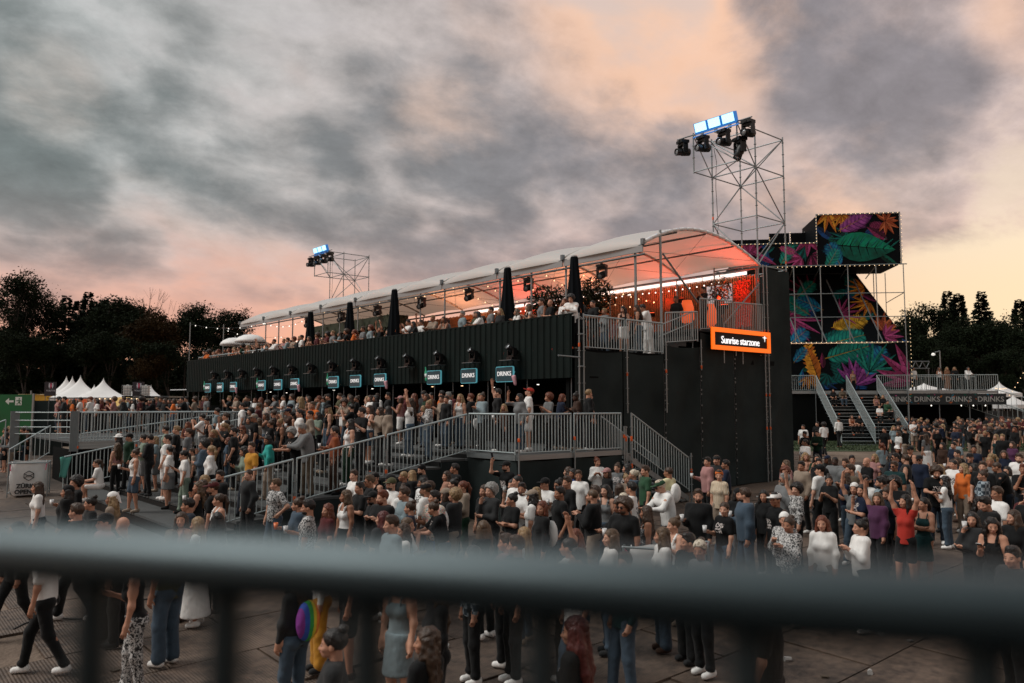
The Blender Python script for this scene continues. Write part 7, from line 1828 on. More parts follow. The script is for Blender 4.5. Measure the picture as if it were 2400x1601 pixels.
TABLE = '''
A 1175 595 t f stand tee.black slim.black long.k bucket.white
A 1255 592 t m pocket hood.dgreen trousers.black short.k cap.black
A 1190 665 t f stand crop.pink slim.black wavy.d face=110
A 1430 590 t m cross tee.sage shorts.grey short.k
A 1485 618 t m cross long.black slim.black short.k
A 1562 600 t f stand tee.lblue shorts.grey bob.y
A 1640 615 t m pocket tee.white shorts.white short.k
A 1690 645 t f stand tee.white skirt.grey pony.k
A 1668 492 t m stand tee.sage trousers.denim short.k
A 1742 535 t m stand tee.black trousers.black short.y
A 1850 582 t m stand tee.grey trousers.khaki short.b
A 1905 715 t m stand tee.beige slim.black short.b h=1.45
A 2020 672 t m face long.denim slim.dkdenim curly.k
A 2085 745 t f pocket long.white slim.black pony.y
A 1840 740 t f look tee.white slim.sage pony.k
A 1335 832 t f cup tank.white shorts.denim bun.b
A 1425 882 g f cup tank.black wide.black long.y
A 1650 895 g f cup long.black wide.black long.y
A 1772 860 g m cup hood.black trousers.grey short.k beard
A 1992 1052 g f face tank.black slim.black wavy.b
A 1885 1228 g m stand tee.dkdenim trousers.black short.k
A 1842 1368 g f stand tank.pink slim.denim long.b face=215
A 2045 1402 g f stand tee.black slim.black long.k face=120
A 960 1202 g f clap long.black slim.black bun.k
A 1065 1182 g f cup long.beige slim.black wavy.y scarf.white
A 1205 1412 g m stand tank.black trousers.black bald.b
A 1042 1402 g m stand tee.pink trousers.black buzz.k cap.black
A 705 1022 g m cup long.black trousers.black curly.k
A 690 1092 g f pocket hood.black slim.dkdenim long.k beanie.black
A 405 1062 g f walk tee.white slim.dkdenim long.b
A 1000 905 t f sit tee.white shorts.white pony.b
B 142 350 t m stand tee.lblue trousers.grey short.k shades
B 115 420 t m film tee.white trousers.grey short.k
B 178 455 t f look tank.black skirt.black bun.k
B 285 405 t f cup tee.white slim.denim long.d
B 325 372 t m stand tee.white trousers.black short.b
B 392 308 t m stand tee.white trousers.black short.k
B 432 495 t m pocket tee.black trousers.black short.k beard
B 395 548 t f stand tee.denim slim.denim bob.r h=1.5
B 330 480 t f wave dress.floral slim.black wavy.r
B 545 432 t f cross long.dgrey slim.black long.k
B 625 418 t m stand tee.black trousers.navy short.g cap.beige shades
B 722 375 t f film tank.grey slim.denim long.b
B 742 278 t f stand tee.tropic wide.black curly.b
B 822 350 t m stand tee.dgrey trousers.black short.b
B 885 415 t f stand tank.black slim.black bun.y tote.white
B 782 465 t f cross tee.black slim.black bun.b
B 985 350 t f stand strap.black slim.black pony.k
B 955 285 t m stand tee.grey trousers.black buzz.b backcap.dkdenim
B 1005 180 d16.2 m stand tee.white trousers.black short.k
B 1045 245 d15.5 f cup tank.white slim.denim wavy.y
B 1095 250 d15.2 f stand tee.floral slim.black long.y face=75
B 1100 348 t m cup tee.white slim.black short.k
B 1247 350 t f clap tee.sage slim.black long.k
B 1345 306 t f stand tank.black slim.denim wavy.y cap.black
B 1350 205 d15.8 m stand tee.black trousers.black short.k
B 1265 260 d14.6 f clap tank.lblue skirt.black short.r
B 1245 225 d16.4 f stand tee.dgreen slim.black long.b
B 1470 215 d15.2 m stand tee.olive trousers.black short.b
B 1505 218 d14.8 f clap tank.floral shorts.white long.k
B 1565 252 t m film tee.black trousers.dkdenim short.k beard
B 1640 180 d15.5 f clap long.black slim.black bun.b
B 1742 182 d16.2 f stand tee.white slim.denim bob.y scarf.pink
B 1772 232 d14.8 f clap tee.white slim.grey long.b
B 1845 155 d16.3 m stand tee.white trousers.white short.b
B 1950 133 d15.4 m stand long.black trousers.black short.k h=1.86
B 1832 250 d14.4 f stand long.black slim.black bob.k
B 1750 326 t f clap tank.white skirt.denim long.b
B 1855 365 t f clap long.beige slim.black long.b
B 1942 320 t f pocket hood.beige slim.black long.k
B 1678 372 t m clap tee.black trousers.black short.k
B 1582 445 t f cup long.rust slim.brown short.k
B 1660 450 t f stand tank.white wide.dgreen long.k
B 1440 542 t m sit tee.maroon trousers.black buzz.k skin=3
B 1305 536 t m lean hood.grey trousers.khaki short.g
B 1035 556 t f lean tee.black wide.black curly.g
B 770 586 t f look long.teal trousers.beige wavy.k
B 622 655 t m stand tee.mustard trousers.black short.b
B 565 700 t f look long.sage wide.dkdenim long.k
B 380 906 g m pocket hood.dgrey trousers.dgrey buzz.b
B 82 1052 g f face tank.black slim.black wavy.d
B 210 1062 g m stand tee.black trousers.black short.b cap.maroon beard
B 272 1182 g f stand tank.white shorts.denim pony.b
B 815 1032 g m hip tee.floral trousers.denim short.d
B 1090 1222 g f cup hood.denim slim.dkdenim bun.b cup.orange
B 1162 1248 g m cup tee.floral trousers.black short.k beard
B 1300 1282 g f stand tee.maroon slim.black wavy.r
B 1610 942 g m stand tee.white trousers.black short.b
B 1765 1002 g m stand tee.black trousers.dkdenim short.d shades
B 1850 972 g m stand tank.black shorts.black short.k backcap.black shades
B 1942 992 g m stand tee.black trousers.black buzz.b cap.black
B 1535 1148 g f stand tank.white longskirt.black long.d
B 1672 1056 g m cross tee.black trousers.black short.k
B 1815 1182 g m stand tee.black trousers.black buzz.k cap.black beard shades
B 1995 1042 g m clap tee.white trousers.black buzz.b cap.olive beard
B 2090 962 g m stand tee.black trousers.black buzz.y
C 445 292 t f clap long.floral wide.denim bun.y
C 325 346 t f clap tank.navy slim.denim bob.y h=1.3
C 255 232 t f cheer tee.white slim.denim wavy.b
C 165 207 d14.6 f clap tank.pink shorts.white bob.b cap.pink
C 312 207 d14.9 f stand tee.brown slim.black wavy.r
C 218 156 d16.6 m stand tee.maroon trousers.black short.m
C 395 150 d15.6 m stand long.dgrey trousers.black short.b cap.dgrey
C 445 192 d14.7 f stand tee.dgreen slim.denim long.b
C 470 167 d16.3 m stand tee.brown trousers.black buzz.k cap.beige
C 548 182 d14.9 f clap long.beige slim.black short.b
C 582 110 d16.4 m stand tee.orange trousers.black short.k
C 615 236 d14.2 m stand long.black slim.denim short.b h=1.6
C 640 170 d15.4 m face tee.floral trousers.denim short.g
C 682 140 d16.2 m stand tee.maroon trousers.black short.k
C 770 155 d14.7 f stand tank.white slim.denim wavy.y face=200
C 832 150 d14.9 f cup hood.black slim.black short.r
C 965 142 d15.6 f clap tank.brown slim.black long.y
C 975 192 d14.25 f clap hood.lblue slim.black bun.b tote.white
C 1125 136 d14.4 m wave long.black trousers.black short.k
C 1195 250 d14.3 f cup long.brown slim.black long.y h=1.35
C 1350 160 d14.7 f phone hood.grey slim.denim long.k
C 1435 116 d15.4 m stand tee.white shorts.white short.r cap.red face=150 tilt=-20
C 1640 155 d16.0 f clap tee.grey slim.black curly.r
C 1742 186 d16.6 f look tee.navy slim.black bob.r face=-20
C 1930 182 d16.8 f look tee.brown slim.black bun.k skin=4
C 2090 126 d16.9 m stand long.black trousers.black short.y face=-30
C 2225 165 d17.2 f stand tank.black slim.black long.k face=-75
D 775 207 g f stand hood.black slim.black long.y
D 910 132 g m look tee.black trousers.black short.k beanie.black beard
D 902 286 g f stand tee.white slim.black bob.k
D 765 376 g f stand tee.white wide.black bun.b face=230 tote.white
D 952 332 g m cup tee.black trousers.dkdenim short.b beard
D 1062 406 g m cup tee.tropic shorts.blue short.k sack.white
D 1202 137 g m stand tee.black trousers.black short.k
D 1180 202 g f stand long.peach slim.black long.b
D 1245 302 g f cross long.maroon slim.black bun.k
D 1330 326 g f cross hood.beige trousers.dgreen pony.r
D 1652 352 g m face long.dgrey trousers.black curly.g
D 1566 372 g f stand tee.black slim.black bob.b
D 1835 112 g m phone tee.black trousers.black buzz.k cap.black beard
D 1880 312 g f face tee.black slim.dkdenim bun.k cup.clear
D 1990 277 g m stand tee.white trousers.black buzz.k
D 2066 372 g m cross tee.white trousers.grey short.k beard
D 1942 447 g f cross tee.black slim.black bun.k
D 2118 386 g f stand tee.white slim.denim long.y
D 2192 552 g f stand long.black slim.black bob.r sack.white
D 1592 772 g f stand hood.black slim.black long.d face=100
D 480 682 g f stand tee.dgrey slim.black long.m face=100
D 662 752 g f face tee.white slim.denim long.d face=-30
D 1818 917 g m stand tee.pink trousers.black short.b face=110
D 2022 837 g f stand tee.white slim.denim long.y face=110
D 582 692 g m stand tee.lblue trousers.black short.b
E 237 332 g f stand crop.white slim.dkdenim bun.k shades tote.green face=215
E 312 305 g m cup long.black trousers.grey short.b face=170
E 322 227 g f stand tee.navy slim.black wavy.b
E 362 228 g f stand tee.blue slim.black wavy.k
E 425 247 g m stand tee.white trousers.black short.b face=200
E 582 137 g f clap long.white slim.beige bun.r face=225
E 697 232 g f stand tee.black slim.black bob.b cap.pink
E 775 187 g f stand tee.grey slim.black bun.b face=210
E 870 197 g f stand tee.black slim.black long.k
E 870 287 g f stand tee.beige slim.denim bun.y face=215 h=1.5
E 987 192 g m stand tee.green trousers.black short.b
E 977 252 g f stand hood.denim slim.denim pony.w
E 1187 222 g m stand tee.yellow trousers.black buzz.b face=95 sack.white
E 1247 327 g m lean long.white trousers.denim short.w cap.green shades
E 562 392 g m stand tee.black trousers.black short.b face=130
E 660 387 g f stand tank.grey slim.denim long.k face=200
E 792 377 g f stand tee.floral slim.black bob.b face=110
E 882 362 g m stand tee.white trousers.black short.k face=120
E 832 452 g f stand strap.brown wide.brown long.b scarf.leopard
E 1007 592 g f stand dress.speck slim.black long.b
E 1275 697 g f clap tank.white slim.denim bun.d
E 1522 422 g m cup hood.black trousers.black short.b beard face=190
E 1722 542 g f cup tee.black slim.denim pony.b
E 1492 872 g f stand tee.grey slim.black bun.b scarf.leopard skin=3
E 405 797 g f stand tee.dgrey slim.black long.r
E 645 787 g f stand tee.white slim.denim long.d
E 302 882 g m wave tee.white trousers.black buzz.k face=110
E 1592 127 g m cup hood.pink slim.black short.k face=150
E 1687 112 g m stand tee.dgrey trousers.khaki short.b backcap.dgrey face=200
E 1767 152 g m cross tee.navy trousers.black short.k face=130
E 1712 252 g f stand tee.stripe shorts.beige short.b scarf.orange
E 1882 422 g f cup hood.black slim.grey bob.k scarf.black face=205
E 2002 417 g m cup hood.denim slim.denim short.b beard
E 2162 447 g m stand tee.black trousers.black short.k cap.white
E 2112 432 g f stand long.black slim.black long.k
E 2312 277 g m clap hood.grey trousers.black short.g beard shades
E 2332 672 g f clap hood.floral slim.black bun.b
F 162 157 g f stand tee.pink slim.beige long.d
F 162 222 g f stand tee.beige slim.black curly.r
F 252 377 g f wave long.floral slim.black curly.k
F 312 162 g m pocket hood.beige slim.black short.k
F 357 92 g f stand strap.peach longskirt.floral wavy.y
G 332 747 g m stand tee.white trousers.grey buzz.k skin=5
F 482 137 g m pocket hood.black slim.black short.k beard
F 592 287 g f clap tee.black wide.black bun.k
F 652 132 g m stand hood.grey slim.black buzz.k skin=4
F 712 137 g m stand long.grey trousers.black short.b
F 792 112 g m stand tee.white trousers.black short.k
F 892 127 g m cross tee.black trousers.black bald.b
F 947 97 g f stand tee.pink slim.denim long.y
F 757 197 g m clap long.khaki trousers.black short.b beard
F 1152 162 g m cup tee.dteal trousers.olive short.b shades
F 1167 87 g m stand tee.navy trousers.black short.k shades
F 1262 102 g m stand vest.dgrey shorts.grey short.b face=110
F 1402 107 g m cup hood.navy slim.dkdenim short.k cap.black shades
F 1592 197 g f stand hood.white slim.denim long.y shades
F 1752 177 g f stand long.orange slim.beige wavy.y
F 1832 192 g f stand dress.black slim.black long.k face=110
F 927 297 g m stand tee.white trousers.black short.k bucket.black pack.black
F 1087 302 g m stand hood.black trousers.black short.k bucket.black
F 772 372 g f cheer tee.grey slim.denim wavy.k scarf.white
F 992 462 g f wave hood.purple wide.black long.d
F 1132 392 g m look tee.dkdenim trousers.black bun.b
F 1247 477 g f cheer tee.red shorts.black long.k
F 1402 507 g f cross strap.dteal skirt.dteal pony.k
F 837 712 g f clap long.white slim.black bun.k
F 512 677 g f stand long.white slim.beige long.r
F 172 667 g f clap hood.floral slim.black bun.b scarf.white
F 1962 252 g f stand hood.check slim.black bun.b face=100
F 1962 167 g m stand tee.black trousers.black short.b
F 2092 397 g m stand tee.white trousers.black short.b pack.black
F 1937 497 g f stand tee.black slim.black wavy.k
F 2037 482 g m look hood.black trousers.black short.k
F 1892 642 g f face hood.dgrey slim.black long.k cup.white
F 2062 677 g f look tank.black slim.black wavy.k
F 2192 217 g f cross long.beige slim.black bob.k
F 2302 97 g m stand tee.white trousers.black short.b beard
F 2330 440 g m stand long.black trousers.black short.k
F 2250 620 g f stand long.black slim.black long.b
F 2230 950 g m stand hood.dgrey trousers.black short.k
G 335 667 g m stand tee.black trousers.black short.k
G 322 615 g m stand tee.white trousers.black buzz.k
G 450 672 g m cross long.dgreen trousers.dkdenim short.k
G 450 577 g m stand tee.black trousers.black short.k
G 512 582 g m walk tee.white slim.black curly.k face=60 pack.pink
G 650 552 g m walk long.white trousers.black short.k face=60
G 1042 782 g f walk tee.lblue shorts.black pony.r face=60
G 1067 627 g m stand tee.black trousers.black short.k
G 1195 667 g f stand tee.white skirt.white long.b
G 1452 692 g f walk tee.grey longskirt.white long.b face=70
G 1722 757 g m stand tee.lblue trousers.black short.k
G 1737 842 g m cup tee.black trousers.black short.k
G 2092 707 g f stand dress.dteal slim.black wavy.y shades
G 2152 707 g m stand hood.black trousers.black short.y
G 2290 875 g m stand tee.white trousers.black short.k beard
G 1830 870 g m stand long.black trousers.black short.k cap.black
G 1890 800 g m stand long.navy trousers.black short.k sack.white
G 2240 760 g f stand tee.purple slim.black long.b
G 1600 780 g f stand long.brown slim.brown long.k
G 1690 770 g m stand tee.navy trousers.black short.k
'''
# people near the camera whose heads are hidden by the rail: given by where their feet are
FEET = '''
100 1590 m walk tee.white slim.black short.k 150
30 1510 f walk hood.black slim.black long.k 200
385 1572 m stand tee.olive wide.denim short.d 120
310 1640 f look tank.black slim.floral bun.b 165
470 1478 f stand tee.white longskirt.white long.y 150
175 1478 m walk long.black trousers.black short.b 150
745 1585 f stand long.white wide.mustard long.d 170
680 1690 f stand long.dgrey slim.denim wavy.b 110
815 1600 m stand tee.black shorts.black short.b 160
940 1500 f stand tee.white slim.black long.b 160
935 1700 f stand strap.lblue skirt.lblue bob.y 200
1020 1745 f stand long.black slim.black wavy.d 165
1120 1610 f stand long.check slim.black long.k 165
1190 1610 m stand tee.black slim.black short.b 165
1345 1640 m pocket tee.white wide.denim short.k 160
1460 1650 m pocket long.dteal trousers.denim short.b 160
1560 1545 f stand tee.white wide.denim long.d 150
1625 1575 m stand tee.black wide.black short.k 165
1365 1960 f stand tee.black slim.black long.m 110
980 1960 f stand tee.black slim.black wavy.b 110
775 1990 f stand tee.dgrey slim.black bun.k 150
1790 1850 m stand tee.black trousers.black short.k 110
'''
def parse():
    P = []
    for ln in TABLE.strip().splitlines():
        w = ln.split(); zx, zy, zs = ZONE[w[0]]; px = zx + float(w[1]) / zs; py = zy + float(w[2]) / zs
        surf = w[3]; sex, pose, top, bot, hair = w[4:9]; kw = {}; opts = []
        for o in w[9:]:
            if '=' in o: a, b = o.split('='); kw[a] = float(b)
            else: opts.append(o)
        h = kw.get('h') or (1.78 if sex == 'm' else 1.67) * rp_.uniform(.97, 1.03)
        if surf[0] == 'd':
            X = float(surf[1:]); d = FH + RV * ((px - 1200) / 1867); t = X / d.x; x, y = X, d.y * t; surf = 'd'
        else: x, y = solve(px, py, h + (.01 if 'buzz' in hair else .03) - (.50 if pose == 'sit' else 0), surf)
        if surf == 't':
            if x > DX: surf = 'd'; x = min(x, 16.9)
            y = min(max(y, 18.55), 30.0); x = max(x, 4.75)
        rz = kw.get('face'); rz = rz if rz is not None else 166 + rp_.uniform(-24, 26)
        P.append(dict(x=x, y=y, surf=surf, sex=sex, pose=pose, top=top, bot=bot, hair=hair, opts=tuple(opts), h=h, face=R_(rz), tilt=kw.get('tilt'), skin=int(kw['skin']) if 'skin' in kw else None))
    for ln in FEET.strip().splitlines():
        w = ln.split(); d = ray(float(w[0]), float(w[1])); t = -HC / d.z; p = EYE + d * t
        P.append(dict(x=p.x, y=p.y, surf='g', sex=w[2], pose=w[3], top=w[4], bot=w[5], hair=w[6], opts=('sack.rainbow',) if w[6] == 'wavy.b' and w[4] == 'long.dgrey' else (), h=None, face=R_(float(w[7])), tilt=None, skin=None))
    # upper terrace, front row along the parapet (picture column, clothes)
    UP = '''1720 m stand tee.white short.b|1740 f clap tee.black long.b|1700 f stand tee.white long.y'''
    r = random.Random(31)
    tops = ['tee.white', 'tee.black', 'tee.black', 'hood.black', 'tee.white', 'long.dgrey', 'tank.black', 'tee.grey', 'tank.white', 'long.white', 'tee.beige', 'long.black', 'tank.black', 'tee.maroon', 'tee.lblue', 'shirt', 'tee.brown', 'long.beige', 'tee.white', 'tank.tan', 'hood.black', 'tee.dgreen', 'tee.pink', 'tee.orange']
    tops = [t if t != 'shirt' else 'long.lblue' for t in tops]
    def rand_person(x, y, surf, pose=None, face=None):
        sex = r.choice('mf'); pose = pose or r.choice(('stand', 'stand', 'clap', 'cross', 'cup', 'face', 'film', 'pocket', 'lean', 'clap'))
        top = r.choice(tops); bot = r.choice(('trousers.black', 'slim.denim', 'trousers.dgrey', 'slim.dkdenim', 'shorts.beige')) if sex == 'm' else r.choice(('slim.black', 'slim.denim', 'wide.black', 'skirt.black', 'wide.beige'))
        hair = (r.choice(('short', 'short', 'short', 'buzz', 'curly')) if sex == 'm' else r.choice(('long', 'wavy', 'pony', 'bun', 'bob', 'long'))) + '.' + r.choice('kkkkbbbbdyyr')
        if sex == 'm' and top.startswith('tank'): top = 'tee.grey'
        o = []
        if sex == 'm' and r.random() < .3: o.append('beard')
        if r.random() < .12: o.append('cap.' + r.choice(('black', 'white', 'beige', 'navy')))
        if r.random() < .12: o.append('shades')
        return dict(x=x, y=y, surf=surf, sex=sex, pose=pose, top=top, bot=bot, hair=hair, opts=tuple(o), h=None, face=R_(face if face is not None else 172 + r.uniform(-35, 30)), tilt=None, skin=None)
    def upx(px, X): d = FH + RV * ((px - 1200) / 1867); t = X / d.x; return X, d.y * t
    for (px, X, sex, pose, top, hair, face) in ((1343, 17.75, 'm', 'lean', 'long.white', 'curly.k', 200), (1324, 17.9, 'f', 'stand', 'tee.white', 'long.r', 190), (1313, 18.2, 'f', 'stand', 'tank.black', 'long.d', 170), (1290, 17.9, 'm', 'face', 'tee.black', 'bald.b', 160), (1272, 18.0, 'm', 'cup', 'tee.grey', 'short.b', 150), (1237, 18.1, 'f', 'clap', 'tank.black', 'bob.d', 170),
                                               (1213, 18.2, 'f', 'clap', 'tee.white', 'wavy.d', 170), (1170, 17.95, 'f', 'stand', 'long.dgrey', 'wavy.y', 190), (1150, 17.9, 'm', 'stand', 'tee.grey', 'short.k', 160), (1130, 17.85, 'f', 'lean', 'tee.white', 'long.k', 160), (1112, 18.3, 'm', 'clap', 'long.olive', 'bob.d', 165), (1084, 17.9, 'm', 'stand', 'tee.lblue', 'short.g', 170), (1044, 17.9, 'f', 'lean', 'tank.beige', 'long.b', 200), (1020, 17.9, 'm', 'lean', 'long.beige', 'short.y', 190), (976, 18.1, 'f', 'lean', 'tee.black', 'long.k', 175), (955, 18.0, 'm', 'film', 'tee.white', 'short.k', 175), (985, 18.4, 'm', 'wave', 'tee.white', 'short.b', 170)):
        x, y = upx(px, X); P.append(dict(x=x, y=y, surf='u', sex=sex, pose=pose, top=top, bot='trousers.black' if sex == 'm' else 'slim.denim', hair=hair, opts=(), h=None, face=R_(face), tilt=None, skin=None))
    for (px, Y, z, sex, pose, top, bot, hair, face) in ((1395, 18.6, 0, 'm', 'cross', 'tee.black', 'trousers.black', 'buzz.k', 175), (1418, 19.3, 0, 'f', 'cross', 'hood.grey', 'slim.denim', 'short.y', 170), (1368, 19.0, 0, 'f', 'stand', 'tee.black', 'slim.black', 'long.k', 170),
                                                (1470, 18.1, 0, 'f', 'look', 'tank.black', 'shorts.white', 'long.k', 215), (1492, 17.9, 0, 'f', 'look', 'crop.black', 'wide.denim', 'long.b', 130), (1508, 18.4, 0, 'm', 'stand', 'tee.white', 'trousers.khaki', 'short.k', 190), (1522, 17.95, 0, 'm', 'lean', 'tee.white', 'wide.white', 'short.k', 150), (1462, 20.5, 0, 'm', 'stand', 'tee.white', 'trousers.black', 'short.k', 180), (1478, 21.0, 0, 'm', 'stand', 'tee.black', 'trousers.black', 'short.k', 180), (1440, 21.2, 0, 'f', 'stand', 'tee.pink', 'slim.black', 'bun.b', 180),
                                                (1587, 18.4, .5, 'm', 'pocket', 'tee.dgrey', 'trousers.black', 'short.d', 180), (1652, 18.3, 1.0, 'm', 'film', 'tee.black', 'trousers.black', 'short.k', 160), (1688, 18.8, 1.0, 'f', 'stand', 'hood.dgrey', 'slim.black', 'bun.k', 190)):
        d = FH + RV * ((px - 1200) / 1867); t = Y / d.y
        P.append(dict(x=d.x * t, y=Y, z=ZU + z, surf='u', sex=sex, pose=pose, top=top, bot=bot, hair=hair, opts=(), h=None, face=R_(face), tilt=None, skin=None))
    y = 23.0
    while y < 52:
        if not 18 < y < 30: P.append(rand_person(17.85 + r.uniform(0, .25), y, 'u', r.choice(('stand', 'clap', 'lean', 'cheer', 'cross', 'film', 'cup'))))
        if y > 25: P.append(rand_person(18.7 + r.uniform(0, .5), y + .3, 'u'))
        if y > 40: P.append(rand_person(19.7 + r.uniform(0, .6), y + .1, 'u'))
        y += r.uniform(.55, .95)
    for k in range(8): P.append(rand_person(r.uniform(19.2, 20.5), 21 + k * 1.3, 'u'))
    # behind the ramp platform, at the far left
    for k in range(34):
        px = 138 + k * 9.6 + r.uniform(-4, 4); F = r.uniform(37.5, 43)
        p = atF(px, F); q = rand_person(p.x, p.y, 'l'); q['z'] = ZD - .05; P.append(q)
    for k in range(10):
        px = r.uniform(0, 85); F = r.uniform(31, 37); p = atF(px, F); q = rand_person(p.x, p.y, 'l'); q['z'] = ground_z(p.x, p.y) + .15; P.append(q)
    # deck in front of the bar, further left
    for k in range(26):
        P.append(rand_person(r.uniform(14.2, 16.8), r.uniform(24.5, 43), 'd'))
    for k in range(16): P.append(rand_person(r.uniform(7.5, 13), r.uniform(22, 29.8), 't'))
    # the packed forecourt between those named above: loose clumps, mostly dark clothes
    for c in range(17):
        px = r.uniform(880, 1650) if c < 5 else r.uniform(1680, 2430); F = r.uniform(13.5, 17) if c < 5 else r.uniform(15, 28)
        for k in range(r.choice((2, 2, 3, 4))):
            p = atF(px + r.uniform(-45, 45) * 18 / F, F + r.uniform(-.9, .9))
            if p.x > 13 and p.y > 15.4 and p.x < 30: continue
            q = rand_person(p.x, p.y, 'g', face=166 + r.gauss(0, 38))
            if r.random() < .5: q['top'] = r.choice(('tee.black', 'long.black', 'hood.dgrey', 'tee.navy', 'hood.black', 'tee.white'))
            if r.random() < .2: q['opts'] = q['opts'] + (r.choice(('pack.black', 'tote.black', 'pack.dgrey', 'sack.white', 'tote.beige')),)
            P.append(q)
    # dim crowd before the far bar
    for k in range(74):
        px = r.uniform(2085, 2420); F = r.uniform(36, 55); p = atF(px, F); q = rand_person(p.x, p.y, 'r', face=r.choice((60, 100, 166, 170, 240)) + r.uniform(-20, 20))
        if r.random() < .75: q['top'] = r.choice(('tee.black', 'long.black', 'hood.dgrey', 'tee.navy', 'hood.black', 'tee.maroon'))
        P.append(q)
    # on the far stairs and landing
    def pl(x, yy, z): a = pw(x, yy, z); return a
    def stair(x, k, pose, sex, top, bot, hair):
        yy = -6.0 * k / 16 - .2; z = ZF - (ZF - 1.05) * (k + 1) / 16; a = pl(x, yy, z)
        P.append(dict(x=a[0], y=a[1], z=a[2], surf='s', sex=sex, pose=pose, top=top, bot=bot, hair=hair, opts=(), h=None, face=PA - R_(90) + rp_.uniform(-.3, .3), tilt=None, skin=None))
    for a in ((-1.0, 4, 'sit', 'm', 'long.khaki', 'trousers.denim', 'short.k'), (-1.6, 4, 'sit', 'f', 'tee.black', 'slim.black', 'long.k'), (1.0, 6, 'sit', 'f', 'tank.pink', 'slim.black', 'wavy.d'), (1.45, 6, 'sit', 'f', 'long.black', 'slim.black', 'long.y'), (.85, 9, 'sit', 'f', 'tee.white', 'slim.black', 'bun.b'), (1.45, 8, 'sit', 'm', 'hood.green', 'trousers.black', 'short.k'), (-1.3, 12, 'sit', 'f', 'tank.rust', 'slim.black', 'long.b'), (-.8, 12, 'sit', 'f', 'tee.black', 'wide.black', 'wavy.k'), (.2, 0, 'stand', 'f', 'crop.beige', 'slim.black', 'bun.b')): stair(*a)
    for px, sex, top, bot, hair, pose in ((2193, 'f', 'tank.white', 'slim.black', 'wavy.b', 'cup'), (2210, 'f', 'long.tan', 'longskirt.tan', 'wavy.y', 'stand'), (2226, 'f', 'hood.black', 'slim.black', 'wavy.y', 'cup'), (2252, 'f', 'hood.white', 'slim.black', 'long.k', 'lean'), (2137, 'f', 'tee.white', 'slim.black', 'wavy.k', 'stand')):
        a = pl((px - 1990) / 32.2, .5, ZF); P.append(dict(x=a[0], y=a[1], z=a[2], surf='s', sex=sex, pose=pose, top=top, bot=bot, hair=hair, opts=(), h=None, face=PA - R_(90) + rp_.uniform(-.5, .3), tilt=None, skin=None))
    return P
CROWD = parse()
for i, p in enumerate(CROWD):
    if p['top'] in ('tee.black', 'tee.white', 'tee.navy', 'tee.grey') and i % 5 < 2: p['top'] += 'print'
# nobody stands inside anybody else: ease apart those who do
xy = np.array([(p['x'], p['y']) for p in CROWD]); sf = np.array(['gtdulsr'.index('d' if p['surf'] == 't' else p['surf']) for p in CROWD])
fixed = np.array(['z' in p and p['surf'] == 's' for p in CROWD])
for it in range(30):
    d = xy[:, None] - xy[None]; D = np.sqrt((d ** 2).sum(-1)) + 1e-6; m = (D < .50) & (sf[:, None] == sf[None]) & ~np.eye(len(xy), dtype=bool)
    mv = np.where(m[..., None], d / D[..., None] * (.50 - D[..., None]) * .5, 0).sum(1)
    along = mv @ np.array([FH.x, FH.y]); mv = mv * .35 + np.outer(along, [FH.x, FH.y]) * .65
    mv[fixed] = 0; xy = xy + mv
for p, (x, y) in zip(CROWD, xy):
    if p['surf'] == 't': y = min(max(y, 18.55), 30.0)
    if p['surf'] == 'd': x = min(max(x, 14.15), 17.0); y = max(y, 16.4)
    if p['surf'] == 'u': x = max(x, 17.72); y = max(y, 17.75)
    if p['surf'] == 'g':
        # keep off the stands
        if 13.3 < x < 22 and y > 15.75 and p['surf'] == 'g': y = 15.75
        if 21 < x < 31 and y > 16.9: y = 16.9
        if 5.9 < x < 13.8 and y > 17.7: y = 17.7
    p['x'], p['y'] = x, y
    if 'z' not in p:
        p['z'] = {'g': lambda: ground_z(x, y) + .03, 'r': lambda: ground_z(x, y) + .01, 't': lambda: trib_z(x), 'd': lambda: ZD, 'u': lambda: ZU}[p['surf']]()
    elif p['surf'] == 'u': pass
    if p['surf'] == 'g' and (6.23 < x < 13.8 and 18.1 < y < 30.3 or 4.63 < x <= 6.23 and 19.3 < y < 30.2): p['z'] = trib_z(x); p['surf'] = 't'
    sx, sy, k = screen((x, y, p['z'] + 1.7)); p['sx'] = sx; p['sy'] = sy; p['k'] = k
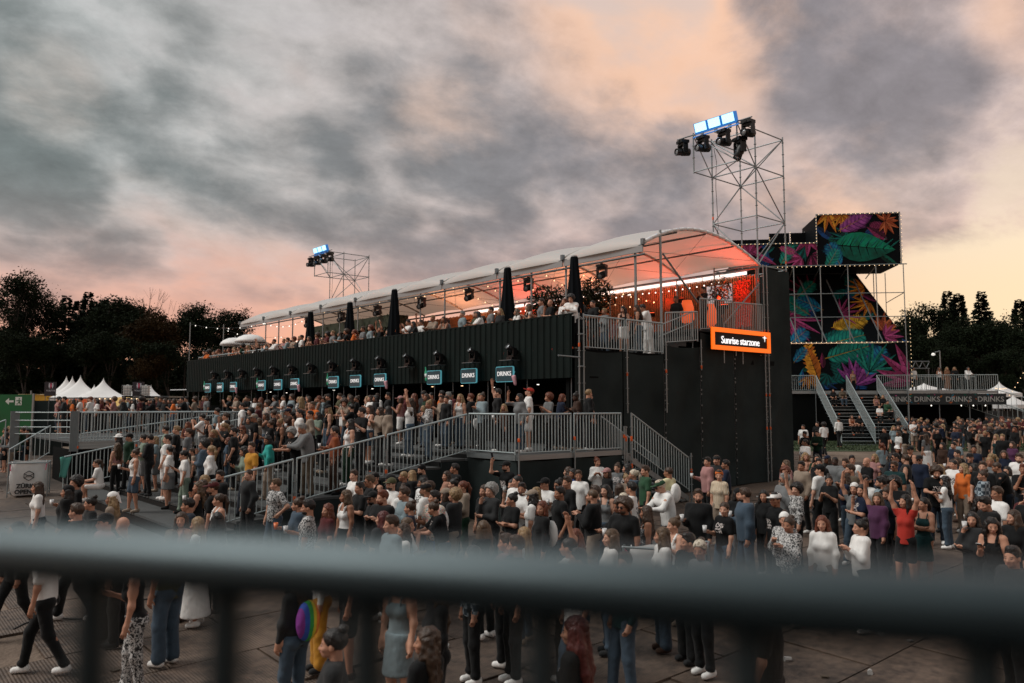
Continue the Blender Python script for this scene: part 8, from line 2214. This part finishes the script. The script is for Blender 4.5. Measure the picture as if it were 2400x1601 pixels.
# the 300 that show largest are individuals; the small rest is one distant crowd
vis = [p for p in CROWD if -60 < p['sx'] < 2460]
vis.sort(key=lambda p: p['k'] * (1.35 if p['surf'] in 'lr' else 1.25 if p['surf'] == 'u' and p['k'] > 33 else 1))
SINGLE, REST = vis[:300], vis[300:]
for p in SINGLE:
    person(p['x'], p['y'], p['z'], p['face'], p['sex'], p['pose'], p['top'], p['bot'], p['hair'], place=p['surf'], group=FGRP[p['surf']], tilt=p['tilt'], skin=p['skin'], opts=p['opts'], h=p['h'], detail=p['k'] < 40)
def distant_crowd(rest):
    """the many small far figures, real bodies and clothes, joined into one mesh"""
    global HB
    HB0 = HB; Vs = []; Fs = []; MI = []; mats = []; nv = 0; tmp = {}
    def slot(m):
        if m not in mats: mats.append(m)
        return mats.index(m)
    def arr(me):
        if me.name not in tmp:
            V = np.empty(len(me.vertices) * 3, np.float32); me.vertices.foreach_get('co', V)
            n = np.empty(len(me.polygons), np.int32); me.polygons.foreach_get('loop_total', n)
            L = np.empty(len(me.loops), np.int32); me.loops.foreach_get('vertex_index', L); tmp[me.name] = (V.reshape(-1, 3).astype(float), L.reshape(-1, 4))
        return tmp[me.name]
    for p in rest:
        sex, pose = p['sex'], p['pose']; sk = rp_.choice((0, 1, 2, 3)); M = Matrix.Translation((p['x'], p['y'], p['z'])) @ Matrix.Rotation(p['face'], 4, 'Z')
        tk, tcx = p['top'].split('.'); bk, bcx = p['bot'].split('.'); hs, hcx = p['hair'].split('.')
        parts = [(body_mesh(pose, sex, 0, 0), SKIN[sk], Matrix()), (top_mesh(tk, pose, sex), cloth(tcx), Matrix()), (hair_mesh(hs, sex), hairmat(hcx), head_matrix(pose, sex, 0, 0))]
        if tk != 'dress': parts.append((bottom_mesh(bk, pose, sex), cloth(bcx), Matrix()))
        for me, m, Q in parts:
            V, F = arr(me); A = np.array(M @ Q); Vs.append(V @ A[:3, :3].T + A[:3, 3]); Fs.append(F + nv); MI.append(np.full(len(F), slot(m))); nv += len(V)
    if not Vs: return
    me = np_mesh('distant_crowd', np.concatenate(Vs), np.concatenate(Fs), 0, np.concatenate(MI))
    for m in mats: me.materials.append(m)
    o = bpy.data.objects.new('distant_crowd', me); COL.objects.link(o); setp(o, 'mass of small far-off spectators at the edges of the festival ground', 'crowd', kind='stuff')
_k = {}
GC_hi = dict(GC); GC.clear(); HB = .028      # coarser bodies for the far figures
distant_crowd(REST)
GC.clear(); GC.update(GC_hi); HB = .0165

# ------------------------------------------------------------------ a label that singles out each person
def describe(p, lvl):
    hair = HSTY[p['hs']]; hair = hair % HAIRC[p['hc']][1] if '%' in hair else hair
    top = '%s %s' % (NAMES.get(p['tc'], p['tc']), TOPN[p['top']]); bot = '%s %s' % (NAMES.get(p['bc'], p['bc']), BOTN[p['bot']])
    hat = ''
    if p['hat']:
        k, c = p['hat'].split('.'); hat = '%s %s' % (NAMES.get(c, c), {'cap': 'cap', 'backcap': 'backward cap', 'bucket': 'bucket hat', 'beanie': 'beanie', 'scarf': 'headscarf'}[k])
    s = 'person with ' + (hat if hat and lvl == 0 else hair + (' and ' + hat if hat else '')) + ' in ' + top
    if lvl >= 1 and p['top'] != 'dress': s += ' and ' + bot
    if lvl >= 2: s += ', ' + POSN[p['pose']]
    return s
for p in PEOPLE:
    o = p['o']; p['s'] = screen(o.location + Vector((0, 0, 1.5)))
LAND = [('by the metal stairs', (19.5, 15.5)), ('near the white sack bin', (14.5, 8.7)), ('under the deck corner', (13.8, 15.0)), ('beside the sloping railing', (9.5, 17.3)), ('near the low stage', (4.0, 20)), ('by the black wall', (26, 16.5)), ('close to the front railing', (7.2, 8.0)), ('in the right foreground', (17.5, 7)), ('towards the lawn', (30, 15))]
def where(p):
    o = p['o']
    if p['place'] != 'g': return PLACE[p['place']]
    return min(LAND, key=lambda l: (o.location.x - l[1][0]) ** 2 + (o.location.y - l[1][1]) ** 2)[0]
for p in PEOPLE: p['w'] = where(p)
def assign():
    left = list(PEOPLE); done = {}
    for lvl in (0, 1, 2):
        cand = {}
        for p in left: cand.setdefault(describe(p, lvl) + (', ' if lvl < 2 else ' ') + p['w'], []).append(p)
        nxt = []
        for k, v in cand.items():
            if len(v) == 1 and len(k.replace(',', '').split()) <= 16 and not any(k == d for d in done): done[k] = v[0]; v[0]['lab'] = k
            else: nxt += v
        left = nxt
    # what still coincides is told apart by order in the picture
    cand = {}
    for p in left:
        base = describe(p, 0) + ', ' + p['w'];
        cand.setdefault(base, []).append(p)
    for k, v in cand.items():
        v.sort(key=lambda q: q['s'][0]); n = len(v)
        same = [d for d in done if d.startswith(k)]
        for i, p in enumerate(v):
            pos = 'leftmost of them' if i == 0 else 'rightmost of them' if i == n - 1 else '%s from left' % ords[min(i, 13)]
            if n == 1: pos = POSN[p['pose']]
            lab = k + ', ' + pos; w = lab.split()
            if lab in done: lab = k + ', ' + BOTN[p['bot']].split()[-1] + ' ' + NAMES.get(p['bc'], p['bc'])
            done[lab] = p; p['lab'] = lab
assign()
for p in PEOPLE:
    p['o']['label'] = ' '.join(p['lab'].split()[:16])
seen = {}
for p in PEOPLE:
    for o, what, cat in p.get('held', ()):
        base = '%s %s %s in %s' % (what, 'carried by' if cat == 'bag' else 'held by', 'person with ' + (HSTY[p['hs']] % HAIRC[p['hc']][1] if '%' in HSTY[p['hs']] else HSTY[p['hs']]), '%s %s' % (NAMES.get(p['tc'], p['tc']), TOPN[p['top']]))
        lab = base
        if lab in seen: lab = base + ' ' + p['w']
        if lab in seen: lab = base + ', ' + ('right' if p['s'][0] > seen[lab] else 'left') + ' one ' + p['w'].split()[-1]
        seen[lab] = p['s'][0]; o['label'] = ' '.join(lab.split()[:16]); o['category'] = cat; o['group'] = {'cup': 'drinks in hands', 'phone': 'phones in hands', 'bag': 'bags on people'}[cat]

# lettering as meshes of its own
dg = bpy.context.evaluated_depsgraph_get()
for o in [o for o in bpy.data.objects if o.type == 'FONT']:
    me = bpy.data.meshes.new_from_object(o.evaluated_get(dg)); nm = o.name
    n = bpy.data.objects.new('lettering', me); COL.objects.link(n); n.parent = o.parent; n.location = o.location; n.rotation_euler = o.rotation_euler
    bpy.data.objects.remove(o)
